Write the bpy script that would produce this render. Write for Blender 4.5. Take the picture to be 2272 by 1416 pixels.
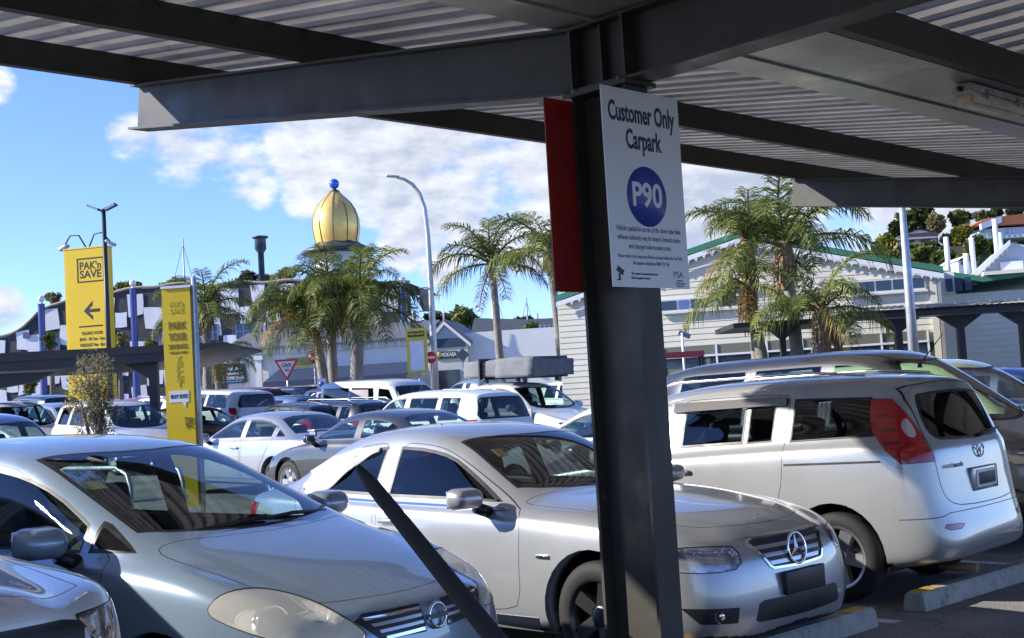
import bpy, bmesh, math, random
import numpy as np
from mathutils import Vector, Matrix
from mathutils.bvhtree import BVHTree
from mathutils.interpolate import poly_3d_calc
rnd = random.Random(7)
S = bpy.context.scene
for o in list(bpy.data.objects): bpy.data.objects.remove(o)
COL = S.collection
R_ = math.radians
# ------------------------------------------------------------------ camera
EYE = 1.55; FPX = 2850.0; CXP, CYP = 1136.0, 708.0          # focal length in pixels of the 2272 px wide photograph
ROLL = .059; PITCH = math.atan((900-708)/FPX); YAW = R_(45.7)
Fv = Vector((-math.sin(YAW), math.cos(YAW), 0)); Rv = Vector((math.cos(YAW), math.sin(YAW), 0)); Zv = Vector((0,0,1))
fw = math.cos(PITCH)*Fv + math.sin(PITCH)*Zv
u0 = Rv.cross(fw)
cr = math.cos(ROLL)*Rv - math.sin(ROLL)*u0
cu = math.cos(ROLL)*u0 + math.sin(ROLL)*Rv
cam = bpy.data.cameras.new('camera'); camo = bpy.data.objects.new('camera', cam); COL.objects.link(camo)
M3 = Matrix((cr, cu, -fw)).transposed()
camo.matrix_world = Matrix.Translation((0,0,EYE)) @ M3.to_4x4()
cam.sensor_fit = 'HORIZONTAL'; cam.sensor_width = 36; cam.lens = 36*FPX/2272
cam.clip_start = .05; cam.clip_end = 6000
S.camera = camo
# ------------------------------------------------------------------ sun and sky
SUN = Vector((-.60, -.65, .455)).normalized()                 # towards the sun
EL = math.asin(SUN.z)
sun = bpy.data.lights.new('sun', 'SUN'); sun.energy = 4.2; sun.angle = R_(.53); sun.color = (1.0, .95, .87)
suno = bpy.data.objects.new('sun', sun); COL.objects.link(suno)
suno.rotation_euler = SUN.to_track_quat('Z', 'Y').to_euler()
W = bpy.data.worlds.new('World'); S.world = W; W.use_nodes = True
nt = W.node_tree; nd = nt.nodes; lk = nt.links
bg = nd['Background']; bg.inputs['Strength'].default_value = .15
sky = nd.new('ShaderNodeTexSky'); sky.sky_type = 'NISHITA'; sky.sun_disc = False
sky.sun_elevation = EL; sky.sun_rotation = math.atan2(SUN.x, SUN.y)
sky.air_density = 1.0; sky.dust_density = .0; sky.ozone_density = 3.0; sky.altitude = 1800
S.view_settings.view_transform = 'Standard'; S.view_settings.look = 'None'
S.view_settings.exposure = 1.08; S.view_settings.gamma = 1.0; S.view_settings.use_curve_mapping = False
def wmath(op, a=None, b=None, c=None, clamp=False):
    n = nd.new('ShaderNodeMath'); n.operation = op; n.use_clamp = clamp
    for i, v in enumerate((a, b, c)):
        if v is None: continue
        if isinstance(v, (int, float)): n.inputs[i].default_value = v
        else: lk.new(v, n.inputs[i])
    return n.outputs[0]
tc = nd.new('ShaderNodeTexCoord'); dirv = tc.outputs['Generated']
def wnoise(scale, loc, sc=2.0, detail=9, rough=.56, src=None):
    m = nd.new('ShaderNodeMapping'); m.inputs['Location'].default_value = loc; m.inputs['Scale'].default_value = (scale, scale, scale*sc)
    lk.new(src or dirv, m.inputs['Vector'])
    n = nd.new('ShaderNodeTexNoise'); n.inputs['Scale'].default_value = 1; n.inputs['Detail'].default_value = detail; n.inputs['Roughness'].default_value = rough
    lk.new(m.outputs[0], n.inputs['Vector']); return n.outputs[0]
def pix_dir(x, y): return (fw + (x-CXP)/FPX*cr - (y-CYP)/FPX*cu).normalized()
def lobe(x, y, half):                                        # a cloud bank around one direction of the sky
    d = pix_dir(x, y)
    n = nd.new('ShaderNodeVectorMath'); n.operation = 'DOT_PRODUCT'; n.inputs[1].default_value = d; lk.new(dirv, n.inputs[0])
    c = math.cos(R_(half))
    return wmath('DIVIDE', wmath('SUBTRACT', n.outputs['Value'], c), 1-c)
sepw = nd.new('ShaderNodeSeparateXYZ'); lk.new(dirv, sepw.inputs[0])
banks = None
for b in ((290,308,1.5), (400,345,2.0), (520,345,2.2), (650,335,2.3), (790,330,2.4), (930,325,2.4), (1060,340,2.6), (1180,370,2.8), (560,400,1.6), (700,395,2.2),
          (860,420,2.2), (930,490,2.2), (1040,450,3.0), (1180,470,3.2), (900,540,1.5), (975,590,1.1), (1300,480,3.4), (1500,470,3.0), (1620,420,3.2), (1780,440,3.6),
          (1960,470,3.6), (2120,480,3.2), (2280,470,3.4), (1560,540,2.2), (1980,560,2.4), (-20,185,1.2), (-10,705,1.7), (-140,690,2.6)):
    v = wmath('MAXIMUM', lobe(*b), 0.0)
    banks = v if banks is None else wmath('MAXIMUM', banks, v)
big = wnoise(7.5, (3.1, 1.7, .4), 2.1, 10, .60)
gen = wnoise(2.2, (9.3, 4.1, 2.2), 2.6, 4, .5)               # scattered banks over the rest of the sky
gen2 = wmath('MULTIPLY', wmath('SUBTRACT', gen, .56, clamp=True), 3.0)
cov = wmath('MAXIMUM', wmath('MULTIPLY', wmath('POWER', banks, .45), .72), gen2)
dens = wmath('ADD', cov, wmath('MULTIPLY', wmath('SUBTRACT', big, .5), 2.0))
ramp = nd.new('ShaderNodeMapRange'); ramp.interpolation_type = 'SMOOTHERSTEP'
ramp.inputs['From Min'].default_value = .30; ramp.inputs['From Max'].default_value = .68; lk.new(dens, ramp.inputs['Value'])
dens_l = wnoise(7.5, (3.1-.05, 1.7-.04, .4+.14), 2.1, 8, .60)    # the same noise nearer the sun: thicker above means a greyer body
shade = nd.new('ShaderNodeMapRange'); shade.inputs['From Min'].default_value = -.10; shade.inputs['From Max'].default_value = .11
lk.new(wmath('SUBTRACT', dens_l, wmath('SUBTRACT', big, wmath('MULTIPLY', wmath('SUBTRACT', dens, .5), .12))), shade.inputs['Value'])
cmix = nd.new('ShaderNodeMix'); cmix.data_type = 'RGBA'; lk.new(shade.outputs[0], cmix.inputs['Factor'])
cmix.inputs['A'].default_value = (3.6, 3.65, 3.75, 1); cmix.inputs['B'].default_value = (1.75, 1.98, 2.45, 1)
smix = nd.new('ShaderNodeMix'); smix.data_type = 'RGBA'
lk.new(wmath('MULTIPLY', ramp.outputs[0], .97), smix.inputs['Factor'])
tint = nd.new('ShaderNodeMix'); tint.data_type = 'RGBA'; tint.blend_type = 'MULTIPLY'; tint.inputs['Factor'].default_value = 1
tint.inputs['B'].default_value = (.60, .655, .93, 1); lk.new(sky.outputs[0], tint.inputs['A']); lk.new(tint.outputs['Result'], smix.inputs['A']); lk.new(cmix.outputs['Result'], smix.inputs['B'])
lk.new(smix.outputs['Result'], bg.inputs['Color'])
S.render.engine = 'CYCLES'
S.cycles.max_bounces = 8; S.cycles.transparent_max_bounces = 24; S.cycles.glossy_bounces = 4; S.cycles.diffuse_bounces = 3
S.cycles.caustics_reflective = False; S.cycles.caustics_refractive = False

# ------------------------------------------------------------------ places
def P(px, py, D):
    """world point on the ray of a photograph pixel at forward distance D (metres)"""
    px, py = float(px), float(py); d = fw + (px-CXP)/FPX*cr - (py-CYP)/FPX*cu
    return Vector((0,0,EYE)) + d*(D/d.dot(Fv))
def FR(fwd, right, z=0.0):
    v = Fv*fwd + Rv*right; return Vector((v.x, v.y, z))
def rt(px, D, py=900):                                       # sideways metres of a pixel column at distance D
    return P(px, py, D).dot(Rv)
GZX = [-400., -60., -44., -36., -26., -9.5, 400.]; GZZ = [1.4, 1.4, 1.25, .85, .43, 0., 0.]
def gz(x, y=0):                                              # the lot rises gently towards the town
    return float(np.interp(x, GZX, GZZ))

# ------------------------------------------------------------------ materials
MATS = {}
def mat(name, col, rough=.6, metal=0.0, coat=0.0, spec=.5, noise=0.0, nscale=6.0, bump=0.0, bscale=40.0, rvar=0.0, emit=None):
    if name in MATS: return MATS[name]
    m = bpy.data.materials.new(name); m.use_nodes = True; n = m.node_tree.nodes; l = m.node_tree.links
    b = n['Principled BSDF']; b.inputs['Base Color'].default_value = (*col, 1); b.inputs['Roughness'].default_value = rough
    b.inputs['Metallic'].default_value = metal; b.inputs['Coat Weight'].default_value = coat; b.inputs['Coat Roughness'].default_value = .04
    b.inputs['Specular IOR Level'].default_value = spec
    if noise or bump or rvar:
        t = n.new('ShaderNodeTexCoord'); src = t.outputs['Object']
        if noise:
            z = n.new('ShaderNodeTexNoise'); z.inputs['Scale'].default_value = nscale; z.inputs['Detail'].default_value = 6; z.inputs['Roughness'].default_value = .62
            l.new(src, z.inputs['Vector'])
            mr = n.new('ShaderNodeMapRange'); mr.inputs['From Min'].default_value = .3; mr.inputs['From Max'].default_value = .7
            mr.inputs['To Min'].default_value = 1-noise; mr.inputs['To Max'].default_value = 1+noise*.6; l.new(z.outputs[0], mr.inputs['Value'])
            h = n.new('ShaderNodeMix'); h.data_type = 'RGBA'; h.blend_type = 'MULTIPLY'; h.inputs['Factor'].default_value = 1
            h.inputs['A'].default_value = (*col, 1); l.new(mr.outputs[0], h.inputs['B']); l.new(h.outputs['Result'], b.inputs['Base Color'])
        if rvar:
            z2 = n.new('ShaderNodeTexNoise'); z2.inputs['Scale'].default_value = nscale*.7; z2.inputs['Detail'].default_value = 5; l.new(src, z2.inputs['Vector'])
            m2 = n.new('ShaderNodeMapRange'); m2.inputs['From Min'].default_value = .3; m2.inputs['From Max'].default_value = .7
            m2.inputs['To Min'].default_value = max(0, rough-rvar); m2.inputs['To Max'].default_value = rough+rvar; l.new(z2.outputs[0], m2.inputs['Value']); l.new(m2.outputs[0], b.inputs['Roughness'])
        if bump:
            z3 = n.new('ShaderNodeTexNoise'); z3.inputs['Scale'].default_value = bscale; z3.inputs['Detail'].default_value = 4; l.new(src, z3.inputs['Vector'])
            bp = n.new('ShaderNodeBump'); bp.inputs['Strength'].default_value = bump; bp.inputs['Distance'].default_value = .02; l.new(z3.outputs[0], bp.inputs['Height']); l.new(bp.outputs[0], b.inputs['Normal'])
    MATS[name] = m; return m
def paint(name, col, metal=.35, rough=.3):
    if name in MATS: return MATS[name]
    m = mat(name, col, rough, metal, 1.0, .5, .05, 2.2, 0, 40, .05)
    b = m.node_tree.nodes['Principled BSDF']; b.inputs['Coat Roughness'].default_value = .025
    return m
def glassm(name, tint, refl=1.0, rough=0.0):
    if name in MATS: return MATS[name]
    m = bpy.data.materials.new(name); m.use_nodes = True; n = m.node_tree.nodes; l = m.node_tree.links
    n.remove(n['Principled BSDF']); out = n['Material Output']
    tr = n.new('ShaderNodeBsdfTransparent'); tr.inputs[0].default_value = (*tint, 1)
    gl = n.new('ShaderNodeBsdfGlossy'); gl.inputs['Roughness'].default_value = rough; gl.inputs[0].default_value = (refl, refl, refl, 1)
    lw = n.new('ShaderNodeLayerWeight'); lw.inputs['Blend'].default_value = .5          # Schlick curve, the same from both sides of the pane
    pw = n.new('ShaderNodeMath'); pw.operation = 'POWER'; pw.inputs[1].default_value = 4.2; l.new(lw.outputs['Facing'], pw.inputs[0])
    fr = n.new('ShaderNodeMath'); fr.operation = 'MULTIPLY_ADD'; fr.inputs[1].default_value = .92; fr.inputs[2].default_value = .06; l.new(pw.outputs[0], fr.inputs[0])
    mx = n.new('ShaderNodeMixShader'); l.new(fr.outputs[0], mx.inputs[0]); l.new(tr.outputs[0], mx.inputs[1]); l.new(gl.outputs[0], mx.inputs[2]); l.new(mx.outputs[0], out.inputs[0])
    MATS[name] = m; return m
GLASS = glassm('car_glass', (.62, .74, .72)); GLASS_D = glassm('tinted_glass', (.10, .12, .13)); LENS = glassm('clear_lens', (.9, .9, .9))
LENS_Y = mat('clouded_lens', (.74, .71, .60), .2, 0, .7, noise=.10, nscale=5); LENS_Y.node_tree.nodes['Principled BSDF'].inputs['Alpha'].default_value = .52
BLACK = mat('black_plastic', (.012, .012, .014), .45, rvar=.08, nscale=12)
RUBBER = mat('rubber', (.010, .010, .010), .75, noise=.25, nscale=14)
CHROME = mat('chrome', (.86, .86, .88), .09, 1.0)
ALLOY = mat('alloy', (.52, .53, .55), .32, .9)
ALLOY_D = mat('dark_alloy', (.10, .10, .11), .3, .8)
TRIM = mat('interior_trim', (.045, .05, .055), .8, noise=.2, nscale=9)
SEATM = mat('seat_cloth', (.05, .055, .065), .95, noise=.2, nscale=20)
REDL = mat('red_lens', (.45, .012, .015), .12, 0, .8)
AMBER = mat('amber_lens', (.75, .30, .05), .15, 0, .8)
WHITE = mat('white_paint', (.80, .80, .79), .5, noise=.06, nscale=3)
STEEL = mat('canopy_steel', (.046, .042, .035), .5, 0, 0, .35, noise=.22, nscale=5, rvar=.1)
def wear(m, col, scale, lo, hi):                              # chips, dust and bird marks with a shape of their own
    n = m.node_tree.nodes; l = m.node_tree.links; b = n['Principled BSDF']; src = b.inputs['Base Color'].links[0].from_socket
    t = n.new('ShaderNodeTexCoord'); z = n.new('ShaderNodeTexNoise'); z.inputs['Scale'].default_value = scale; z.inputs['Detail'].default_value = 8; z.inputs['Roughness'].default_value = .7; l.new(t.outputs['Object'], z.inputs['Vector'])
    r = n.new('ShaderNodeMapRange'); r.inputs['From Min'].default_value = lo; r.inputs['From Max'].default_value = hi; l.new(z.outputs[0], r.inputs['Value'])
    x = n.new('ShaderNodeMix'); x.data_type = 'RGBA'; l.new(r.outputs[0], x.inputs['Factor']); l.new(src, x.inputs['A']); x.inputs['B'].default_value = (*col, 1); l.new(x.outputs['Result'], b.inputs['Base Color'])
wear(STEEL, (.15, .14, .12), 7, .63, .80)
GALV = mat('galvanised', (.46, .48, .50), .42, .6, noise=.14, nscale=8, rvar=.1)
INK = mat('dark_blue_ink', (.012, .012, .055), .5)
BLACKP = mat('black_print', (.012, .012, .010), .5)

# ------------------------------------------------------------------ mesh helpers
CH = {}                                                      # children of each object, by name
def new_obj(name, me, parent=None, mats=None):
    o = bpy.data.objects.new(name, me); COL.objects.link(o)
    if mats is not None:
        for m in (mats if isinstance(mats, (list, tuple)) else [mats]): me.materials.append(m)
    if parent is not None: o.parent = parent; CH.setdefault(parent.name, []).append(o)
    return o
def bm_obj(name, bm, mats, parent=None, smooth=False, sharp=None):
    me = bpy.data.meshes.new(name)
    if smooth:
        for f in bm.faces: f.smooth = True
    if sharp:
        for e in bm.edges:
            if len(e.link_faces) == 2 and e.calc_face_angle(0) > R_(sharp): e.smooth = False
    bm.to_mesh(me); bm.free()
    return new_obj(name, me, parent, mats)
def empty(name, loc=(0,0,0), rz=0.0):
    o = bpy.data.objects.new(name, None); COL.objects.link(o); o.location = loc; o.rotation_euler = (0,0,rz); o.empty_display_size = .3
    return o
def tag(o, label=None, cat=None, group=None, kind=None):
    if label: o['label'] = label
    if cat: o['category'] = cat
    if group: o['group'] = group
    if kind: o['kind'] = kind
    return o
def add_box(bm, c, s, rot=None, mi=0):
    """box with centre c and full size s"""
    x, y, z = s[0]/2, s[1]/2, s[2]/2
    pts = [Vector(p) for p in ((-x,-y,-z),(x,-y,-z),(x,y,-z),(-x,y,-z),(-x,-y,z),(x,-y,z),(x,y,z),(-x,y,z))]
    if rot is not None: pts = [rot @ p for p in pts]
    vs = [bm.verts.new(p+Vector(c)) for p in pts]
    for q in ((0,3,2,1),(4,5,6,7),(0,1,5,4),(1,2,6,5),(2,3,7,6),(3,0,4,7)):
        f = bm.faces.new([vs[i] for i in q]); f.material_index = mi
    return vs
def box(name, c, s, m, parent=None, bev=0.0, rot=None):
    bm = bmesh.new(); add_box(bm, (0,0,0) if False else c, s, rot)
    if bev: bmesh.ops.bevel(bm, geom=bm.edges[:], offset=bev, segments=2, affect='EDGES', profile=.6)
    return bm_obj(name, bm, m, parent)
def add_tube(bm, pts, r, n=8, cap=True, mi=0):
    pts = [Vector(p) for p in pts]; rings = []
    rs = r if isinstance(r, (list, tuple)) else [r]*len(pts)
    up = Vector((0,0,1))
    t0 = (pts[1]-pts[0]).normalized()
    if abs(t0.dot(up)) > .9: up = Vector((1,0,0))
    a = t0.cross(up).normalized()
    for i, p in enumerate(pts):
        t = (pts[min(i+1,len(pts)-1)]-pts[max(i-1,0)]).normalized()
        a = (a - t*a.dot(t)).normalized(); b = t.cross(a)
        rings.append([bm.verts.new(p + rs[i]*(math.cos(k*2*math.pi/n)*a + math.sin(k*2*math.pi/n)*b)) for k in range(n)])
    for i in range(len(rings)-1):
        for k in range(n):
            f = bm.faces.new((rings[i][k], rings[i][(k+1)%n], rings[i+1][(k+1)%n], rings[i+1][k])); f.smooth = True; f.material_index = mi
    if cap:
        f = bm.faces.new(rings[0][::-1]); f.material_index = mi
        f = bm.faces.new(rings[-1]); f.material_index = mi
def tube(name, pts, r, m, parent=None, n=8):
    bm = bmesh.new(); add_tube(bm, pts, r, n); return bm_obj(name, bm, m, parent)
def add_lathe(bm, prof, n=24, M=None, mi=0):
    """profile of (radius, height) turned about z"""
    rings = []
    for r, z in prof:
        ring = []
        for k in range(n if r > 1e-6 else 1):
            v = Vector((r*math.cos(2*math.pi*k/n), r*math.sin(2*math.pi*k/n), z))
            ring.append(bm.verts.new(M @ v if M else v))
        rings.append(ring)
    for a, b in zip(rings, rings[1:]):
        for k in range(n):
            q = [a[k%len(a)], a[(k+1)%len(a)], b[(k+1)%len(b)], b[k%len(b)]]
            q = [v for i, v in enumerate(q) if v not in q[:i]]
            if len(q) > 2: f = bm.faces.new(q); f.smooth = True; f.material_index = mi
def add_prism(bm, poly, d0, d1, ax, ay, az, org=(0,0,0), mi=0):
    """polygon (a,b) on axes ax, ay extruded along az from d0 to d1"""
    ax, ay, az, org = Vector(ax), Vector(ay), Vector(az), Vector(org)
    lo = [bm.verts.new(org+ax*a+ay*b+az*d0) for a, b in poly]; hi = [bm.verts.new(org+ax*a+ay*b+az*d1) for a, b in poly]
    n = len(poly)
    for i in range(n): f = bm.faces.new((lo[i], lo[(i+1)%n], hi[(i+1)%n], hi[i])); f.material_index = mi
    f = bm.faces.new(lo[::-1]); f.material_index = mi
    f = bm.faces.new(hi); f.material_index = mi
def prism(name, poly, d0, d1, ax, ay, az, m, parent=None, org=(0,0,0)):
    bm = bmesh.new(); add_prism(bm, poly, d0, d1, ax, ay, az, org); bmesh.ops.recalc_face_normals(bm, faces=bm.faces[:])
    return bm_obj(name, bm, m, parent)
def lettering(txt, size, m, parent, org, ax, ay, width=None, align='CENTER', depth=.003, bold=0.0, name='lettering', space=1.0):
    """flat letters lying in the plane of ax (reading direction) and ay (up)"""
    c = bpy.data.curves.new('txt', 'FONT'); c.body = txt; c.size = size; c.align_x = align; c.align_y = 'CENTER'; c.resolution_u = 3
    c.extrude = depth/2; c.offset = bold; c.space_character = space
    to = bpy.data.objects.new('txt', c); COL.objects.link(to)
    dg = bpy.context.evaluated_depsgraph_get(); me = bpy.data.meshes.new_from_object(to.evaluated_get(dg))
    bpy.data.objects.remove(to); bpy.data.curves.remove(c)
    ax, ay = Vector(ax), Vector(ay); az = ax.cross(ay); xs = [v.co.x for v in me.vertices]
    k = 1.0
    if width and xs: k = width/(max(xs)-min(xs))
    for v in me.vertices: v.co = Vector(org)+ax*(v.co.x*k)+ay*v.co.y+az*(v.co.z+depth*.5)
    me.name = name
    return new_obj(name, me, parent, m)
def copy_tree(o, parent=None):
    c = o.copy(); COL.objects.link(c); c.parent = parent
    if parent is not None: CH.setdefault(parent.name, []).append(c)
    for ch in list(CH.get(o.name, [])): copy_tree(ch, c)
    return c
# ================================================================== cars
def ip(keys, s): return float(np.interp(s, [k[0] for k in keys], [k[1] for k in keys]))
def smooth_poly(pts, it=2):
    for _ in range(it):
        q = []
        for i in range(len(pts)):
            a, b = pts[i], pts[(i+1) % len(pts)]
            q.append(tuple(.75*x+.25*y for x, y in zip(a, b))); q.append(tuple(.25*x+.75*y for x, y in zip(a, b)))
        pts = q
    return pts
def car_shell(p, lev):
    L = p['L']; st = p['st']; n = len(st); V = []
    for k, s in enumerate(st):
        zlo, zb, zc, w, zr, wr = (ip(p[q], s) for q in ('zlo', 'zb', 'zc', 'w', 'zr', 'wr'))
        zm = zlo + (zb-zlo)*.45
        pts = [(0, zlo), (.62*w, zlo), (w-.07, zlo+.005), (w-.015, zlo+.10), (w, zm), (w-.004, zb-p.get('sh', .15)), (w-p.get('shy', .03), zb-.02)]
        b = (w-p.get('shy', .03)-.045, zb+.012)
        m = ((b[0]+wr)/2+p.get('bulge', .012), (b[1]+zr)/2)
        pts += [b, m, (wr, zr), (wr*.84, zr+.62*(zc-zr)), (wr*.45, zr+.93*(zc-zr)), (0, zc)]
        row = []
        for y, z in pts:
            fs = s
            if 'nose' in p: fs += ip(p['nose'], z)*max(0, 1-s/p.get('nf', .7))**1.3
            if 'tail' in p: fs -= ip(p['tail'], z)*max(0, 1-(L-s)/p.get('tf', 1.1))**1.2
            row.append(Vector((-fs, y, z)))
        V.append(row)
    bm = bmesh.new()
    Lv = [[bm.verts.new(c) for c in row] for row in V]
    Rt = [[Lv[k][i] if i in (0, 12) else bm.verts.new((V[k][i].x, -V[k][i].y, V[k][i].z)) for i in range(13)] for k in range(n)]
    for k in range(n-1):
        for i in range(12):
            bm.faces.new((Lv[k][i], Lv[k][i+1], Lv[k+1][i+1], Lv[k+1][i])); bm.faces.new((Rt[k][i], Rt[k+1][i], Rt[k+1][i+1], Rt[k][i+1]))
    for k, bul in ((0, p.get('bf', .05)), (n-1, -p.get('br', .04))):
        rows = [[Lv[k][2], Lv[k][1], Lv[k][0], Rt[k][1], Rt[k][2]]]
        for i in range(3, 10):
            a, b = Lv[k][i].co, Rt[k][i].co
            mid = [bm.verts.new((a.x+bul*(1-t*t), a.y*t, a.z)) for t in (.55, 0, -.55)]
            rows.append([Lv[k][i], *mid, Rt[k][i]])
        rows.append([Lv[k][10], Lv[k][11], Lv[k][12], Rt[k][11], Rt[k][10]])
        for a, b in zip(rows, rows[1:]):
            for j in range(4): bm.faces.new((a[j], a[j+1], b[j+1], b[j]))
    bmesh.ops.recalc_face_normals(bm, faces=bm.faces[:])
    tf = max(bm.faces, key=lambda f: f.calc_center_median().z)
    if tf.normal.z < 0: bmesh.ops.reverse_faces(bm, faces=bm.faces[:])
    me = bpy.data.meshes.new('cage'); bm.to_mesh(me); bm.free()
    o = bpy.data.objects.new('cage', me); COL.objects.link(o)
    md = o.modifiers.new('s', 'SUBSURF'); md.levels = lev; md.render_levels = lev
    dg = bpy.context.evaluated_depsgraph_get(); m2 = bpy.data.meshes.new_from_object(o.evaluated_get(dg))
    bpy.data.objects.remove(o); bpy.data.meshes.remove(me)
    bm = bmesh.new(); bm.from_mesh(m2); bpy.data.meshes.remove(m2)
    bmesh.ops.delete(bm, geom=[f for f in bm.faces if f.calc_center_median().y < -1e-5], context='FACES')
    for v in bm.verts:
        if abs(v.co.y) < 1e-4: v.co.y = 0
    bm.normal_update()
    return bm
PROJ = {'side': (Vector((-1,0,0)), Vector((0,0,1)), lambda f: f.normal.y > .3),
        'top': (Vector((-1,0,0)), Vector((0,1,0)), lambda f: f.normal.z > .22),
        'front': (Vector((0,1,0)), Vector((0,0,1)), lambda f: f.normal.x > .25),
        'rear': (Vector((0,1,0)), Vector((0,0,1)), lambda f: f.normal.x < -.12)}
def corner(a, sgn, lim=.15):
    d = Vector((sgn*math.cos(a), math.sin(a), 0)); u = Vector((-math.sin(a)*sgn, math.cos(a), 0)) if sgn > 0 else Vector((math.sin(a), math.cos(a), 0))
    return (u, Vector((0,0,1)), lambda f: f.normal.dot(d) > lim)
PROJ['cf'] = corner(R_(45), 1); PROJ['cr'] = corner(R_(45), -1)
def pip(x, y, poly):
    c = False; j = len(poly)-1
    for i in range(len(poly)):
        xi, yi = poly[i]; xj, yj = poly[j]
        if (yi > y) != (yj > y) and x < (xj-xi)*(y-yi)/(yj-yi)+xi: c = not c
        j = i
    return c
def knife(bm, proj, poly, zmin=None, extra=None):
    """cut the outline into the shell and return the faces inside it"""
    u, v, ok = PROJ[proj]
    if len(poly[0]) == 3: poly = [(Vector((-a, b, c)).dot(u), Vector((-a, b, c)).dot(v)) for a, b, c in poly]
    x0 = min(q[0] for q in poly); x1 = max(q[0] for q in poly); y0 = min(q[1] for q in poly); y1 = max(q[1] for q in poly)
    cand = set()
    for f in bm.faces:
        if not ok(f): continue
        if extra and not extra(f): continue
        xs = [w.co.dot(u) for w in f.verts]; ys = [w.co.dot(v) for w in f.verts]
        if max(xs) < x0 or min(xs) > x1 or max(ys) < y0 or min(ys) > y1: continue
        cand.add(f)
    m = len(poly)
    for i in range(m):
        a, b = poly[i], poly[(i+1) % m]
        d = (b[0]-a[0], b[1]-a[1])
        if abs(d[0])+abs(d[1]) < 1e-6: continue
        no = (u*(-d[1])+v*d[0]).normalized(); co = u*a[0]+v*a[1]
        sx0, sx1 = min(a[0], b[0])-1e-4, max(a[0], b[0])+1e-4; sy0, sy1 = min(a[1], b[1])-1e-4, max(a[1], b[1])+1e-4
        sel = []
        for f in cand:
            if not f.is_valid: continue
            ds = [(w.co-co).dot(no) for w in f.verts]
            if min(ds) > -1e-5 or max(ds) < 1e-5: continue
            xs = [w.co.dot(u) for w in f.verts]
            if max(xs) < sx0 or min(xs) > sx1: continue
            ys = [w.co.dot(v) for w in f.verts]
            if max(ys) < sy0 or min(ys) > sy1: continue
            sel.append(f)
        if not sel: continue
        es = {e for f in sel for e in f.edges}; vs = {w for f in sel for w in f.verts}
        nb = {f for w in vs for f in w.link_faces}
        r = bmesh.ops.bisect_plane(bm, geom=list(sel)+list(es)+list(vs), plane_co=co, plane_no=no, dist=1e-5)
        for g in r['geom']:
            if isinstance(g, bmesh.types.BMFace): g.normal_update(); cand.add(g)
    out = []
    for f in cand:
        if f.is_valid:
            c = f.calc_center_median()
            if pip(c.dot(u), c.dot(v), poly): out.append(f)
    return out
def inset2d(poly, d):
    q = [poly[0]]
    for a in poly[1:]:
        if math.hypot(a[0]-q[-1][0], a[1]-q[-1][1]) > 1e-4: q.append(a)
    if math.hypot(q[0][0]-q[-1][0], q[0][1]-q[-1][1]) < 1e-4: q.pop()
    n = len(q); ar = sum(q[i][0]*q[(i+1) % n][1]-q[(i+1) % n][0]*q[i][1] for i in range(n))
    sg = 1 if ar > 0 else -1; out = []
    for i in range(n):
        a, b, c = q[i-1], q[i], q[(i+1) % n]
        n1 = Vector((-(b[1]-a[1]), b[0]-a[0])).normalized()*sg; n2 = Vector((-(c[1]-b[1]), c[0]-b[0])).normalized()*sg
        m = (n1+n2); k = max(.35, m.length_squared/2)
        m = m/k*d
        if m.length > 2.2*d: m = m.normalized()*2.2*d
        out.append((b[0]+m.x, b[1]+m.y))
    return out
def sub_bm(faces, ring=()):
    nb = bmesh.new(); vm = {}
    for f in faces:
        vs = []
        for v in f.verts:
            if v not in vm: vm[v] = nb.verts.new(v.co)
            vs.append(vm[v])
        try:
            g = nb.faces.new(vs)
            if f in ring: g.material_index = 1
        except ValueError: pass
    return nb
def mirror_in(bm):
    g = bmesh.ops.duplicate(bm, geom=bm.verts[:]+bm.edges[:]+bm.faces[:])['geom']
    fs = [x for x in g if isinstance(x, bmesh.types.BMFace)]
    for x in g:
        if isinstance(x, bmesh.types.BMVert): x.co.y = -x.co.y
    bmesh.ops.reverse_faces(bm, faces=fs)
    bmesh.ops.remove_doubles(bm, verts=[v for v in bm.verts if abs(v.co.y) < 1e-4], dist=2e-4)
def flipped(me):
    m2 = me.copy(); m2.transform(Matrix.Scale(-1, 4, Vector((0,1,0)))); m2.flip_normals(); return m2
def shape_part(nb, seal=0.0, recess=0.0, thick=0.0, lift=0.0, sink=False):
    nb.normal_update()
    if lift:
        for v in nb.verts: v.co += v.normal*lift
    if thick:
        nrm = {tuple(round(c, 5) for c in v.co): v.normal.copy() for v in nb.verts}
        ret = bmesh.ops.extrude_face_region(nb, geom=nb.faces[:])['geom']
        nv = {g for g in ret if isinstance(g, bmesh.types.BMVert)}
        for v in nb.verts:
            if (v in nv) == sink: v.co = v.co-nrm[tuple(round(c, 5) for c in v.co)]*thick
        nb.normal_update()
        for e in nb.edges:
            if len(e.link_faces) == 2 and e.calc_face_angle(0) > .6: e.smooth = False
    for f in nb.faces: f.smooth = True
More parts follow.
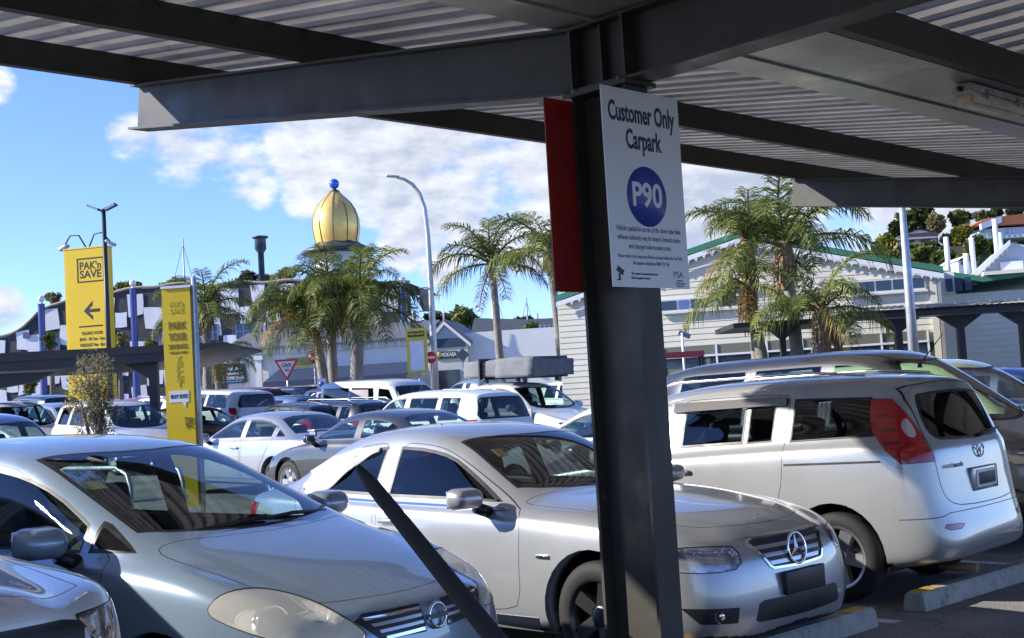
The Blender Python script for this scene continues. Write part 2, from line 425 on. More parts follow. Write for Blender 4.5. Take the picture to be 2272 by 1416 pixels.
def wheel_tree(parent, r, width, spokes, loc, side, rim=None, style='twin'):
    key = (round(r,3), spokes, style)
    if key not in WHEELS:
        w = width; R = .66*r if style != 'steel' else .62*r
        bm = bmesh.new()
        prof = [(R, -.48*w), (R+.02, -.5*w), (.8*r, -.53*w), (.94*r, -.46*w), (.985*r, -.36*w), (r, -.2*w), (r, .2*w), (.985*r, .36*w), (.94*r, .46*w), (.8*r, .53*w), (R+.02, .5*w), (R, .48*w)]
        add_lathe(bm, prof, 40); bmesh.ops.recalc_face_normals(bm, faces=bm.faces[:])
        me_t = bpy.data.meshes.new('tyre'); bm.to_mesh(me_t); bm.free(); me_t.materials.append(RUBBER)
        bm = bmesh.new()
        add_lathe(bm, [(R+.012, .50*w), (R-.008, .49*w), (R-.015, .30*w), (R-.03, -.4*w)], 36)
        add_lathe(bm, [(0, .36*w), (.05, .36*w), (.075, .30*w), (.078, .1*w)], 20)
        for k in range(spokes):
            a = 2*math.pi*k/spokes
            for da, ww in (((-.115, .020), (.115, .020)) if style == 'twin' else ((0, .042),)):
                c, s_ = math.cos(a+da), math.sin(a+da); t = Vector((-s_, c, 0)); rr = Vector((c, s_, 0))
                c0, s0 = math.cos(a), math.sin(a)
                q0 = Vector((c0*.06, s0*.06, 0)) + t*(0 if da == 0 else math.copysign(.02, da)); q1 = rr*(R-.012)
                vs = []
                for q, z0, z1, k2 in ((q0, .35*w, .14*w, 1.0), (q1, .43*w, .2*w, 1.15)):
                    for sg in (-1, 1):
                        vs.append((bm.verts.new(q+t*sg*ww*k2+Vector((0,0,z0))), bm.verts.new(q+t*sg*ww*1.25*k2+Vector((0,0,z1)))))
                for a_, b_ in ((0, 1), (1, 3), (3, 2), (2, 0)):
                    bm.faces.new((vs[a_][0], vs[b_][0], vs[b_][1], vs[a_][1]))
                bm.faces.new((vs[0][0], vs[2][0], vs[3][0], vs[1][0]))
        bmesh.ops.recalc_face_normals(bm, faces=bm.faces[:])
        me_r = bpy.data.meshes.new('rim'); bm.to_mesh(me_r); bm.free(); me_r.materials.append(rim or ALLOY)
        bm = bmesh.new(); add_lathe(bm, [(0, .04*w), (.62*R, .04*w), (.62*R, .0), (R-.02, -.1*w), (R-.02, -.4*w), (0, -.4*w)], 24)
        bmesh.ops.recalc_face_normals(bm, faces=bm.faces[:])
        me_h = bpy.data.meshes.new('wheel'); bm.to_mesh(me_h); bm.free(); me_h.materials.append(mat('brake_disc', (.10, .095, .09), .5, .7, noise=.3))
        WHEELS[key] = (me_h, me_t, me_r)
    h, t, r_ = WHEELS[key]
    o = new_obj('wheel', h, parent); o.location = loc
    o.rotation_euler = (R_(-90) if side > 0 else R_(90), 0, 0)
    a = new_obj('tyre', t, o); b = new_obj('rim', r_, o)
    o.rotation_euler.y = rnd.random()*3
    if rim:
        b.material_slots[0].link = 'OBJECT'; b.material_slots[0].material = rim
    return o
WHEELS = {}
def rbox(c, s, bev, rot=None, seg=3):
    bm = bmesh.new(); add_box(bm, (0,0,0), s)
    bmesh.ops.bevel(bm, geom=bm.edges[:], offset=bev, segments=seg, affect='EDGES', profile=.5)
    M = Matrix.Translation(c)
    if rot: M = M @ rot.to_4x4()
    bm.transform(M)
    for f in bm.faces: f.smooth = True
    return bm
def join_bm(bms):
    out = bmesh.new()
    for b in bms:
        me = bpy.data.meshes.new('t'); b.to_mesh(me); b.free(); out.from_mesh(me); bpy.data.meshes.remove(me)
    return out
SEATS = {}
def seat_tree(parent, s, y, w=.5, mat_=None, z=0.0, lean=-14):
    k = (w, lean)
    if k not in SEATS:
        rot = Matrix.Rotation(R_(lean), 3, 'Y')
        ms = []
        for nm, b in (('seat', rbox((.12, 0, .42), (.52, w, .16), .06)), ('backrest', rbox((-.20, 0, .76), (.14, w*.94, .60), .055, rot)), ('headrest', rbox((-.315, 0, 1.15), (.10, .27, .19), .045, rot))):
            me = bpy.data.meshes.new(nm); b.to_mesh(me); b.free(); me.materials.append(SEATM); ms.append((nm, me))
        SEATS[k] = ms
    so = new_obj('seat', SEATS[k][0][1], parent); so.location = (-s, y, z)
    for nm, me in SEATS[k][1:]: new_obj(nm, me, so)
    return so
def make_bvh(bm):
    bm.normal_update(); bm.verts.ensure_lookup_table(); bm.faces.ensure_lookup_table()
    vs = [v.co.copy() for v in bm.verts]; ns = [v.normal.copy() for v in bm.verts]; bm.verts.index_update()
    for v in bm.verts:                                       # on the centre plane the mirrored half meets without a crease
        if abs(v.co.y) < 1e-5: ns[v.index].y = 0; ns[v.index].normalize()
    fs = [[v.index for v in f.verts] for f in bm.faces]
    return BVHTree.FromPolygons(vs, fs), vs, ns, fs
def smooth_normals(me, B):
    """give the cut panels the normals of the uncut shell, so that reflections run on across the cuts"""
    tree_, vs, ns, fs = B; out = []
    for v in me.vertices:
        q = Vector((v.co.x, abs(v.co.y), v.co.z)); loc, nn, idx, dist = tree_.find_nearest(q)
        if idx is None or dist > .009: out.append(v.normal.copy()); continue
        f = fs[idx]; w = poly_3d_calc([vs[i] for i in f], loc); n = Vector((0,0,0))
        for i, k in zip(f, w): n += ns[i]*k
        if v.co.y < 0: n.y = -n.y
        out.append(n.normalized())
    me.normals_split_custom_set_from_vertices(out)
def make_car(name, p, paint_m, lev=2, hero=False):
    """a car whose nose is at the origin, facing +x"""
    root = empty(name)
    bm = car_shell(p, lev); L = p['L']
    B = make_bvh(bm) if hero else None
    RL = bm.faces.layers.int.new('region'); RG = bm.faces.layers.int.new('ring')
    regs = list(p['regions'])
    # wheel arches first
    arches = []
    for s in (p['fo'], p['fo']+p['wb']):
        ra = p['rw']+p.get('gap', .055); cz = p['rw']+p.get('archz', .012)
        poly = [(s+ra*math.cos(t), cz+ra*math.sin(t)) for t in np.linspace(0, 2*math.pi, 29)[:-1]]
        fs = knife(bm, 'side', poly)
        arches.append((s, cz, ra))
    dead = []
    for f in bm.faces:
        c = f.calc_center_median()
        for s, cz, ra in arches:
            if c.y > .45 and (-c.x-s)**2+(c.z-cz)**2 < ra*ra and c.z < .9: dead.append(f); break
    bmesh.ops.delete(bm, geom=dead, context='FACES')
    for i, g in enumerate(regs):
        z0 = g.get('zmin')
        ex = None
        if 'zr' in g: a_, b_ = g['zr']; ex = lambda f, a_=a_, b_=b_: a_ < f.calc_center_median().z < b_
        if 'sr' in g: a2, b2 = g['sr']; ex = lambda f, a2=a2, b2=b2: a2 < -f.calc_center_median().x < b2
        po = g['poly']; u, v, _ = PROJ[g['proj']]
        if len(po[0]) == 3:                                  # a corner piece: stay near it, the same line of sight also meets other panels
            a3, b3 = min(q[0] for q in po)-.08, max(q[0] for q in po)+.08; c3 = min(q[1] for q in po)-.08
            ex = lambda f, a3=a3, b3=b3, c3=c3: a3 < -f.calc_center_median().x < b3 and f.calc_center_median().y > c3
        if len(po[0]) == 3: po = [(Vector((-a, b, c)).dot(u), Vector((-a, b, c)).dot(v)) for a, b, c in po]
        fs = knife(bm, g['proj'], po, extra=ex)
        for f in fs: f[RL] = i+1; f[RG] = 0
        se = g.get('seal', {'glass': .018, 'panel': .005 if hero else .012, 'light': .006}.get(g['kind'], 0))
        if se and lev > 1:
            inn = set(knife(bm, g['proj'], inset2d(po, se), extra=ex))
            # cutting the inner outline may split faces of the outer region
            fs = knife(bm, g['proj'], po, extra=ex)
            for f in fs:
                f[RL] = i+1; f[RG] = 0 if f in inn else 1
    bm.normal_update(); assigned = {f: f[RL]-1 for f in bm.faces if f[RL]}; ringset = {f for f in bm.faces if f[RG]}
    groups = {}
    for f in bm.faces:
        c = f.calc_center_median(); i = assigned.get(f, -1)
        if i == -1 and f.normal.z < -.55 and c.z < .4: i = -2
        groups.setdefault(i, []).append(f)
    # body shell, mirrored whole
    body_bm = sub_bm(groups.get(-1, []))
    bed = []
    for e in body_bm.edges:
        if e.is_boundary:
            for s, cz, ra in arches:
                if all(abs(math.hypot(-v.co.x-s, v.co.z-cz)-ra) < .012 and v.co.y > .5 for v in e.verts): bed.append(e); break
    if bed:
        for e in bed: e.smooth = False
        ret = bmesh.ops.extrude_edge_only(body_bm, edges=bed)['geom']
        for v in ret:
            if isinstance(v, bmesh.types.BMVert): v.co.y -= .10
    mirror_in(body_bm)
    for f in body_bm.faces: f.smooth = True
    body = bm_obj('body', body_bm, paint_m, root)
    if B: smooth_normals(body.data, B)
    # underside, wheel wells
    ub = sub_bm(groups.get(-2, [])); mirror_in(ub)
    for s, cz, ra in arches:
        w = ip(p['w'], s)
        for sg in (1, -1):
            ang = np.linspace(R_(-18), R_(198), 15)
            a = [ub.verts.new((-(s+(ra+.004)*math.cos(t)), sg*(w-.105), cz+(ra+.004)*math.sin(t))) for t in ang]
            b = [ub.verts.new((-(s+(ra+.004)*math.cos(t)), sg*(w-.40), cz+(ra+.004)*math.sin(t))) for t in ang]
            for k in range(14): ub.faces.new((a[k], a[k+1], b[k+1], b[k]))
            ub.faces.new(b)
    bm_obj('underbody', ub, BLACK, root)
    # lining: the same sheets, a little inside
    zb_min = min(k[1] for k in p['zb'])-.15
    lin = [f for f in bm.faces if f.is_valid and (assigned.get(f, -1) == -1 or regs[assigned[f]]['kind'] == 'panel') and f.calc_center_median().z > zb_min and p['cab'][0] < -f.calc_center_median().x < p['cab'][1]]
    if lin:
        lb = sub_bm(lin); lb.normal_update()
        for v in lb.verts: v.co -= v.normal*.022; v.co.y = max(v.co.y, 0)
        mirror_in(lb); bmesh.ops.reverse_faces(lb, faces=lb.faces[:])
        for f in lb.faces: f.smooth = True
        bm_obj('lining', lb, TRIM, root)
    made = {}
    for i, g in enumerate(regs):
        if i not in groups: continue
        nb = sub_bm(groups[i], ringset); kind = g['kind']
        ce = g.get('sym') == 'c'
        if ce: mirror_in(nb)
        m1 = g.get('mat')
        if kind == 'glass': shape_part(nb); mats = [m1 or GLASS, BLACK]
        elif kind == 'panel': shape_part(nb); mats = [m1 or paint_m, BLACK]
        elif kind == 'dark': shape_part(nb, 0, 0, g.get('thick', .03), 0, True); mats = [m1 or BLACK]
        elif kind == 'proud': shape_part(nb, 0, 0, g.get('thick', .02), g.get('lift', .006)); mats = [m1 or CHROME]
        elif kind == 'light': shape_part(nb, 0, 0, 0, .002); mats = [m1 or LENS, BLACK]
        me = bpy.data.meshes.new(g['name'])
        inner = None
        if kind == 'light' and m1 in (LENS, LENS_Y):
            ib = sub_bm(groups[i])
            if ce: mirror_in(ib)
            ib.normal_update()
            for v in ib.verts:
                if not any(e.is_boundary for e in v.link_edges): v.co -= v.normal*.05
                else: v.co -= v.normal*.008
            for f in ib.faces: f.smooth = True
            inner = bpy.data.meshes.new('reflector'); ib.to_mesh(inner); ib.free(); inner.materials.append(g.get('refl', mat('reflector', (.62, .62, .62), .22, .9)))
        nb.to_mesh(me); nb.free()
        for m in mats: me.materials.append(m)
        par = g.get('parent')
        for sg in ((0,) if ce else (1, -1)):
            mm = me if sg >= 0 else flipped(me)
            pa = made.get((par, sg), made.get((par, 0), root)) if par else root
            if B and kind in ('panel', 'glass', 'light'): smooth_normals(mm, B)
            o = new_obj(g['name'], mm, pa); made[(g.get('key', g['name']), sg)] = o
            if g.get('label'): o['label'] = g['label']
            if inner is not None: new_obj('reflector', inner if sg >= 0 else flipped(inner), o)
    bm.free()
    # wheels
    for s in (p['fo'], p['fo']+p['wb']):
        w = ip(p['w'], s)
        for sg in (1, -1): wheel_tree(root, p['rw'], .2, p.get('spokes', 5), (-s, sg*(w-.135), p['rw']), sg, p.get('rim'), p.get('rimstyle', 'single'))
    # cabin
    if p.get('seats', True):
        sz = p.get('seatz', 0.0)
        for y in (-.36, .36): seat_tree(root, p['seat_s'], y, .5, None, sz)
        if p.get('bench', True):
            for y in (-.36, .36): seat_tree(root, p['seat_s']+.86, y, .52, None, sz)
        cw = p['w'][len(p['w'])//2][1]
        c0 = p['cowl']; zc0 = ip(p['zb'], c0+.2)
        db = bmesh.new(); ring = []
        prof = [(c0+.06, zc0-.02), (c0+.35, zc0+.0), (c0+.62, zc0-.03), (c0+.70, zc0-.10), (c0+.66, zc0-.30), (c0+.3, zc0-.45)]
        for yy in (-cw+.12, -cw*.4, cw*.4, cw-.12):
            ring.append([db.verts.new((-a, yy, b)) for a, b in prof])
        for a, b in zip(ring, ring[1:]):
            for k in range(len(prof)-1): f = db.faces.new((a[k], a[k+1], b[k+1], b[k])); f.smooth = True
        bmesh.ops.recalc_face_normals(db, faces=db.faces[:])
        bm_obj('dashboard', db, TRIM, root)
        sb = bmesh.new(); c = Vector((-(p['seat_s']-.46), -.36, .86+sz)); rot = Matrix.Rotation(R_(65), 3, 'Y')
        add_tube(sb, [c+rot @ Vector((.185*math.cos(t), .185*math.sin(t), 0)) for t in np.linspace(0, 2*math.pi, 21)], .015, 6)
        add_box(sb, c, (.36, .05, .02), rot)
        bm_obj('steering_wheel', sb, BLACK, root)
        fb = bmesh.new(); add_box(fb, (-(p['cab'][0]+p['cab'][1])/2, 0, .30), (p['cab'][1]-p['cab'][0]-.3, 2*cw-.3, .02)); bm_obj('cabin_floor', fb, TRIM, root)
    # mirrors and handles
    if 'mirror' in p:
        s, y, z, sx, sy, sz_ = p['mirror']
        for sg in (1, -1):
            b = bmesh.new(); add_box(b, (0,0,0), (sx, sy, sz_))
            for v in b.verts:
                if v.co.x > 0: v.co.z *= .72; v.co.y *= .85
                if v.co.z < 0 and v.co.y*sg > 0: v.co.z *= .8
            bmesh.ops.bevel(b, geom=b.edges[:], offset=min(sx, sz_)*.32, segments=4 if hero else 2, affect='EDGES', profile=.5)
            for f in b.faces: f.smooth = True
            b.transform(Matrix.Translation((-s, sg*y, z)))
            par = made.get(('front_door', sg), root)
            mo = bm_obj('mirror', b, p.get('mirror_mat', paint_m), par)
            bt = bmesh.new(); add_tube(bt, [(-s-.01, sg*(y-sy*.35), z-sz_*.35), (-s+.02, sg*(y-sy*.75), z-sz_*.62)], [.035, .04], 8); bm_obj('stalk', bt, BLACK, mo)
            bg_ = rbox((-s-sx*.42, sg*y, z+.005), (.02, sy*.8, sz_*.7), .008); bm_obj('mirror_glass', bg_, mat('mirror_silver', (.8,.8,.8), .03, 1.0), mo)
    for key, s, z in p.get('handles', ()):
        for sg in (1, -1):
            y = ip(p['w'], s)-.004
            b = join_bm([rbox((-s, sg*(y+.012), z), (.21, .035, .036), .014, seg=2)])
            bm_obj('handle', b, p.get('handle_mat', paint_m), made.get((key, sg), root))
    for pts, r in p.get('wipers', ()):
        tube('wiper', [(-a, b, c) for a, b, c in pts], r, BLACK, root, 5)
    return root, made
def side_glass(p, s0, s1, top=.055, bot=.045, n=9, slant0=0.0, slant1=0.0):
    ss = np.linspace(s0, s1, n)
    lo = [(s, ip(p['zb'], s)+bot) for s in ss]; hi = [(s, max(ip(p['zr'], s)-top, ip(p['zb'], s)+bot+.004)) for s in ss]
    h0 = hi[0][1]-lo[0][1]; h1 = hi[-1][1]-lo[-1][1]
    hi[0] = (hi[0][0]+slant0, hi[0][1]); hi[-1] = (hi[-1][0]+slant1, hi[-1][1])
    return lo + hi[::-1]
def screen_poly(p, cowl, a_s, hdr, hdr_side, inset=.075, n=5):
    """windscreen or sedan rear window outline seen from above: (s, y)"""
    pts = [(cowl, -.06), (cowl, .12), (cowl+(a_s-cowl)*.18, ip(p['wr'], a_s)*.45), (cowl+(a_s-cowl)*.55, ip(p['wr'], a_s)*.74)]
    for t in np.linspace(.0, 1, n):
        s = a_s+(hdr_side-a_s)*t; pts.append((s, ip(p['wr'], s)-inset))
    pts += [(hdr+(hdr_side-hdr)*.35, ip(p['wr'], hdr_side)*.5), (hdr, .1), (hdr, -.06)]
    return pts
# ------------------------------------------------------------------ the car kinds
def strip(pts, h):                                           # thin band along a front polyline of (y, z)
    return [(y, z+h/2) for y, z in pts]+[(y, z-h/2) for y, z in pts[::-1]]
def spec_hatch():                                            # small five-door with a short sloping bonnet
    p = dict(L=4.2, fo=.84, wb=2.6, rw=.31, cowl=1.0, cab=(.95, 4.1), seat_s=2.25, nf=.8, tf=1.2, sh=.075, shy=.034)
    p['st'] = [0,.04,.1,.2,.36,.58,.82,1.0,1.15,1.4,1.7,1.95,2.3,2.7,3.1,3.5,3.8,4.0,4.12,4.2]
    p['zc'] = [(0,.75),(.1,.79),(.36,.875),(.82,1.0),(1.0,1.05),(1.95,1.475),(2.15,1.515),(2.6,1.55),(3.1,1.535),(3.7,1.47),(4.2,1.38)]
    p['zb'] = [(0,.68),(.2,.78),(.58,.89),(1.0,.95),(1.3,.965),(2.5,.98),(3.5,1.02),(4.2,1.02)]
    p['zr'] = [(0,.72),(.36,.84),(.82,.965),(1.0,1.0),(1.1,1.03),(1.95,1.405),(2.2,1.455),(2.6,1.48),(3.2,1.46),(3.7,1.40),(4.2,1.31)]
    p['wr'] = [(0,.42),(.2,.52),(.36,.56),(.82,.64),(1.05,.70),(1.95,.61),(2.6,.60),(3.5,.585),(4.2,.54)]
    p['w'] = [(0,.46),(.04,.58),(.1,.67),(.2,.745),(.36,.80),(.58,.835),(1,.8475),(3.2,.8475),(3.8,.82),(4.0,.78),(4.12,.72),(4.2,.62)]
    p['zlo'] = [(0,.22),(.3,.2),(.8,.19),(3.5,.2),(4.2,.3)]
    p['nose'] = [(.2,.06),(.42,0),(.56,.01),(.70,.05),(.8,.12),(.9,.16)]
    p['tail'] = [(.3,.04),(.5,0),(.85,.03),(1.0,.08),(1.3,.33),(1.5,.5)]
    g = p['regions'] = []
    g.append(dict(name='bonnet', kind='panel', proj='top', sym='c', poly=smooth_poly([(.10,-.3),(.14,.40),(.34,.60),(.60,.66),(.98,.70),(1.02,.60),(.93,.3),(.90,-.3)],2)))
    g.append(dict(name='windscreen', kind='glass', proj='top', sym='c', seal=.022, poly=screen_poly(p, .98, 1.16, 1.88, 1.98, .055)))
    g.append(dict(name='front_door', kind='panel', proj='side', poly=smooth_poly([(1.16,.34),(1.18,.95),(1.20,1.0),(1.95,1.362),(2.2,1.415),(2.42,1.425),(2.40,.95),(2.38,.34),(2.32,.26),(1.24,.26)],2)))
    g.append(dict(name='rear_door', kind='panel', proj='side', poly=smooth_poly([(2.41,.34),(2.43,.95),(2.45,1.425),(2.8,1.425),(3.2,1.405),(3.55,1.34),(3.45,1.0),(3.28,.8),(3.08,.5),(3.0,.26),(2.46,.26)],2)))
    g.append(dict(name='quarter_window', kind='glass', proj='side', seal=.02, poly=[(1.06,1.0),(1.35,1.0),(1.35,1.135),(1.30,1.12)]))
    g.append(dict(name='window', kind='glass', proj='side', key='fw', parent='front_door', seal=.014, poly=smooth_poly([(1.40,1.0),(1.40,1.01),(1.40,1.115),(1.42,1.13),(1.70,1.265),(1.95,1.345),(2.2,1.39),(2.34,1.395),(2.36,1.395),(2.36,1.38),(2.36,1.03),(2.36,1.02),(2.34,1.02),(1.42,1.0)],1)))
    g.append(dict(name='window', kind='glass', proj='side', key='rw', parent='rear_door', seal=.014, poly=[(2.50,1.03),(2.50,1.395),(2.8,1.395),(3.2,1.37),(3.42,1.32),(3.36,1.06)]))
    g.append(dict(name='rear_window', kind='glass', proj='rear', sym='c', seal=.022, poly=smooth_poly([(-.2,1.05),(.5,1.05),(.56,1.1),(.50,1.32),(.4,1.345),(-.2,1.345)],0), zr=(1.0,1.5)))
    g.append(dict(name='tail_light', kind='light', proj='cr', mat=REDL, poly=[(4.14,.62,.75),(4.0,.82,.78),(3.8,.78,1.12),(3.95,.6,1.1)]))
    g.append(dict(name='headlight', kind='light', proj='cf', mat=LENS_Y, refl=mat('aged_reflector', (.80,.79,.74), .35, .1), seal=.004, poly=smooth_poly([(.05,.36,.625),(.09,.50,.61),(.22,.74,.655),(.40,.825,.715),(.56,.825,.775),(.53,.74,.855),(.40,.66,.855),(.22,.56,.80),(.12,.44,.72)],2)))
    g.append(dict(name='grille', kind='dark', proj='front', sym='c', thick=.04, poly=[(.075,.715),(.40,.72),(.45,.695),(.35,.605),(.075,.595)]))
    for k in range(4):
        z = .704-.029*k
        g.append(dict(name='grille_bar', kind='proud', proj='front', sym='c', thick=.02, lift=.004, mat=CHROME if k in (0, 3) else ALLOY, poly=[(.085,z),(.405-.028*k,z),(.40-.028*k,z-.013),(.085,z-.013)]))
    g.append(dict(name='lower_intake', kind='dark', proj='front', sym='c', thick=.05, poly=[(-.1,.40),(.40,.40),(.46,.36),(.42,.28),(-.1,.28)]))
    p['mirror'] = (1.42, .95, 1.06, .17, .24, .17)
    p['handles'] = [('front_door', 2.26, .88), ('rear_door', 3.28, .90)]
    return p
def spec_saloon():                                           # sporty four-door saloon
    p = dict(L=4.58, fo=.80, wb=2.76, rw=.32, cowl=1.42, cab=(1.4, 4.0), seat_s=2.55, nf=.8, tf=1.0, seatz=-.06, rimstyle='twin', sh=.075, shy=.034)
    p['st'] = [0,.04,.1,.2,.38,.62,.95,1.25,1.42,1.6,1.85,2.1,2.4,2.75,3.1,3.4,3.7,3.95,4.15,4.35,4.48,4.54,4.58]
    p['zc'] = [(0,.755),(.1,.80),(.38,.875),(.95,.955),(1.42,1.0),(2.12,1.385),(2.35,1.435),(2.75,1.462),(3.1,1.45),(3.4,1.40),(4.0,1.10),(4.15,1.075),(4.48,1.06),(4.58,1.02)]
    p['zb'] = [(0,.69),(.2,.765),(.62,.85),(1.42,.905),(2.1,.925),(3.0,.955),(3.7,.985),(4.2,1.0),(4.58,.96)]
    p['zr'] = [(0,.73),(.38,.84),(.95,.925),(1.42,.95),(1.55,.985),(2.15,1.305),(2.4,1.365),(2.75,1.392),(3.1,1.375),(3.4,1.315),(3.75,1.16),(4.05,1.03),(4.58,.99)]
    p['wr'] = [(0,.42),(.2,.52),(.38,.58),(.95,.66),(1.45,.72),(2.15,.61),(2.75,.595),(3.3,.59),(4.0,.66),(4.4,.6),(4.58,.5)]
    p['w'] = [(0,.48),(.04,.60),(.1,.70),(.2,.775),(.38,.835),(.62,.868),(1.0,.885),(3.4,.885),(4.1,.86),(4.35,.80),(4.48,.74),(4.54,.68),(4.58,.6)]
    p['zlo'] = [(0,.20),(.3,.17),(.8,.17),(3.7,.18),(4.58,.28)]
    p['nose'] = [(.17,.02),(.3,0),(.5,.0),(.62,.03),(.74,.10),(.85,.14)]
    p['tail'] = [(.3,.05),(.5,0),(.8,.02),(1.0,.07),(1.1,.1)]
    g = p['regions'] = []
    g.append(dict(name='bonnet', kind='panel', proj='top', sym='c', poly=smooth_poly([(.16,-.3),(.20,.36),(.40,.62),(.8,.70),(1.40,.745),(1.45,.70),(1.38,.3),(1.36,-.3)],2)))
    g.append(dict(name='windscreen', kind='glass', proj='top', sym='c', seal=.022, poly=screen_poly(p, 1.40, 1.58, 2.10, 2.18, .06)))
    g.append(dict(name='rear_window', kind='glass', proj='top', sym='c', seal=.022, poly=[(4.0,-.1),(4.0,.4),(3.93,.58),(3.7,.555),(3.42,.50),(3.37,.3),(3.36,-.1)]))
    g.append(dict(name='front_door', kind='panel', proj='side', poly=smooth_poly([(1.36,.42),(1.36,.6),(1.34,.90),(1.52,.965),(2.15,1.27),(2.4,1.325),(2.73,1.345),(2.72,.9),(2.72,.30),(1.44,.30)],2)))
    g.append(dict(name='rear_door', kind='panel', proj='side', poly=smooth_poly([(2.75,.34),(2.75,.9),(2.77,1.345),(3.05,1.335),(3.35,1.28),(3.74,1.09),(3.70,.98),(3.56,.76),(3.30,.6),(3.15,.30),(2.80,.30)],2)))
    g.append(dict(name='window', kind='glass', proj='side', key='fw', mat=GLASS_D, parent='front_door', seal=.02, poly=smooth_poly([(1.58,.958),(1.585,.962),(1.70,1.02),(1.95,1.15),(2.15,1.245),(2.4,1.298),(2.66,1.315),(2.685,1.316),(2.685,1.30),(2.675,1.0),(2.675,.985),(2.66,.984)],1)))
    g.append(dict(name='window', kind='glass', proj='side', key='rw', mat=GLASS_D, parent='rear_door', seal=.02, poly=smooth_poly([(2.81,.99),(2.81,1.01),(2.82,1.30),(2.82,1.316),(2.84,1.316),(3.05,1.305),(3.33,1.255),(3.62,1.105),(3.66,1.05),(3.60,1.022),(2.83,.99)],1)))
    g.append(dict(name='window_trim', kind='proud', proj='side', lift=.006, thick=.008, mat=CHROME, poly=[(1.50,.925),(2.6,.955),(3.6,.992),(3.6,.976),(2.6,.940),(1.50,.910)]))
    g.append(dict(name='tail_light', kind='light', proj='cr', mat=REDL, poly=[(4.56,.55,.80),(4.3,.83,.80),(4.2,.83,.93),(4.5,.55,.96)]))
    g.append(dict(name='headlight', kind='light', proj='cf', mat=LENS, seal=.004, poly=smooth_poly([(.06,.44,.585),(.14,.62,.575),(.36,.80,.60),(.46,.83,.655),(.44,.80,.70),(.32,.70,.725),(.16,.52,.715),(.09,.44,.70)],1), refl=mat('lamp_reflector', (.72,.74,.78), .2, .6, noise=.4, nscale=14)))
    g.append(dict(name='grille', kind='dark', proj='front', sym='c', thick=.05, poly=[(-.1,.735),(.30,.74),(.37,.73),(.375,.71),(.27,.57),(.24,.555),(-.1,.545)]))
    g.append(dict(name='grille_surround', kind='proud', proj='front', sym='c', thick=.03, lift=.006, mat=CHROME, poly=[(-.1,.735),(.30,.74),(.37,.73),(.375,.71),(.27,.57),(.24,.555),(-.1,.545),(-.1,.557),(.235,.567),(.255,.575),(.352,.708),(.35,.716),(.30,.728),(-.1,.723)]))
    for k, z in enumerate((.69, .645, .60)):
        g.append(dict(name='grille_bar', kind='proud', proj='front', sym='c', thick=.04, lift=-.004, mat=ALLOY, poly=[(-.1,z),(.325-.033*k,z),(.31-.033*k,z-.022),(-.1,z-.022)]))
    g.append(dict(name='lower_intake', kind='dark', proj='front', sym='c', thick=.07, poly=[(-.1,.40),(.36,.40),(.40,.385),(.43,.30),(.40,.285),(-.1,.275)]))
    g.append(dict(name='fog_intake', kind='dark', proj='cf', thick=.05, poly=[(.06,.50,.385),(.22,.80,.40),(.16,.72,.31),(.06,.52,.30)]))
    g.append(dict(name='side_skirt', kind='proud', proj='side', lift=.004, thick=.012, mat=None, poly=[(1.26,.175),(3.2,.175),(3.2,.29),(1.24,.29)]))
    p['mirror'] = (1.66, 1.01, .995, .15, .24, .155)
    p['handles'] = [('front_door', 2.56, .835), ('rear_door', 3.48, .86)]
    return p
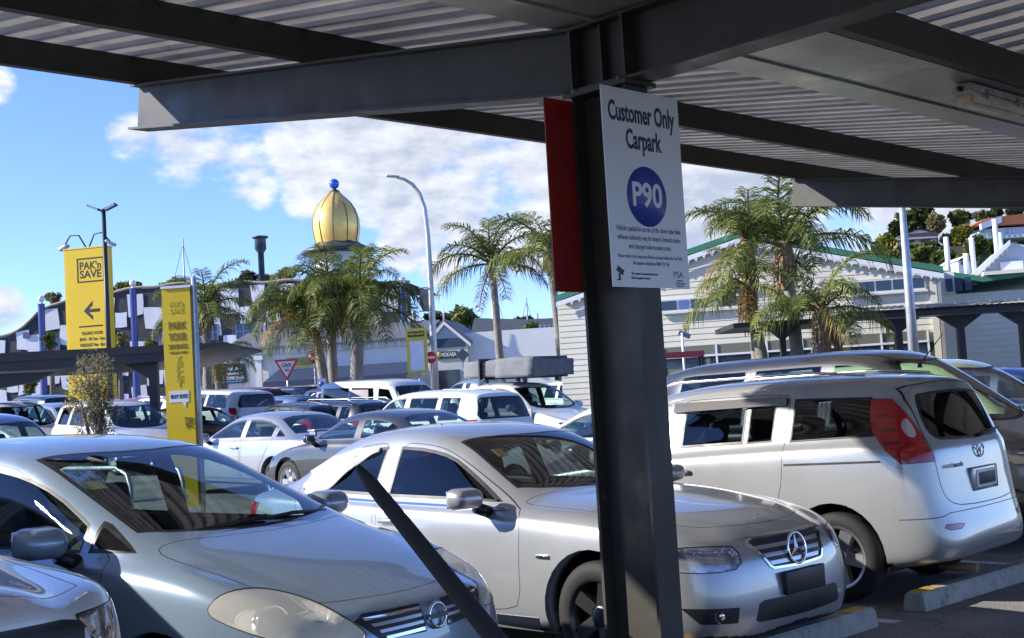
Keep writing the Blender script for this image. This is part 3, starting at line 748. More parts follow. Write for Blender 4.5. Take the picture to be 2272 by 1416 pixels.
def spec_minivan():                                          # boxy family car with a sliding door
    p = dict(L=4.5, fo=.90, wb=2.75, rw=.325, cowl=1.0, cab=(.95, 4.35), seat_s=2.1, nf=.8, tf=.85, seatz=.08, sh=.075, shy=.034)
    p['st'] = [0,.04,.1,.2,.38,.62,.85,1.05,1.25,1.5,1.75,2.0,2.4,2.8,3.2,3.6,3.9,4.15,4.32,4.43,4.5]
    p['zc'] = [(0,.80),(.1,.85),(.38,.93),(.85,1.05),(1.0,1.10),(1.8,1.54),(2.0,1.59),(2.5,1.645),(3.2,1.65),(3.9,1.625),(4.3,1.60),(4.5,1.57)]
    p['zb'] = [(0,.72),(.2,.80),(.62,.92),(1.05,.98),(1.5,1.03),(2.4,1.09),(3.3,1.13),(4.1,1.15),(4.5,1.12)]
    p['zr'] = [(0,.76),(.38,.90),(.85,1.02),(1.0,1.05),(1.15,1.09),(1.85,1.45),(2.1,1.515),(2.6,1.55),(3.4,1.55),(4.0,1.535),(4.5,1.50)]
    p['wr'] = [(0,.42),(.2,.54),(.38,.60),(.85,.68),(1.05,.72),(1.85,.635),(2.6,.63),(3.6,.625),(4.2,.605),(4.5,.56)]
    p['w'] = [(0,.48),(.04,.60),(.1,.70),(.2,.775),(.38,.825),(.62,.86),(1.0,.872),(3.6,.872),(4.1,.862),(4.32,.835),(4.43,.77),(4.5,.66)]
    p['zlo'] = [(0,.22),(.3,.19),(.8,.19),(3.8,.21),(4.2,.25),(4.5,.30)]
    p['nose'] = [(.2,.05),(.45,0),(.6,.01),(.75,.08),(.9,.14)]
    p['tail'] = [(.3,.05),(.45,-.02),(.58,-.015),(.635,.02),(.66,.085),(.85,.09),(1.05,.12),(1.2,.17),(1.4,.26),(1.55,.33)]
    g = p['regions'] = []
    g.append(dict(name='bonnet', kind='panel', proj='top', sym='c', poly=[(.14,-.3),(.18,.40),(.4,.62),(.95,.72),(.95,-.3)]))
    g.append(dict(name='windscreen', kind='glass', proj='top', sym='c', seal=.022, poly=screen_poly(p, .98, 1.18, 1.78, 1.88, .055)))
    g.append(dict(name='front_door', kind='panel', proj='side', poly=[(1.25,.30),(1.22,1.0),(1.85,1.41),(2.1,1.475),(2.18,1.48),(2.16,.95),(2.16,.30)]))
    g.append(dict(name='sliding_door', kind='panel', proj='side', poly=smooth_poly([(2.19,.30),(2.19,.95),(2.21,1.50),(2.6,1.515),(3.25,1.515),(3.285,1.49),(3.28,1.0),(3.26,.82),(3.17,.58),(3.12,.33),(3.08,.27),(2.22,.27)],2)))
    g.append(dict(name='window', kind='glass', proj='side', key='fw', mat=GLASS_D, parent='front_door', seal=.02, poly=[(1.45,1.07),(1.88,1.37),(2.05,1.425),(2.11,1.43),(2.10,1.11)]))
    g.append(dict(name='window', kind='glass', proj='side', key='sw', mat=glassm('privacy_glass', (.30,.36,.38)), parent='sliding_door', seal=.024, poly=[(2.33,1.13),(2.33,1.46),(2.92,1.465),(2.92,1.15)]))
    g.append(dict(name='window', kind='glass', proj='side', key='sw2', mat=glassm('privacy_glass', (.30,.36,.38)), parent='sliding_door', seal=.014, poly=[(2.94,1.15),(2.94,1.465),(3.17,1.465),(3.17,1.16)]))
    g.append(dict(name='quarter_window', kind='glass', proj='side', mat=GLASS_D, seal=.014, poly=[(3.315,1.155),(3.315,1.475),(3.93,1.46),(3.965,1.30),(3.985,1.18)]))
    g.append(dict(name='weather_shield', kind='proud', proj='side', lift=.03, thick=.012, mat=mat('smoke_acrylic', (.16,.15,.14), .12, 0, .6), poly=[(2.24,1.405),(2.24,1.475),(3.26,1.485),(3.26,1.425)]))
    g.append(dict(name='slide_rail', kind='dark', proj='side', thick=.02, poly=[(3.29,.985),(4.05,.998),(4.05,1.014),(3.29,1.002)]))
    g.append(dict(name='rear_bumper', kind='panel', proj='rear', sym='c', seal=.006, poly=[(-.3,.22),(.9,.22),(.9,.60),(.70,.615),(.62,.635),(-.3,.635)], zr=(.2,.66)))
    g.append(dict(name='tailgate', kind='panel', proj='rear', sym='c', seal=.007, poly=smooth_poly([(-.3,.655),(.42,.66),(.60,.70),(.66,.80),(.67,1.0),(.66,1.2),(.60,1.50),(.5,1.54),(-.3,1.56)],1), zr=(.55,1.6)))
    g.append(dict(name='rear_window', kind='glass', proj='rear', sym='c', mat=GLASS_D, parent='tailgate', seal=.02, poly=smooth_poly([(-.3,1.115),(.50,1.125),(.60,1.16),(.62,1.25),(.57,1.44),(.50,1.475),(-.3,1.49)],1), zr=(1.05,1.56)))
    g.append(dict(name='tail_light', kind='light', proj='cr', mat=REDL, seal=.004, label='tall red rear lamp beside the tailgate', poly=[(4.01,.79,1.45),(4.14,.70,1.44),(4.22,.67,1.30),(4.28,.655,1.18),(4.345,.64,.99),(4.19,.83,.985),(4.10,.85,1.08),(4.03,.83,1.22)]))
    for zz in (1.33, 1.235, 1.14):
        g.append(dict(name='lamp_rib', kind='proud', proj='cr', thick=.006, lift=.004, parent='tail_light', mat=mat('deep_red_lens', (.22,.006,.008), .18, 0, .8), poly=[(4.05,.80,zz),(4.13,.745,zz),(4.15,.74,zz-.022),(4.06,.81,zz-.022)]))
    g.append(dict(name='clear_lens', kind='light', proj='cr', mat=mat('frosted_lens', (.62,.52,.52), .15, .3, .8), seal=0, parent='tail_light', poly=smooth_poly([(4.19,.70,1.30),(4.215,.685,1.29),(4.26,.68,1.17),(4.22,.735,1.16),(4.17,.735,1.24)],2)))
    g.append(dict(name='reflector', kind='light', proj='cr', mat=REDL, seal=.004, poly=[(4.49,.50,.545),(4.47,.56,.555),(4.42,.68,.56),(4.41,.70,.535),(4.44,.66,.515),(4.48,.55,.515)]))
    g.append(dict(name='headlight', kind='light', proj='cf', mat=LENS, poly=[(.1,.5,.68),(.4,.82,.72),(.55,.83,.84),(.3,.6,.80)]))
    p['mirror'] = (1.45, 1.0, 1.12, .15, .22, .17)
    p['handles'] = [('sliding_door', 2.36, .955), ('front_door', 2.02, .945)]
    return p
def spec_generic(kind):
    """simpler cars of the far rows"""
    p = dict(nf=.8, tf=1.0)
    if kind == 'suv': d = dict(L=4.55, H=1.70, hood=.98, cowl=1.05, hdr=1.75, rear=4.3, wb=2.65, fo=.88, rw=.35, w=.90, belt=1.03, tail=[(.3,.05),(.6,0),(1.0,.05),(1.3,.18),(1.6,.36)])
    if kind == 'tall': d = dict(L=4.8, H=1.78, hood=1.16, cowl=1.75, hdr=2.45, rear=4.5, wb=2.8, fo=.92, rw=.38, w=.91, belt=1.14, nz=1.02, tail=[(.3,.05),(.6,0),(1.0,.05),(1.3,.18),(1.6,.36)])
    if kind == 'hatch': d = dict(L=4.0, H=1.50, hood=.92, cowl=.98, hdr=1.75, rear=3.8, wb=2.5, fo=.80, rw=.31, w=.85, belt=.96, tail=[(.3,.05),(.5,0),(.9,.05),(1.2,.25),(1.45,.48)])
    if kind == 'wagon': d = dict(L=4.6, H=1.52, hood=.90, cowl=1.15, hdr=1.95, rear=4.4, wb=2.65, fo=.9, rw=.32, w=.88, belt=.95, tail=[(.3,.05),(.5,0),(.9,.05),(1.2,.3),(1.45,.55)])
    if kind == 'van': d = dict(L=4.7, H=1.98, hood=1.08, cowl=.42, hdr=1.15, rear=4.65, wb=2.57, fo=1.0, rw=.33, w=.85, belt=1.15, tail=[(.3,.05),(.5,0),(1.0,.02),(1.5,.1),(1.9,.18)])
    if kind == 'mpv': d = dict(L=4.7, H=1.92, hood=1.10, cowl=.66, hdr=1.55, rear=4.5, wb=2.86, fo=.85, rw=.34, w=.88, belt=1.12, tail=[(.3,.05),(.5,0),(1.0,.05),(1.4,.2),(1.7,.35)])
    if kind == 'saloon': d = dict(L=4.75, H=1.46, hood=.90, cowl=1.3, hdr=2.05, rear=None, wb=2.8, fo=.9, rw=.33, w=.90, belt=.95, tail=[(.3,.05),(.5,0),(.8,.02),(1.0,.06)])
    if kind == 'ute': d = dict(L=5.3, H=1.80, hood=1.12, cowl=1.28, hdr=1.95, rear='cab', wb=3.22, fo=.92, rw=.39, w=.925, belt=1.17, tail=[(.4,0),(1.2,0)])
    if kind == 'canopy_ute': d = dict(L=5.3, H=1.80, hood=1.12, cowl=1.28, hdr=1.95, rear=5.2, wb=3.22, fo=.92, rw=.37, w=.91, belt=1.15, tail=[(.4,0),(1.1,0),(1.5,.12),(1.75,.25)])
    L, H, hd, co, hr, w, be = d['L'], d['H'], d['hood'], d['cowl'], d['hdr'], d['w'], d['belt']
    p.update(L=L, fo=d['fo'], wb=d['wb'], rw=d['rw'], cowl=co, seat_s=hr+.35, tail=d['tail'])
    p['seatz'] = H-1.52
    p['w'] = [(0,w-.36),(.05,w-.25),(.12,w-.16),(.25,w-.08),(.45,w-.03),(.7,w),(L-.8,w),(L-.4,w-.03),(L-.15,w-.1),(L-.05,w-.18),(L,w-.26)]
    lo = .2 if H < 1.6 else .27
    p['zlo'] = [(0,lo+.04),(.5,lo),(L-.8,lo),(L,lo+.1)]
    nz = d.get('nz', hd-.22)
    p['nose'] = [(lo,.05),(nz-.15,0),(nz,.04),(hd,.14)]
    zc = [(0,nz+.02),(.12,nz+.09),(co*.6,hd-.04),(co,hd+.04),(hr,H-.08),(hr+.25,H-.03),(hr+.7,H)]
    zr = [(0,nz),(co*.7,hd-.06),(co+.02,hd-.02),(co+.14,be+.06),(hr+.1,H-.155),(hr+.4,H-.10),(hr+.8,H-.09)]
    wr0 = w-.26
    wr = [(0,w-.42),(.25,w-.33),(co*.7,w-.22),(co+.1,w-.15),(hr+.1,wr0+.02),(hr+.8,wr0)]
    if kind == 'van': wr0 = w-.13; wr = [(0,w-.40),(.3,w-.2),(co,w-.12),(hr+.1,wr0),(hr+.8,wr0)]
    zb = [(0,nz-.06),(.25,nz+.02),(co*.8,be-.05),(co+.4,be),(L-.6,be+.05),(L,be+.03)]
    st = [0,.05,.12,.25,.45,.7]+([] if co < .8 else [co*.8])+[co+.02,co+.17,(co+hr)/2+.06,hr+.06,hr+.3,hr+.7]
    st = sorted(set(round(a, 3) for a in st))
    e0 = hr+.7
    if d['rear'] is None:                                     # three-box
        r0 = L-1.30; r1 = L-.62
        zc += [(r0-.35,H-.02),(r0,H-.07),(r1,be+.13),(L-.12,be+.10),(L,be+.06)]; zr += [(r0-.35,H-.10),(r0,H-.15),(r1-.1,be+.10),(r1+.1,be+.07),(L,be+.03)]
        wr += [(r0,wr0),(r1,w-.22),(L,w-.36)]
        st += [e0+.35, r0-.35, r0, (r0+r1)/2, r1, r1+.15, L-.3, L-.15, L-.05, L]; p['cab'] = (co, r1)
        sg_end = r1-.18
    elif d['rear'] == 'cab':                                  # pick-up with an open tray
        c1 = 3.35
        zc += [(c1-.1,H-.03),(c1,H-.08),(c1+.12,be+.06),(c1+.3,be+.03),(L,be+.02)]; zr += [(c1-.1,H-.12),(c1,H-.16),(c1+.12,be+.05),(c1+.3,be+.025),(L,be+.015)]
        wr += [(c1,wr0),(c1+.15,w-.18),(L,w-.3)]
        st += [e0+.3, c1-.15, c1, c1+.1, c1+.25, 4.2, L-.45, L-.15, L-.05, L]; p['cab'] = (co, c1); sg_end = c1-.12
    else:
        zc += [(L-.8,H-.02),(L,H-.09)]; zr += [(L-.8,H-.10),(L,H-.16)]; wr += [(L-.5,wr0-.01),(L,wr0-.06)]
        st += [e0+.4, e0+.8, L-1.1, L-.75, L-.45, L-.22, L-.08, L]; p['cab'] = (co, L-.1); sg_end = L-.62
    p['zc'], p['zr'], p['wr'], p['zb'] = zc, zr, wr, zb
    p['st'] = sorted(set(round(a, 3) for a in st))
    g = p['regions'] = []
    bp = hr+.62; cp = min(bp+.95, sg_end-.25)
    g.append(dict(name='windscreen', kind='glass', proj='top' if kind != 'van' else 'front', sym='c', seal=.035,
                  poly=screen_poly(p, co+.0, co+.19, hr-.03, hr+.08, .065) if kind != 'van' else [(-.2,1.12),(.60,1.14),(.66,1.2),(.62,1.72),(.55,1.77),(-.2,1.79)], **({} if kind != 'van' else {'zr': (1.0, 1.85)})))
    if kind == 'van':
        g[0].update(proj='front'); g.append(dict(name='front_door', kind='panel', proj='side', poly=[(.62,.4),(.55,1.1),(1.12,1.80),(1.75,1.84),(1.75,.4)]))
        g.append(dict(name='window', kind='glass', proj='side', parent='front_door', mat=GLASS_D, key='fw', seal=.02, poly=[(.85,1.2),(1.2,1.70),(1.66,1.73),(1.66,1.18)]))
        g.append(dict(name='side_window', kind='glass', proj='side', mat=GLASS_D, key='w2', seal=.02, poly=[(1.88,1.2),(1.88,1.74),(2.9,1.75),(2.9,1.21)]))
        g.append(dict(name='side_window', kind='glass', proj='side', mat=GLASS_D, key='w3', seal=.02, poly=[(3.02,1.21),(3.02,1.75),(4.3,1.72),(4.3,1.22)]))
    else:
        f0 = co+.30
        g.append(dict(name='front_door', kind='panel', proj='side', poly=[(f0-.12,lo+.12)]+[(s, ip(zr, s)-.04) for s in np.linspace(f0+.05, bp, 6)]+[(bp,lo+.12)]))
        g.append(dict(name='rear_door', kind='panel', proj='side', poly=[(bp+.03,lo+.12)]+[(s, ip(zr, s)-.04) for s in np.linspace(bp+.04, cp, 4)]+[(cp-.02,be),(d['fo']+d['wb']-d['rw']-.1,lo+.3),(d['fo']+d['wb']-d['rw']-.12,lo+.12)]))
        g.append(dict(name='window', kind='glass', proj='side', key='fw', parent='front_door', seal=.014, poly=side_glass(p, f0+.06, bp-.05)))
        g.append(dict(name='window', kind='glass', proj='side', key='rw', parent='rear_door', seal=.014, poly=side_glass(p, bp+.08, cp-.06, n=6)))
        if sg_end-cp > .3 and kind != 'ute':
            g.append(dict(name='quarter_window', kind='glass', proj='side', seal=.014, poly=side_glass(p, cp+.05, sg_end, n=5, slant1=-.05)))
    if d['rear'] is None:
        g.append(dict(name='rear_window', kind='glass', proj='top', sym='c', seal=.022, poly=[(r1-.02,-.1),(r1-.02,.4),(r1-.1,wr0),(r0+.3,wr0-.05),(r0+.05,wr0-.10),(r0,.3),(r0,-.1)]))
    elif d['rear'] != 'cab':
        g.append(dict(name='rear_window', kind='glass', proj='rear', sym='c', seal=.022, mat=GLASS_D, poly=smooth_poly([(-.2,be+.10),(w-.26,be+.10),(w-.24,be+.18),(wr0-.07,H-.22),(wr0-.16,H-.17),(-.2,H-.16)],0), zr=(be, H-.1)))
    tl = L-.02
    if d['rear'] is None: g.append(dict(name='tail_light', kind='light', proj='cr', mat=REDL, poly=[(tl,.5,.72),(tl-.05,w-.2,.68),(tl-.42,w,.78),(tl-.34,w-.02,.92),(tl-.1,.5,.94)]))
    else: g.append(dict(name='tail_light', kind='light', proj='cr', mat=REDL, poly=[(tl-.02,w-.24,be-.25),(tl-.2,w-.05,be-.25),(tl-.38,w-.05,be+.1),(tl-.2,w-.22,be+.1)]))
    g.append(dict(name='headlight', kind='light', proj='cf', mat=LENS, poly=[(.08,w-.42,nz-.12),(.3,w-.08,nz-.10),(.52,w-.04,nz+.02),(.3,w-.2,nz+.03),(.12,w-.42,nz)]))
    g.append(dict(name='grille', kind='dark', proj='front', sym='c', thick=.03, poly=[(-.1,nz-.03),(w-.48,nz-.03),(w-.52,nz-.15),(-.1,nz-.17)]))
    p['mirror'] = (co+.42, w+.12, be+.07, .14, .22, .17)
    p['handles'] = [('front_door', bp-.14, be-.1)]
    return p
# ================================================================== ground
def ground_mat(name, col, nsc, var, crack=False):
    m = mat(name, col, .92, noise=var, nscale=nsc, bump=.5, bscale=70)
    n = m.node_tree.nodes; l = m.node_tree.links; b = n['Principled BSDF']; src = b.inputs['Base Color'].links[0].from_socket; t = n.new('ShaderNodeTexCoord')
    def mul(node_out, lo, hi, f0, f1, src):
        mr = n.new('ShaderNodeMapRange'); mr.inputs['From Min'].default_value = f0; mr.inputs['From Max'].default_value = f1; mr.inputs['To Min'].default_value = lo; mr.inputs['To Max'].default_value = hi; l.new(node_out, mr.inputs['Value'])
        x = n.new('ShaderNodeMix'); x.data_type = 'RGBA'; x.blend_type = 'MULTIPLY'; x.inputs['Factor'].default_value = 1; l.new(src, x.inputs['A']); l.new(mr.outputs[0], x.inputs['B']); return x.outputs['Result']
    a = n.new('ShaderNodeTexNoise'); a.inputs['Scale'].default_value = 85; a.inputs['Detail'].default_value = 2; l.new(t.outputs['Object'], a.inputs['Vector']); src = mul(a.outputs[0], .55, 1.35, .35, .65, src)      # stone chips
    c = n.new('ShaderNodeTexNoise'); c.inputs['Scale'].default_value = .55; c.inputs['Detail'].default_value = 5; l.new(t.outputs['Object'], c.inputs['Vector']); src = mul(c.outputs[0], .6, 1.15, .35, .6, src)       # old stains
    v = n.new('ShaderNodeTexVoronoi'); v.feature = 'DISTANCE_TO_EDGE'; v.inputs['Scale'].default_value = .7; w = n.new('ShaderNodeTexNoise'); w.inputs['Scale'].default_value = 2.5
    l.new(t.outputs['Object'], w.inputs['Vector']); ad = n.new('ShaderNodeVectorMath'); ad.operation = 'ADD'; l.new(t.outputs['Object'], ad.inputs[0]); l.new(w.outputs['Color'], ad.inputs[1]); l.new(ad.outputs[0], v.inputs['Vector']); src = mul(v.outputs['Distance'], .45, 1.0, .0, .012, src)  # cracks
    l.new(src, b.inputs['Base Color']); return m
ASPH = ground_mat('asphalt', (.24, .23, .215), 1.3, .32)
bm = bmesh.new()
xs = [400, 60, 20, -9.5, -26, -36, -44, -60, -160, -900]; ys = [-600, -60, 0, 30, 60, 120, 900]
gv = [[bm.verts.new((x, y, gz(x))) for y in ys] for x in xs]
for i in range(len(xs)-1):
    for j in range(len(ys)-1): bm.faces.new((gv[i][j], gv[i+1][j], gv[i+1][j+1], gv[i][j+1]))
bmesh.ops.recalc_face_normals(bm, faces=bm.faces[:])
if bm.faces[0].normal.z < 0: bmesh.ops.reverse_faces(bm, faces=bm.faces[:])
ground = tag(bm_obj('ground', bm, ASPH), kind='structure')
LINEM = mat('worn_line_paint', (.62, .62, .60), .8, noise=.4, nscale=9)
BAYS = [-2.1, 2.05, 4.87, 7.62, 10.38, 13.1, 15.9, 18.6]
for y in BAYS:
    bm = bmesh.new(); add_box(bm, (-6.9, y, .003), (5.0, .10, .004)); bm_obj('bay_line', bm, LINEM, ground)
CONC = mat('concrete', (.36, .35, .32), .9, noise=.3, nscale=7, bump=.4, bscale=60)
wear(CONC, (.10, .095, .085), 5, .60, .74)
YELP = mat('worn_yellow_paint', (.52, .33, .05), .8, noise=.5, nscale=11)
def wheel_stop(y0, y1, label):
    t = empty('wheel_stop', (-4.5, (y0+y1)/2, 0)); L = y1-y0
    bm = bmesh.new(); add_prism(bm, [(-.085,0),(.085,0),(.07,.10),(.055,.125),(-.055,.125),(-.07,.10)], -L/2, L/2, (1,0,0), (0,0,1), (0,1,0))
    bmesh.ops.recalc_face_normals(bm, faces=bm.faces[:]); bmesh.ops.bevel(bm, geom=bm.edges[:], offset=.008, segments=2, affect='EDGES')
    bm_obj('block', bm, CONC, t)
    for s in (-1, 1): box('paint_band', (0, s*(L/2-.16), .127), (.10, .26, .004), YELP, t)
    tag(t, label, 'wheel stop', 'wheel stops of the front row')
wheel_stop(5.42, 7.43, 'concrete wheel stop under the nose of the silver saloon')
wheel_stop(8.03, 10.05, 'concrete wheel stop with yellow end behind the silver minivan')
wheel_stop(2.45, 4.45, 'concrete wheel stop below the ice blue hatchback')
wheel_stop(10.7, 12.7, 'concrete wheel stop in front of the dark grey people mover')

# ================================================================== carport canopy over the camera
SHEET = mat('zinc_sheet', (.68, .63, .55), .45, .15, noise=.16, nscale=3, rvar=.1)
def vary(m, lo, hi):                                         # every copy of a piece weathers a little differently
    n = m.node_tree.nodes; l = m.node_tree.links; b = n['Principled BSDF']; src = b.inputs['Base Color'].links[0].from_socket
    oi = n.new('ShaderNodeObjectInfo'); mr = n.new('ShaderNodeMapRange'); mr.inputs['To Min'].default_value = lo; mr.inputs['To Max'].default_value = hi; l.new(oi.outputs['Random'], mr.inputs['Value'])
    x = n.new('ShaderNodeMix'); x.data_type = 'RGBA'; x.blend_type = 'MULTIPLY'; x.inputs['Factor'].default_value = 1; l.new(src, x.inputs['A']); l.new(mr.outputs[0], x.inputs['B']); l.new(x.outputs['Result'], b.inputs['Base Color'])
vary(SHEET, .72, 1.0); wear(SHEET, (.30, .26, .20), 2.2, .58, .80)
GUT = mat('gutter_sheet', (.56, .53, .47), .35, .4, noise=.3, nscale=1.6, rvar=.12); wear(GUT, (.20, .15, .11), 3.0, .60, .82)
BOLT = mat('bolt_zinc', (.30, .31, .30), .45, .8)
SL = .159
def ztop(x): return 3.46+SL*(-4.36-x) if x < -4.36 else 3.46
can = empty('carport_canopy', (-4.195, 4.87, 0))
tag(can, 'dark grey steel carport canopy with corrugated roof above the front row', 'carport')
O = Vector(can.location)
def ibeam(name, a, b, up, side, depth=.34, width=.17, tf=.016, tw=.011):
    """I section from a to b (points on the top centre line)"""
    bm = bmesh.new(); a, b, up, side = Vector(a), Vector(b), Vector(up), Vector(side)
    h = width/2; w = tw/2
    prof = [(-h,0),(h,0),(h,-tf),(w,-tf),(w,-depth+tf),(h,-depth+tf),(h,-depth),(-h,-depth),(-h,-depth+tf),(-w,-depth+tf),(-w,-tf),(-h,-tf)]
    va = [bm.verts.new(a+side*p+up*q-O) for p, q in prof]; vb = [bm.verts.new(b+side*p+up*q-O) for p, q in prof]
    for i in range(12): bm.faces.new((va[i], va[(i+1)%12], vb[(i+1)%12], vb[i]))
    bm.faces.new(va[::-1]); bm.faces.new(vb); bmesh.ops.recalc_face_normals(bm, faces=bm.faces[:])
    return bm_obj(name, bm, STEEL, can)
def frame(y):
    col_ = ibeam('column', (-4.015, y, 0), (-4.015, y, 3.09), (1,0,0), (0,1,0), .36, .17, .017, .012)
    bp = box('base_plate', Vector((-4.195, y, .012))-O, (.5, .34, .024), STEEL, can)
    cp = box('cap_plate', Vector((-4.195, y, 3.102))-O, (.42, .24, .024), STEEL, can)
    for dx in (-.15, .15):
        for dy in (-.09, .09):
            bm = bmesh.new(); add_lathe(bm, [(0,.02),(.016,.02),(.016,0)], 6, Matrix.Translation(Vector((-4.195+dx, y+dy, 3.114))-O)); bm_obj('bolt', bm, BOLT, cp)
    ibeam('rafter_stub', (-4.37, y, 3.46), (-4.02, y, 3.46), (0,0,1), (0,1,0))
    for x in (-4.37, -4.015): box('stiffener_plate', Vector((x, y, 3.29))-O, (.018, .172, .345), STEEL, can)
    box('web_plate', Vector((-4.19, y-.03, 3.29))-O, (.012, .045, .30), STEEL, can)
    n = Vector((SL, 0, 1)).normalized()
    ibeam('rafter', (-4.362, y, 3.461), (-8.97, y, ztop(-8.97)), n, (0,1,0), .345)
    ibeam('rafter', (-4.022, y, 3.459), (2.2, y, 3.459+.02), (0,0,1), (0,1,0), .345)
for y in (-4.13, 4.87, 13.87, 22.87): frame(y)
Y0, Y1 = -5.2, 31.0
def purlin(x, z0, h, name='purlin', lean=0.0, y0=Y0, y1=Y1, lip=.065):
    """C section along y, open side towards -x"""
    bm = bmesh.new(); t = .006
    pr = [(0,0),(0,h),(-lip,h),(-lip,h-t),(-t,h-t),(-t,t),(-lip,t),(-lip,0)]
    va = [bm.verts.new(Vector((x+a, y0, z0+b))-O) for a, b in pr]; vb = [bm.verts.new(Vector((x+a, y1, z0+b))-O) for a, b in pr]
    for i in range(8): bm.faces.new((va[i], va[(i+1)%8], vb[(i+1)%8], vb[i]))
    bm.faces.new(va); bm.faces.new(vb[::-1]); bmesh.ops.recalc_face_normals(bm, faces=bm.faces[:])
    return bm_obj(name, bm, mat('purlin_steel', (.026, .023, .019), .55, noise=.2, nscale=4), can)
PX = [-8.84, -6.62, -4.72]
for x in PX[:2]:
    z = ztop(x)+.004
    po = purlin(x, z, .205)
    for y in (-4.13, 4.87, 13.87, 22.87):
        c = box('cleat', Vector((x-.085, y, z+.10))-O, (.09, .012, .19), STEEL, can)
        for q in (.055, .14):
            for sx in (-.02,):
                bm = bmesh.new(); add_lathe(bm, [(0,.03),(.017,.03),(.017,0)], 6, Matrix.Translation(Vector((x-.09+sx, y-.006, z+q))-O) @ Matrix.Rotation(R_(90), 4, 'X')); bm_obj('bolt', bm, BOLT, c)
# right-hand purlin beside the gutter and the ones beyond, out over the lane
for x, z in ((-3.56, 3.462), (-1.6, 3.468), (.4, 3.472), (2.1, 3.477)): purlin(x, z, .20)
# corrugated roofing sheets: three pans of 255 mm each, laid side by side along the canopy
def sheet_mesh(xa, za, xb, zb_, n):
    prof = []; p = .255; rh = .038
    for k in range(3): prof += [(k*p, 0), (k*p+.15, 0), (k*p+.172, rh), (k*p+.233, rh)]
    prof += [(3*p, 0), (3*p+.012, 0)]
    bm = bmesh.new(); a = [bm.verts.new((xa, y, za+z)) for y, z in prof]; b = [bm.verts.new((xb, y, zb_+z)) for y, z in prof]
    for i in range(len(prof)-1): bm.faces.new((a[i], a[i+1], b[i+1], b[i]))
    ex = bmesh.ops.solidify(bm, geom=bm.faces[:], thickness=.002)
    me = bpy.data.meshes.new('roof_sheet'); bm.to_mesh(me); bm.free(); me.materials.append(SHEET); return me
def zs(x): return ztop(x)+.212
ms = sheet_mesh(-9.06, zs(-9.06), -4.50, zs(-4.50), 3)
ms2 = sheet_mesh(-3.62, 3.667, 2.4, 3.692, 3)
y = Y0
while y < Y1-.7:
    for m_ in (ms, ms2):
        o = new_obj('roof_sheet', m_, can); o.location = Vector((0, y, 0))-O+Vector((0,0,(rnd.random()-.5)*.0016))
    y += .765
# box gutter on the column line: sloping side flashings and a flat floor
bm = bmesh.new()
g_ = [(-4.50, 3.70), (-4.49, 3.485), (-4.22, 3.474), (-3.66, 3.474), (-3.655, 3.70)]
gys = list(np.linspace(Y0, Y1, 16))
for j in range(15):
    a = [bm.verts.new(Vector((x, gys[j], z))-O) for x, z in g_]; b = [bm.verts.new(Vector((x, gys[j+1], z+.0))-O) for x, z in g_]
    for i in range(4): bm.faces.new((a[i], a[i+1], b[i+1], b[i]))
bmesh.ops.recalc_face_normals(bm, faces=bm.faces[:]); bmesh.ops.solidify(bm, geom=bm.faces[:], thickness=.003)
gut = bm_obj('gutter', bm, GUT, can)
box('gutter_strip', Vector((-4.215, (Y0+Y1)/2, 3.466))-O, (.025, Y1-Y0, .012), GUT, can)
# fluorescent batten under the gutter
FIT = mat('aged_fitting', (.66, .63, .54), .6, noise=.45, nscale=9)
DIFF = mat('yellowed_diffuser', (.80, .66, .40), .3, 0, .3, noise=.35, nscale=6)
lt = empty('fluorescent_light', (-3.80, 8.55, 3.462))
b = bmesh.new(); add_box(b, (0, 0, -.035), (.15, 1.30, .07)); bmesh.ops.bevel(b, geom=b.edges[:], offset=.018, segments=2, affect='EDGES'); bm_obj('housing', b, FIT, lt)
b = bmesh.new(); add_box(b, (0, 0, -.105), (.16, 1.28, .075))
for v in b.verts:
    if v.co.z < -.12: v.co.x *= .62; v.co.y *= .96
bmesh.ops.bevel(b, geom=b.edges[:], offset=.02, segments=2, affect='EDGES'); bm_obj('diffuser', b, DIFF, lt)
for yy in (-.45, .0, .45):
    for sx in (-1, 1): box('clip', (sx*.083, yy, -.06), (.008, .03, .06), BOLT, lt)
b = bmesh.new(); add_lathe(b, [(0,.03),(.018,.03),(.018,0)], 10, Matrix.Translation((0, -.65, -.035)) @ Matrix.Rotation(R_(90), 4, 'X')); bm_obj('cable_gland', b, BLACK, lt)
tag(lt, 'weathered fluorescent light with yellowed cover under the canopy gutter', 'light')
# signs on the column
SW = mat('sign_white', (.72, .74, .77), .35, noise=.03, nscale=2)
sg = empty('parking_sign', (-4.004, 4.88, 2.085)); sg_y = Vector((0,1,0)); sg_z = Vector((0,0,1))
b = bmesh.new(); add_box(b, (0, 0, .487), (.006, .585, .975)); bm_obj('panel', b, SW, sg)
X_ = .0035
def st(txt, size, z, width=None, y=0.0, m=INK, align='CENTER', bold=0.0): return lettering(txt, size, m, sg, (X_, y, z), sg_y, sg_z, width, align, .0012, bold)
st('Customer Only', .135, .855, .505, bold=.0035); st('Carpark', .135, .725, .27, bold=.0035)
b = bmesh.new(); add_lathe(b, [(0,.0012),(.150,.0012),(.150,0)], 48, Matrix.Translation((X_, 0, .45)) @ Matrix.Rotation(R_(90), 4, 'Y')); dsk = bm_obj('blue_disc', b, mat('sign_blue', (.045, .065, .36), .4), sg)
b = None
lettering('P90', .165, SW, sg, (X_+.0014, 0, .452), sg_y, sg_z, .225, 'CENTER', .0012, .004)
GREYT = mat('grey_print', (.20, .20, .25), .5)
for i, (t_, w_) in enumerate((('Vehicles parked in excess of the above time limit', .49), ('without authority may be issued a breach notice', .48), ('and charged enforcement costs', .32))): st(t_, .038, .285-.043*i, w_, m=GREYT)
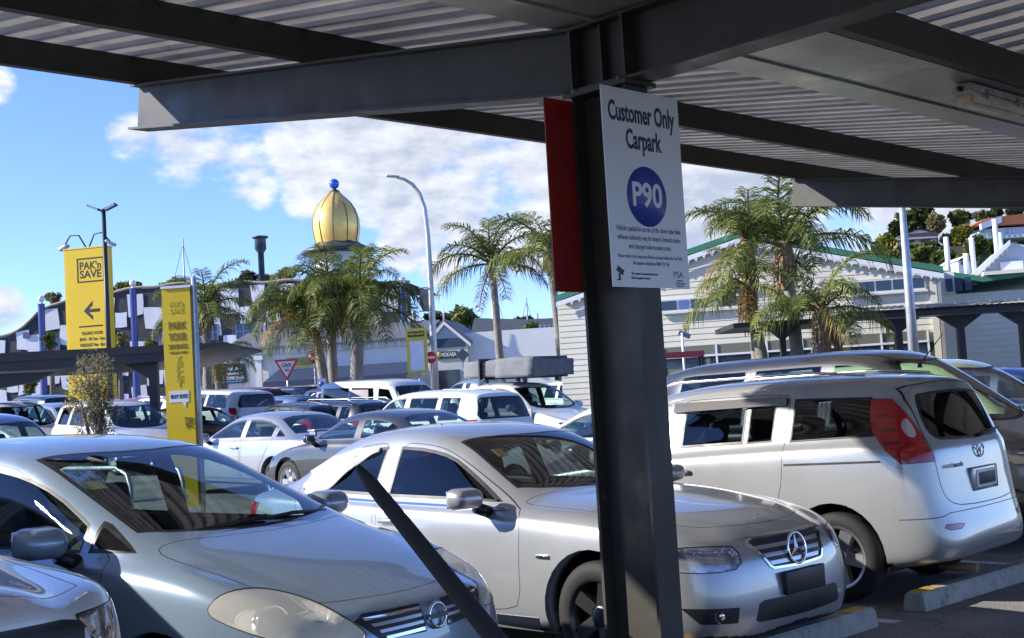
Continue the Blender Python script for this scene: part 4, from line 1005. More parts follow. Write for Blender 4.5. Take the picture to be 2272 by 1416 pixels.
st('Please refer to the Important Notices located within the Car Park', .026, .150, .49, m=GREYT); st('All enquiries telephone 0800 727 536', .026, .118, .28, m=GREYT)
st('This carpark is monitored by License', .017, .066, .20, .0-.055, BLACKP); st('Plate Recognition Cameras', .017, .045, .14, -.085, BLACKP)
for a_, w_, h_, r_ in (((-.235, .078), .05, .026, -28), ((-.243, .050), .012, .03, 0), ((-.247, .034), .03, .006, 0)):
    b = bmesh.new(); add_box(b, (0,0,0), (.0012, w_, h_), Matrix.Rotation(R_(r_), 3, 'X')); b.transform(Matrix.Translation((X_+.0006, a_[0], a_[1]))); bm_obj('camera_icon', b, BLACKP, sg)
st('PSA', .045, .068, .075, .205, GREYT); st('PARKING', .011, .038, .05, .215, GREYT); st('ENFORCEMENT', .011, .025, .075, .222, GREYT); st('SERVICES', .011, .012, .05, .215, GREYT)
for z in (.06, .93): box('fixing_strap', (-.008, 0, z), (.008, .50, .04), BOLT, sg)
tag(sg, 'white Customer Only Carpark P90 sign on the steel column', 'sign')
rs = empty('red_sign', (-4.384, 4.88, 2.10))
REDB = mat('red_sign_back', (.36, .022, .016), .45, noise=.06, nscale=4)
b = bmesh.new(); add_box(b, (0, 0, .49), (.006, .585, .98)); bm_obj('panel', b, REDB, rs)
for z in (.06, .93): box('fixing_strap', (.007, 0, z), (.006, .16, .04), BOLT, rs)
tag(rs, 'red sign seen from behind, on the far side of the steel column', 'sign')
box('tag_plate', Vector((-4.16, 4.79, 2.99))-O, (.05, .003, .035), mat('blue_tag', (.02,.03,.07), .4), can)
# black leaning rod in the foreground
tip = P(793, 1035, 1.50); q = P(1085, 1400, 1.45); d = (q-tip).normalized(); foot = tip+d*((tip.z-.0)/-d.z)
rod = empty('leaning_rod', foot)
b = bmesh.new(); n_ = 12
pts = [foot+(tip-foot)*k for k in (0, .3, .6, .75, .9, .985, 1.0)]
add_tube(b, [p-foot for p in pts], [.014, .014, .014, .013, .0112, .0088, .004], 12); bm_obj('rod', b, RUBBER, rod)
b = bmesh.new(); add_lathe(b, [(0,.03),(.03,.03),(.07,.012),(.075,0),(0,0)], 20); bm_obj('foot', b, BLACK, rod)
tag(rod, 'slim black rubber rod leaning up in the foreground', 'rod')
# ================================================================== parked cars
SILVER = paint('silver_paint', (.41, .42, .435), .5); ICE = paint('ice_blue_paint', (.26, .345, .45), .4); SILVER2 = paint('warm_silver_paint', (.41, .412, .41), .45)
PWHITE = paint('white_car_paint', (.66, .66, .645), 0, .35); PBLACK = paint('black_car_paint', (.012, .013, .016), .2, .3); PGREY = paint('graphite_paint', (.055, .056, .06), .4)
PRED = paint('red_car_paint', (.42, .02, .025), .1); PBLUE = paint('slate_blue_paint', (.10, .16, .30), .3); PNAVY = paint('navy_paint', (.02, .035, .12), .3); PGREEN = paint('pale_green_paint', (.62, .68, .36), .1)
PDUSK = paint('blue_silver_paint', (.24, .31, .41), .4); PCREAM = paint('cream_white_paint', (.76, .77, .72), 0, .35)
def wall_y(p, s): return ip(p['w'], s)
# --- silver saloon
pS = spec_saloon(); pS['rim'] = ALLOY_D
pS['wipers'] = [([(1.50,-.58,.945),(1.47,-.3,1.005),(1.46,.0,1.03)], .008), ([(1.44,.05,1.0),(1.44,.3,1.0),(1.48,.55,.965)], .008)]
sal, mS = make_car('silver_saloon', pS, SILVER, 3, True); sal.location = (-4.25, 6.30, 0); sal.rotation_euler.z = R_(.8)
tag(sal, 'silver four-door saloon with round star emblem in the grille', 'car')
gr = mS.get(('grille', 0), sal)
b = bmesh.new()
MX = Matrix.Translation((.012, 0, .645)) @ Matrix.Rotation(R_(90), 4, 'Y') @ Matrix.Rotation(R_(-8), 4, 'Y')
ring = [Vector((.088*math.cos(t), .088*math.sin(t), 0)) for t in np.linspace(0, 2*math.pi, 33)]
add_tube(b, [MX @ v for v in ring], .0085, 8)
for k in range(3):
    a = math.pi+2*math.pi*k/3
    tipv = Vector((.088*math.cos(a), .088*math.sin(a), 0)); sd = Vector((-math.sin(a), math.cos(a), 0))*.015
    vs = [b.verts.new(MX @ q) for q in (tipv, sd+Vector((0,0,-.002)), Vector((0,0,.012)), -sd+Vector((0,0,-.002)))]
    b.faces.new((vs[0], vs[1], vs[2])); b.faces.new((vs[0], vs[2], vs[3]))
bm_obj('star_emblem', b, CHROME, sal)
b = bmesh.new(); add_lathe(b, [(0,.004),(.016,.004),(.02,0)], 16, Matrix.Translation((-.24, 0, .825)) @ Matrix.Rotation(R_(-12), 4, 'Y')); bm_obj('bonnet_badge', b, CHROME, sal)
b = rbox((.05, 0, .47), (.03, .40, .13), .008); bm_obj('number_plate', b, BLACK, sal)
for sg_ in (1, -1):
    b = bmesh.new(); Mf = Matrix.Translation((-.085, sg_*.625, .348)) @ Matrix.Rotation(R_(90), 4, 'Y') @ Matrix.Rotation(R_(sg_*-22), 4, 'X')
    add_lathe(b, [(0,.02),(.02,.018),(.034,-.012),(.042,.012),(.048,.004),(.048,-.04)], 20, Mf); bm_obj('fog_light', b, CHROME, sal)
    b = bmesh.new(); add_lathe(b, [(0,.012),(.03,.01),(.058,-.02),(.062,.02),(.066,.016)], 20, Matrix.Translation((-.21, sg_*.60, .65)) @ Matrix.Rotation(R_(90), 4, 'Y') @ Matrix.Rotation(R_(sg_*-25), 4, 'X')); bm_obj('lamp_bowl', b, CHROME, mS.get(('headlight', sg_), sal))
    b = rbox((-1.16, sg_*(wall_y(pS,1.16)+.004), .655), (.10, .012, .022), .005); bm_obj('indicator_lamp', b, CHROME, sal)
    b = rbox((-1.60, sg_*1.03, 1.01), (.03, .17, .03), .01); bm_obj('mirror_lamp', b, LENS, sal)
b = bmesh.new(); add_lathe(b, [(0,.0015),(.045,.0015),(.045,0)], 18, Matrix.Translation((-1.62, -.45, .99)) @ Matrix.Rotation(R_(-15), 4, 'Y')); bm_obj('permit_disc', b, mat('permit_yellow', (.6,.6,.25), .6), sal)
b = bmesh.new(); add_box(b, (-1.98, -.38, 1.245), (.004, .09, .09), Matrix.Rotation(R_(-58), 3, 'Y')); bm_obj('sticker', b, mat('sticker_orange', (.75,.30,.12), .6), sal)
# quilted cloth hung over the rear door window from inside the frame
bm = bmesh.new(); cols, rows = 34, 14; g2 = []
for i in range(cols+1):
    s = 2.90+.74*i/cols; t = i/cols
    top = min(ip(pS['zr'], s)-.052, 1.315); drop = (.03+.27*min(1, t*1.35)**1.2)*(1-.55*max(0, (t-.80)/.20)**1.5)
    col_v = []
    for j in range(rows+1):
        z = top-drop*j/rows
        y = -(ip(pS['w'], s)-.072-(z-.97)/.40*.205)-.012-.009*math.sin(t*19)*(j/rows)-.004*math.sin(j*1.1+t*9)
        col_v.append(bm.verts.new((-s+.03*math.sin(j*.5)*t, y, z)))
    g2.append(col_v)
for i in range(cols):
    for j in range(rows): f = bm.faces.new((g2[i][j], g2[i+1][j], g2[i+1][j+1], g2[i][j+1])); f.smooth = True
bmesh.ops.recalc_face_normals(bm, faces=bm.faces[:]); bmesh.ops.solidify(bm, geom=bm.faces[:], thickness=.008)
for f in bm.faces: f.smooth = True
cl = bm_obj('window_cloth', bm, mat('quilted_cloth', (.50, .50, .52), .95, noise=.18, nscale=26, bump=.35, bscale=38)); cl.matrix_world = Matrix.Translation(sal.location) @ Matrix.Rotation(R_(.8), 4, 'Z')
tag(cl, 'white quilted cloth shut into the rear door of the silver saloon', 'cloth')
# --- ice blue hatchback
pH = spec_hatch()
pH['wipers'] = [([(1.10,-.62,1.03),(1.05,-.35,1.06),(1.03,.05,1.085)], .011), ([(1.05,-.05,1.065),(1.04,.25,1.08),(1.09,.55,1.06)], .010), ([(1.02,-.66,.985),(.99,-.3,1.03),(.985,0,1.04),(.99,.3,1.03),(1.02,.66,.985)], .016)]
hat, mH = make_car('ice_blue_hatchback', pH, ICE, 3, True); hat.location = (-4.40, 3.70, 0); hat.rotation_euler.z = R_(12.5)
tag(hat, 'pale ice blue hatchback with clouded headlights beside the leaning rod', 'car')
b = bmesh.new(); MX = Matrix.Translation((.026, 0, .655)) @ Matrix.Rotation(R_(84), 4, 'Y')
add_tube(b, [MX @ Vector((.052*math.cos(t), .058*math.sin(t), 0)) for t in np.linspace(0, 2*math.pi, 29)], .008, 8)
add_box(b, (.030, 0, .655), (.012, .13, .022)); bm_obj('emblem', b, CHROME, hat)
b = rbox((.005, 0, .47), (.02, .36, .12), .006); bm_obj('number_plate', b, WHITE, hat)
for sg_ in (1, -1):
    par = mH.get(('headlight', sg_), hat)
    for (a_, y_, z_, r_) in ((.30, .66, .71, .075), (.17, .53, .66, .055)):
        b = bmesh.new(); add_lathe(b, [(0,.02),(.018,.016),(r_*.8,-.02),(r_,.02),(r_*1.06,.012),(r_*1.06,-.03)], 22, Matrix.Translation((-a_-.03, sg_*y_, z_)) @ Matrix.Rotation(R_(84), 4, 'Y') @ Matrix.Rotation(R_(sg_*-18), 4, 'X')); bm_obj('lamp_bowl', b, CHROME, par)
b = bmesh.new(); add_box(b, (-1.66, -.46, 1.285), (.004, .10, .075), Matrix.Rotation(R_(-62), 3, 'Y')); bm_obj('sticker', b, mat('sticker_yellow', (.75,.62,.30), .6), hat)
b = rbox((-1.92, .0, 1.37), (.03, .22, .06), .02); bm_obj('rear_view_mirror', b, BLACK, hat)
b = rbox((-2.72, .02, .95), (.10, .05, .9), .02); 
b.free()
# --- silver minivan, tail to the lane
pM = spec_minivan(); pM['rimstyle'] = 'single'; pM['rim'] = ALLOY
mini, mM = make_car('silver_minivan', pM, SILVER2, 3, True); mini.location = (-8.83, 8.66, 0); mini.rotation_euler.z = math.pi+R_(4.5)
tag(mini, 'silver minivan with tall red tail lamps parked tail first', 'car')
tg = mM.get(('tailgate', 0), mini)
def on_tail(z, y=0.0): return -(4.5-ip(pM['tail'], z)-.0+.042)
b = rbox((on_tail(.83)+.012, 0, .83), (.03, .46, .17), .012); bm_obj('plate_recess', b, SILVER2, tg)
b = rbox((on_tail(.83)-.004, 0, .83), (.012, .36, .125), .004); bm_obj('number_plate', b, WHITE, tg)
b = rbox((on_tail(.83)-.012, 0, .83), (.004, .30, .085), .001); bm_obj('plate_panel', b, BLACK, tg)
b = bmesh.new(); MX = Matrix.Translation((on_tail(1.03)-.004, 0, 1.03)) @ Matrix.Rotation(R_(90), 4, 'Y')
add_tube(b, [MX @ Vector((.048*math.cos(t), .062*math.sin(t), 0)) for t in np.linspace(0, 2*math.pi, 25)], .006, 8)
for s_ in (-1, 1): add_tube(b, [MX @ Vector((-.010, s_*.058, 0)), MX @ Vector((-.026, s_*.035, .004)), MX @ Vector((.012, 0, .006))], .005, 6)
bm_obj('emblem', b, CHROME, tg)
lettering('mazda', .05, CHROME, tg, (on_tail(.96)-.006, .46, .955), (0,-1,0), (0,0,1), .17, 'CENTER', .004, .001, 'badge_lettering')
b = bmesh.new(); add_tube(b, [(on_tail(1.18)-.02, -.05, 1.135), (on_tail(1.2)-.01, -.30, 1.16), (on_tail(1.22)-.01, -.52, 1.17)], [.016,.01,.007], 6); bm_obj('rear_wiper', b, BLACK, tg)
b = bmesh.new(); add_tube(b, [(-4.02, .0, 1.655), (-4.02, 0, 1.69)], [.022, .014], 8); add_tube(b, [(-4.02, 0, 1.68), (-4.22, 0, 1.90)], [.006, .003], 6); bm_obj('aerial', b, BLACK, mini)
for sg_ in (1, -1):
    b = bmesh.new(); add_tube(b, [(-2.0, sg_*.60, 1.60), (-2.2, sg_*.585, 1.655), (-3.4, sg_*.575, 1.665), (-3.85, sg_*.57, 1.62)], .012, 6); bm_obj('roof_rail', b, ALLOY, mini)
b = bmesh.new(); add_tube(b, [(-4.25, .45, .24), (-4.52, .45, .235)], .032, 10); bm_obj('exhaust', b, mat('rusty_pipe', (.20,.15,.09), .6, .6, noise=.4), mini)
# --- white car at the lower left: nose with black grille and chrome strip
pW = spec_generic('tall')
pW['regions'] = [g for g in pW['regions'] if g['name'] not in ('grille', 'headlight')]
pW['regions'] += [dict(name='bonnet', kind='panel', proj='top', sym='c', poly=[(.13,-.3),(.15,.5),(.32,.70),(1.15,.78),(1.18,-.3)]),
    dict(name='grille', kind='dark', proj='front', sym='c', thick=.04, poly=[(-.1,.985),(.52,.985),(.60,.97),(.56,.74),(.50,.70),(-.1,.70)]),
    dict(name='headlight', kind='light', proj='cf', mat=LENS, seal=.004, poly=[(.06,.60,.99),(.30,.83,1.0),(.42,.87,.985),(.22,.80,.86),(.12,.70,.74),(.08,.63,.74)]),
    dict(name='chrome_blade', kind='proud', proj='cf', lift=.008, thick=.015, mat=CHROME, poly=[(.05,.585,.985),(.06,.61,.985),(.13,.72,.70),(.12,.695,.70)]),
    dict(name='lower_intake', kind='dark', proj='front', sym='c', thick=.05, poly=[(-.1,.56),(.55,.56),(.5,.42),(-.1,.42)])]
wc, mW = make_car('white_crossover', pW, PWHITE, 3, True)
wc.location = (-3.76, 1.22, 0)
b = rbox((-.42, .885, .80), (.05, .05, .05), .012); bm_obj('corner_sensor', b, CHROME, wc)
tag(wc, 'white four-wheel drive nosing in at the lower left corner', 'car')
# --- the rest of the lot
PROTO = {}
def place(kind, px, D, head, paint_m, name, label, lev=2, dz=0.0, xy=None, sc=1.0):
    if kind not in PROTO:
        p = spec_generic(kind); o, md = make_car(name, p, paint_m, lev); PROTO[kind] = (o, p, paint_m)
    else:
        src, p, pm = PROTO[kind]; o = copy_tree(src); old = o.name; o.name = name; CH[o.name] = CH.pop(old)
        if pm != paint_m:
            stack = [o]
            while stack:
                k = stack.pop(); stack += CH.get(k.name, [])
                if k.type == 'MESH':
                    for sl in k.material_slots:
                        if sl.material == pm: sl.link = 'OBJECT'; sl.material = paint_m
    p = PROTO[kind][1]
    c = FR(D, rt(px, D)) if xy is None else Vector((*xy, 0))
    h = R_(head); nose = c+Vector((math.cos(h), math.sin(h), 0))*p['L']/2
    g0, g1 = gz(nose.x-math.cos(h)*p['fo']), gz(nose.x-math.cos(h)*(p['fo']+p['wb']))
    pit = math.atan2(g1-g0, p['wb'])
    o.location = (nose.x, nose.y, g0-(g1-g0)*p['fo']/p['wb']+dz); o.rotation_euler = (0, pit, h)
    o.scale = (sc, sc, sc)
    tag(o, label, 'car', 'cars parked in the far rows'); return o
FAR = [
 ('mpv', 0, 0, 0, PGREY, 'grey_people_mover', 'dark grey people mover with sloping windscreen behind the minivan', (-7.15, 11.8)),
 ('suv', 0, 0, 0, PGREEN, 'pale_green_car', 'pale lime green car at the right edge', (-7.45, 14.5)),
 ('saloon', 600, 23, 180, SILVER, 'silver_spoiler_saloon', 'silver saloon with boot spoiler beyond the blue hatchback roof', None),
 ('saloon', 850, 20.5, 180, PGREY, 'dark_grey_saloon', 'dark grey saloon between the spoiler saloon and the white wagon', None),
 ('suv', 955, 25.5, 180, PCREAM, 'cream_wagon', 'cream white four-wheel drive with dark rear glass behind the silver saloon', None),
 ('ute', 1140, 28.5, 0, PWHITE, 'white_ute', 'white double-cab ute with a grey roof tent', None),
 ('van', 850, 37, 0, PWHITE, 'white_van', 'white van with a grey blind in its side window', None),
 ('suv', 262, 31, 0, PWHITE, 'white_wagon', 'white four-wheel drive behind the thin young tree', None),
 ('hatch', 1290, 16.5, 180, PWHITE, 'white_hatchback', 'white hatchback half hidden behind the silver saloon and column', (-11.4, 13.0)),
 ('canopy_ute', 470, 40, 180, PWHITE, 'canopy_ute', 'white ute with dark canopy window right of the narrow yellow sign', None),
 ('suv', 25, 34, 0, PWHITE, 'white_suv', 'white four-wheel drive at the left edge, behind the slate blue wagon', None),
 ('suv', -75, 15, 0, PBLUE, 'slate_blue_wagon', 'slate blue wagon cut by the left edge of the frame', None),
 ('suv', 80, 44, 180, PBLACK, 'black_suv', 'black four-wheel drive in front of the tall yellow pylon', None),
 ('suv', 535, 50, 180, PRED, 'red_suv', 'red four-wheel drive left of the give way sign', None),
 ('hatch', 622, 43, 180, PBLUE, 'blue_hatchback', 'blue hatchback below the give way sign', None),
 ('wagon', 735, 33, 180, PBLACK, 'black_wagon', 'black wagon with silver roof rails beyond the spoiler saloon', None),
 ('suv', 690, 49, 0, PGREY, 'grey_suv', 'grey four-wheel drive by the small blue parking sign', None),
 ('canopy_ute', 870, 45, 0, PBLACK, 'black_canopy_ute', 'black ute with canopy rising above the white van', None),
 ('ute', 1065, 48, 180, PDUSK, 'blue_grey_ute', 'blue grey ute below the diamond sign', None),
 ('wagon', 960, 42, 180, SILVER, 'silver_wagon', 'silver wagon between the van and the ute with the tent', None),
 ('hatch', 930, 47, 0, PDUSK, 'blue_grey_hatchback', 'blue grey hatchback below the small yellow sign', None),
 ('suv', 1320, 43, 0, PWHITE, 'white_far_wagon', 'white four-wheel drive just left of the column, beyond the tent', None),
 ('wagon', 345, 45, 180, PWHITE, 'white_far_estate', 'white estate below the dark carport, left of the narrow yellow sign', None),
 ('saloon', 300, 50, 180, PRED, 'red_saloon', 'red saloon under the dark carport', None),
 ('hatch', 40, 52, 0, SILVER, 'silver_hatchback', 'silver hatchback far left under the dark carport', None),
 ('wagon', 1880, 27, 180, PNAVY, 'navy_wagon', 'navy wagon between the palms and the people mover roof', None),
 ('suv', 2255, 25, 0, PNAVY, 'navy_suv', 'navy four-wheel drive at the far right, beyond the pale green car', None),
 ('saloon', 1480, 31, 0, SILVER2, 'warm_silver_saloon', 'silver saloon beyond the minivan, beside the red rack', None),
 ('suv', 780, 44, 0, PNAVY, 'navy_four_wheel_drive', 'navy four-wheel drive behind the white van', None),
 ('saloon', 430, 33, 0, PBLACK, 'black_saloon', 'black saloon beside the narrow yellow sign', None),
 ('hatch', 640, 33, 180, PGREY, 'grey_hatchback', 'grey hatchback right of the canopy ute', None),
 ('wagon', 1130, 44, 0, PWHITE, 'white_estate', 'white estate below the tent and the slender palm', None),
 ('hatch', 200, 46, 180, PBLUE, 'far_blue_hatchback', 'slate blue hatchback under the dark carport by the pylon', None),
 ('suv', 590, 56, 0, PWHITE, 'white_street_wagon', 'white four-wheel drive in front of the town board', None),
 ('suv', 1720, 25, 0, PBLACK, 'black_far_suv', 'black four-wheel drive roof below the weatherboard palms', None),
 ('wagon', 150, 39, 0, PDUSK, 'blue_grey_estate', 'blue grey estate left of the young tree', None),
]
cars = {}
for k, px, D, hd, pm, nm, lb, xy in FAR:
    cars[nm] = place(k, px, D, hd, pm, nm, lb, 3 if nm in ('grey_people_mover',) else 2, 0, xy, 1.08 if nm == 'pale_green_car' else 1.0)
# roof tent on the white ute
ut = cars['white_ute']; bpy.context.view_layer.update()
Mu = Matrix.Translation(ut.location) @ ut.rotation_euler.to_matrix().to_4x4()
TENT = mat('grey_canvas', (.17, .175, .185), .9, noise=.2, nscale=4, bump=.5, bscale=8)
tn = empty('roof_tent'); tn.matrix_world = Mu
for x in (-1.9, -2.9):
    b = bmesh.new(); add_box(b, (x, 0, 1.875), (.07, 1.35, .04)); 
    for s_ in (-1, 1): add_box(b, (x, s_*.6, 1.83), (.07, .07, .10))
    bm_obj('rack_bar', b, BLACK, tn)
def soft_box(name, c, s, m, par, puff=.03, seed=1):
    b = bmesh.new(); add_box(b, (0,0,0), s); bmesh.ops.subdivide_edges(b, edges=b.edges[:], cuts=5, use_grid_fill=True)
    rr = random.Random(seed)
    for v in b.verts:
        k = (1-(2*v.co.x/s[0])**4)*(1-(2*v.co.y/s[1])**4)
        v.co.z += puff*k*(1 if v.co.z > 0 else -.3)+rr.uniform(-.012,.012); v.co.x += rr.uniform(-.012,.012); v.co.y += rr.uniform(-.012,.012)
    b.transform(Matrix.Translation(c))
    for f in b.faces: f.smooth = True
    return bm_obj(name, b, m, par)
soft_box('tent_bag', (-2.55, .05, 2.08), (2.1, 1.35, .34), TENT, tn, .06, 3)
soft_box('awning_bag', (-1.85, -.62, 2.09), (1.15, .30, .40), TENT, tn, .03, 4)
for x in (-1.7, -2.3, -3.0):
    b = bmesh.new(); add_box(b, (x, 0, 2.09), (.04, 1.44, .46)); bm_obj('strap', b, BLACK, tn)
tag(tn, 'folded grey canvas roof tent strapped on the white ute', 'tent')
# blind in the van window, spoiler on the saloon, rails on the black wagon, snorkel trim on the ute
def extra(car, fn): fn(cars[car])
vb = rbox((-2.4, -.87+.012, 1.47), (.86, .02, .44), .006); bm_obj('blind', vb, mat('grey_blind', (.38,.34,.33), .9), cars['white_van'])
b = rbox((-4.55, 0, 1.135), (.20, 1.42, .03), .012)
for s_ in (-1, 1): add_box(b, (-4.55, s_*.66, 1.08), (.16, .04, .09))
bm_obj('boot_spoiler', b, SILVER, cars['silver_spoiler_saloon'])
for nm in ('black_wagon', 'white_far_estate', 'silver_wagon'):
    for s_ in (-1, 1):
        b = bmesh.new(); add_tube(b, [(-1.95, s_*.60, 1.44), (-2.15, s_*.60, 1.53), (-3.75, s_*.59, 1.53), (-4.0, s_*.58, 1.43)], .018, 6); bm_obj('roof_rail', b, ALLOY, cars[nm])
for nm, x in (('silver_spoiler_saloon', -3.35), ('canopy_ute', -5.0), ('cream_wagon', -1.9)):
    b = bmesh.new(); z = {'silver_spoiler_saloon': 1.42, 'canopy_ute': 1.68, 'cream_wagon': 1.66}[nm]
    add_tube(b, [(x, 0, z), (x-.16, 0, z+.16)], [.008, .004], 6); bm_obj('aerial', b, BLACK, cars[nm])
b = rbox((-1.33, -.94, 1.05), (.30, .03, .34), .012); bm_obj('side_vent', b, mat('vent_grey', (.3,.3,.3), .5), cars['white_ute'])
# steel hoops of the trolley bay, seen through the blue hatchback
tb = empty('trolley_bay', (-13.2, 6.1, gz(-13.2)))
for k in range(4):
    b = bmesh.new(); y = -.9+.6*k
    add_tube(b, [(-.9, y, 0), (-.9, y, .85), (-.82, y, .98), (-.6, y, 1.05), (.6, y, 1.05), (.82, y, .98), (.9, y, .85), (.9, y, 0)], .024, 8); bm_obj('hoop', b, GALV, tb)
for z in (.35, .7):
    for x in (-.9, .9):
        b = bmesh.new(); add_tube(b, [(x, -.95, z), (x, .95, z)], .016, 6); bm_obj('rail', b, GALV, tb)
tag(tb, 'galvanised trolley bay hoops seen through the blue hatchback', 'trolley bay')
# ================================================================== background
def basis(px, D, z=None, turn=0.0, py=900):
    """an Empty frame at a pixel column and distance: x to the right, y away from the camera"""
    c = FR(D, rt(px, D, py)); c.z = gz(c.x) if z is None else z
    return c, math.atan2(Rv.y, Rv.x)+R_(turn)
def zpx(px, py, D): return P(px, py, D).z
def fbox(name, x0, x1, y0, y1, z0, z1, m, par): return box(name, ((x0+x1)/2, (y0+y1)/2, (z0+z1)/2), (abs(x1-x0), abs(y1-y0), abs(z1-z0)), m, par)
AX, AY, AZ = (1,0,0), (0,1,0), (0,0,1)
YEL = mat('sign_yellow', (.80, .55, .008), .45, noise=.05, nscale=2); YEL2 = mat('faded_yellow', (.74, .58, .10), .5, noise=.10, nscale=3)
DKPOST = mat('dark_post', (.02, .021, .024), .5)
# --- tall yellow pylon
D = 48; c, rz = basis(200, D, turn=-14, py=700)
py = empty('yellow_pylon', c, rz); h = zpx(196, 553, D)-c.z; W2 = .88
fbox('tower', -W2, W2, -.22, .22, 0, h, YEL, py)
fbox('front_face', -W2+.10, W2+.004, -.225, -.2205, .02, h-.02, mat('sign_yellow_front', (.78, .52, .006), .4, noise=.04, nscale=2), py)
fbox('capping', -W2-.02, W2+.02, -.24, .24, h, h+.05, YEL2, py)
YF = -.2265
def pl(t, size, x, z, w=None, bold=.004): return lettering(t, size, BLACKP, py, (x, YF, z), AX, AZ, w, 'CENTER', .002, bold)
def pbar(name, x0, x1, z0, z1, par=py, y=YF, m=BLACKP): return fbox(name, x0, x1, y-.003, y, z0, z1, m, par)
zt = lambda yy: zpx(196, yy, D)-c.z
x0, x1 = -.34, .80
for a, b_, e, f in ((x0, x1, zt(574)-.05, zt(574)), (x0, x1, zt(628), zt(628)+.05), (x0, x0+.05, zt(628), zt(574)), (x1-.05, x1, zt(628), zt(574))): pbar('logo_frame', a, b_, e, f, y=YF-.002*rnd.random())
pl("PAK'n", .40, .22, zt(592), .90, .010); pl('SAVE', .40, .22, zt(611), .90, .010)
b = bmesh.new(); zc_ = zt(691); add_prism(b, [(-.22,0),(.16,.36),(.16,.20),(.0,.06),(.46,.06),(.46,-.06),(.0,-.06),(.16,-.20),(.16,-.36)], 0, .003, AX, AZ, (0,-1,0), (.1, YF, zc_)); bmesh.ops.recalc_face_normals(b, faces=b.faces[:]); bm_obj('arrow', b, BLACKP, py)
pbar('rule', -.34, .66, zt(727), zt(727)+.055)
pl('TRADING HOURS', .17, .2, zt(741), .92, .004); pl('MON - FRI 7am - 9pm', .17, .2, zt(754), 1.05, .004); pl('WEEKENDS 8am - 8pm', .17, .2, zt(767), 1.05, .004)
pl('WHO KEEPS', .16, .2, zt(819), .7, .004); pl('LOWEST PRICES', .16, .2, zt(828), .95, .004); pbar('rule', -.34, .66, zt(846), zt(846)+.03)
for s_, xs_ in ((-1, (.0, -.35, -.72, -.98)), (1, (.0, .30, .62, .95))):
    b = bmesh.new(); add_tube(b, [(xs_[0]+.05*s_, 0, h+.04), (xs_[1], 0, h+.55), (xs_[2], 0, h+.58), (xs_[3], 0, h+.22)], .03, 6); arm = bm_obj('lamp_arm', b, DKPOST, py)
    b = rbox((xs_[3]+s_*.02, 0, h+.14), (.40, .26, .12), .04, Matrix.Rotation(R_(25*s_), 3, 'Y')); bm_obj('spot_lamp', b, GALV, arm)
tag(py, 'tall yellow supermarket pylon with black arrow and trading hours', 'pylon sign')
# --- dark flood light pole beside it
D = 46; c, rz = basis(246, D); fp = empty('flood_light_pole', c, rz); h = zpx(246, 463, D)-c.z
bm = bmesh.new(); add_tube(bm, [(0,0,0),(0,0,h)], [.10,.075], 10); bm_obj('pole', bm, DKPOST, fp)
for s_ in (-1, 1):
    b = rbox((s_*.30-.02, -.05, h+.05), (.46, .34, .08), .02, Matrix.Rotation(R_(-24*s_), 3, 'Y')); fl = bm_obj('flood_lamp', b, DKPOST, fp)
    b = bmesh.new(); add_box(b, (s_*.30-.02, -.22, h+.045), (.38, .01, .09), Matrix.Rotation(R_(-24*s_), 3, 'Y')); bm_obj('lens', b, mat('lamp_lens', (.75,.75,.72), .3), fl)
b = rbox((.22, -.1, h-1.25), (.34, .2, .10), .03, Matrix.Rotation(R_(28), 3, 'Y')); bm_obj('side_lamp', b, GALV, fp)
tag(fp, 'slim black pole with twin flood lamps in front of the yellow pylon', 'lamp post')
# --- narrow yellow sign
D = 18.0; c, rz = basis(403, D, turn=-6); ns = empty('trolley_sign', c, rz); zt = lambda yy, xx=395: zpx(xx, yy, D)-c.z
h = zt(640); hw = .205
fbox('panel', -hw, hw, -.05, .05, .25, h, YEL, ns); fbox('top_cap', -hw-.01, hw+.012, -.065, .065, h, h+.035, WHITE, ns)
bm = bmesh.new(); add_tube(bm, [(hw+.045,0,0),(hw+.045,0,h+.13)], .038, 12); add_lathe(bm, [(.038,0),(.03,.02),(0,.03)], 12, Matrix.Translation((hw+.045,0,h+.13))); bm_obj('post', bm, GALV, ns)
for z in (.6, 1.8, h-.1): fbox('bracket', hw-.01, hw+.05, .02, .05, z, z+.06, GALV, ns)
BRN = mat('brown_print', (.20, .10, .012), .5); GHO = mat('ghost_print', (.68, .47, .02), .5)
def nl(t, size, z, w, m=BRN, x=0.0, bold=.003): return lettering(t, size, m, ns, (x, -.052, z), AX, AZ, w, 'CENTER', .002, bold)
nl('PARK', .155, zt(724), .25, bold=.002); nl('YOUR', .155, zt(749), .26, bold=.002); nl('SAVINGS', .10, zt(770), .27, bold=.001); nl('TROLLEY HERE', .05, zt(783), .26, bold=0)
nl("PAK'n", .10, zt(676), .20, GHO); nl('SAVE', .10, zt(691), .20, GHO)
for k, ch in enumerate('YELLEY'): nl(ch, .11, zt(798+11*k), .09, GHO)
fbox('speech_bubble', -.15, .13, -.054, -.0505, zt(893), zt(868), WHITE, ns)
prism('bubble_tail', [(.04, zt(893)), (.09, zt(893)), (.075, zt(905))], -.0005, .003, AX, AZ, (0,-1,0), WHITE, ns, (0,-.0515,0))
lettering('BUY BYE!', .075, BLACKP, ns, (-.01, -.0545, zt(880.5)), AX, AZ, .24, 'CENTER', .002, .002)
bm = bmesh.new()                                             # outline of a trolley
T = lambda a, b_: (a, -.054, zt(b_))
for seg in ([T(.03,925),T(.055,928),T(.17,929)], [T(.055,928),T(.065,944),T(.16,941),T(.17,929)], [T(.065,944),T(.07,948),T(.165,948)], [T(.06,934),T(.165,933)], [T(.062,939),T(.163,937)]): add_tube(bm, seg, .0035, 5)
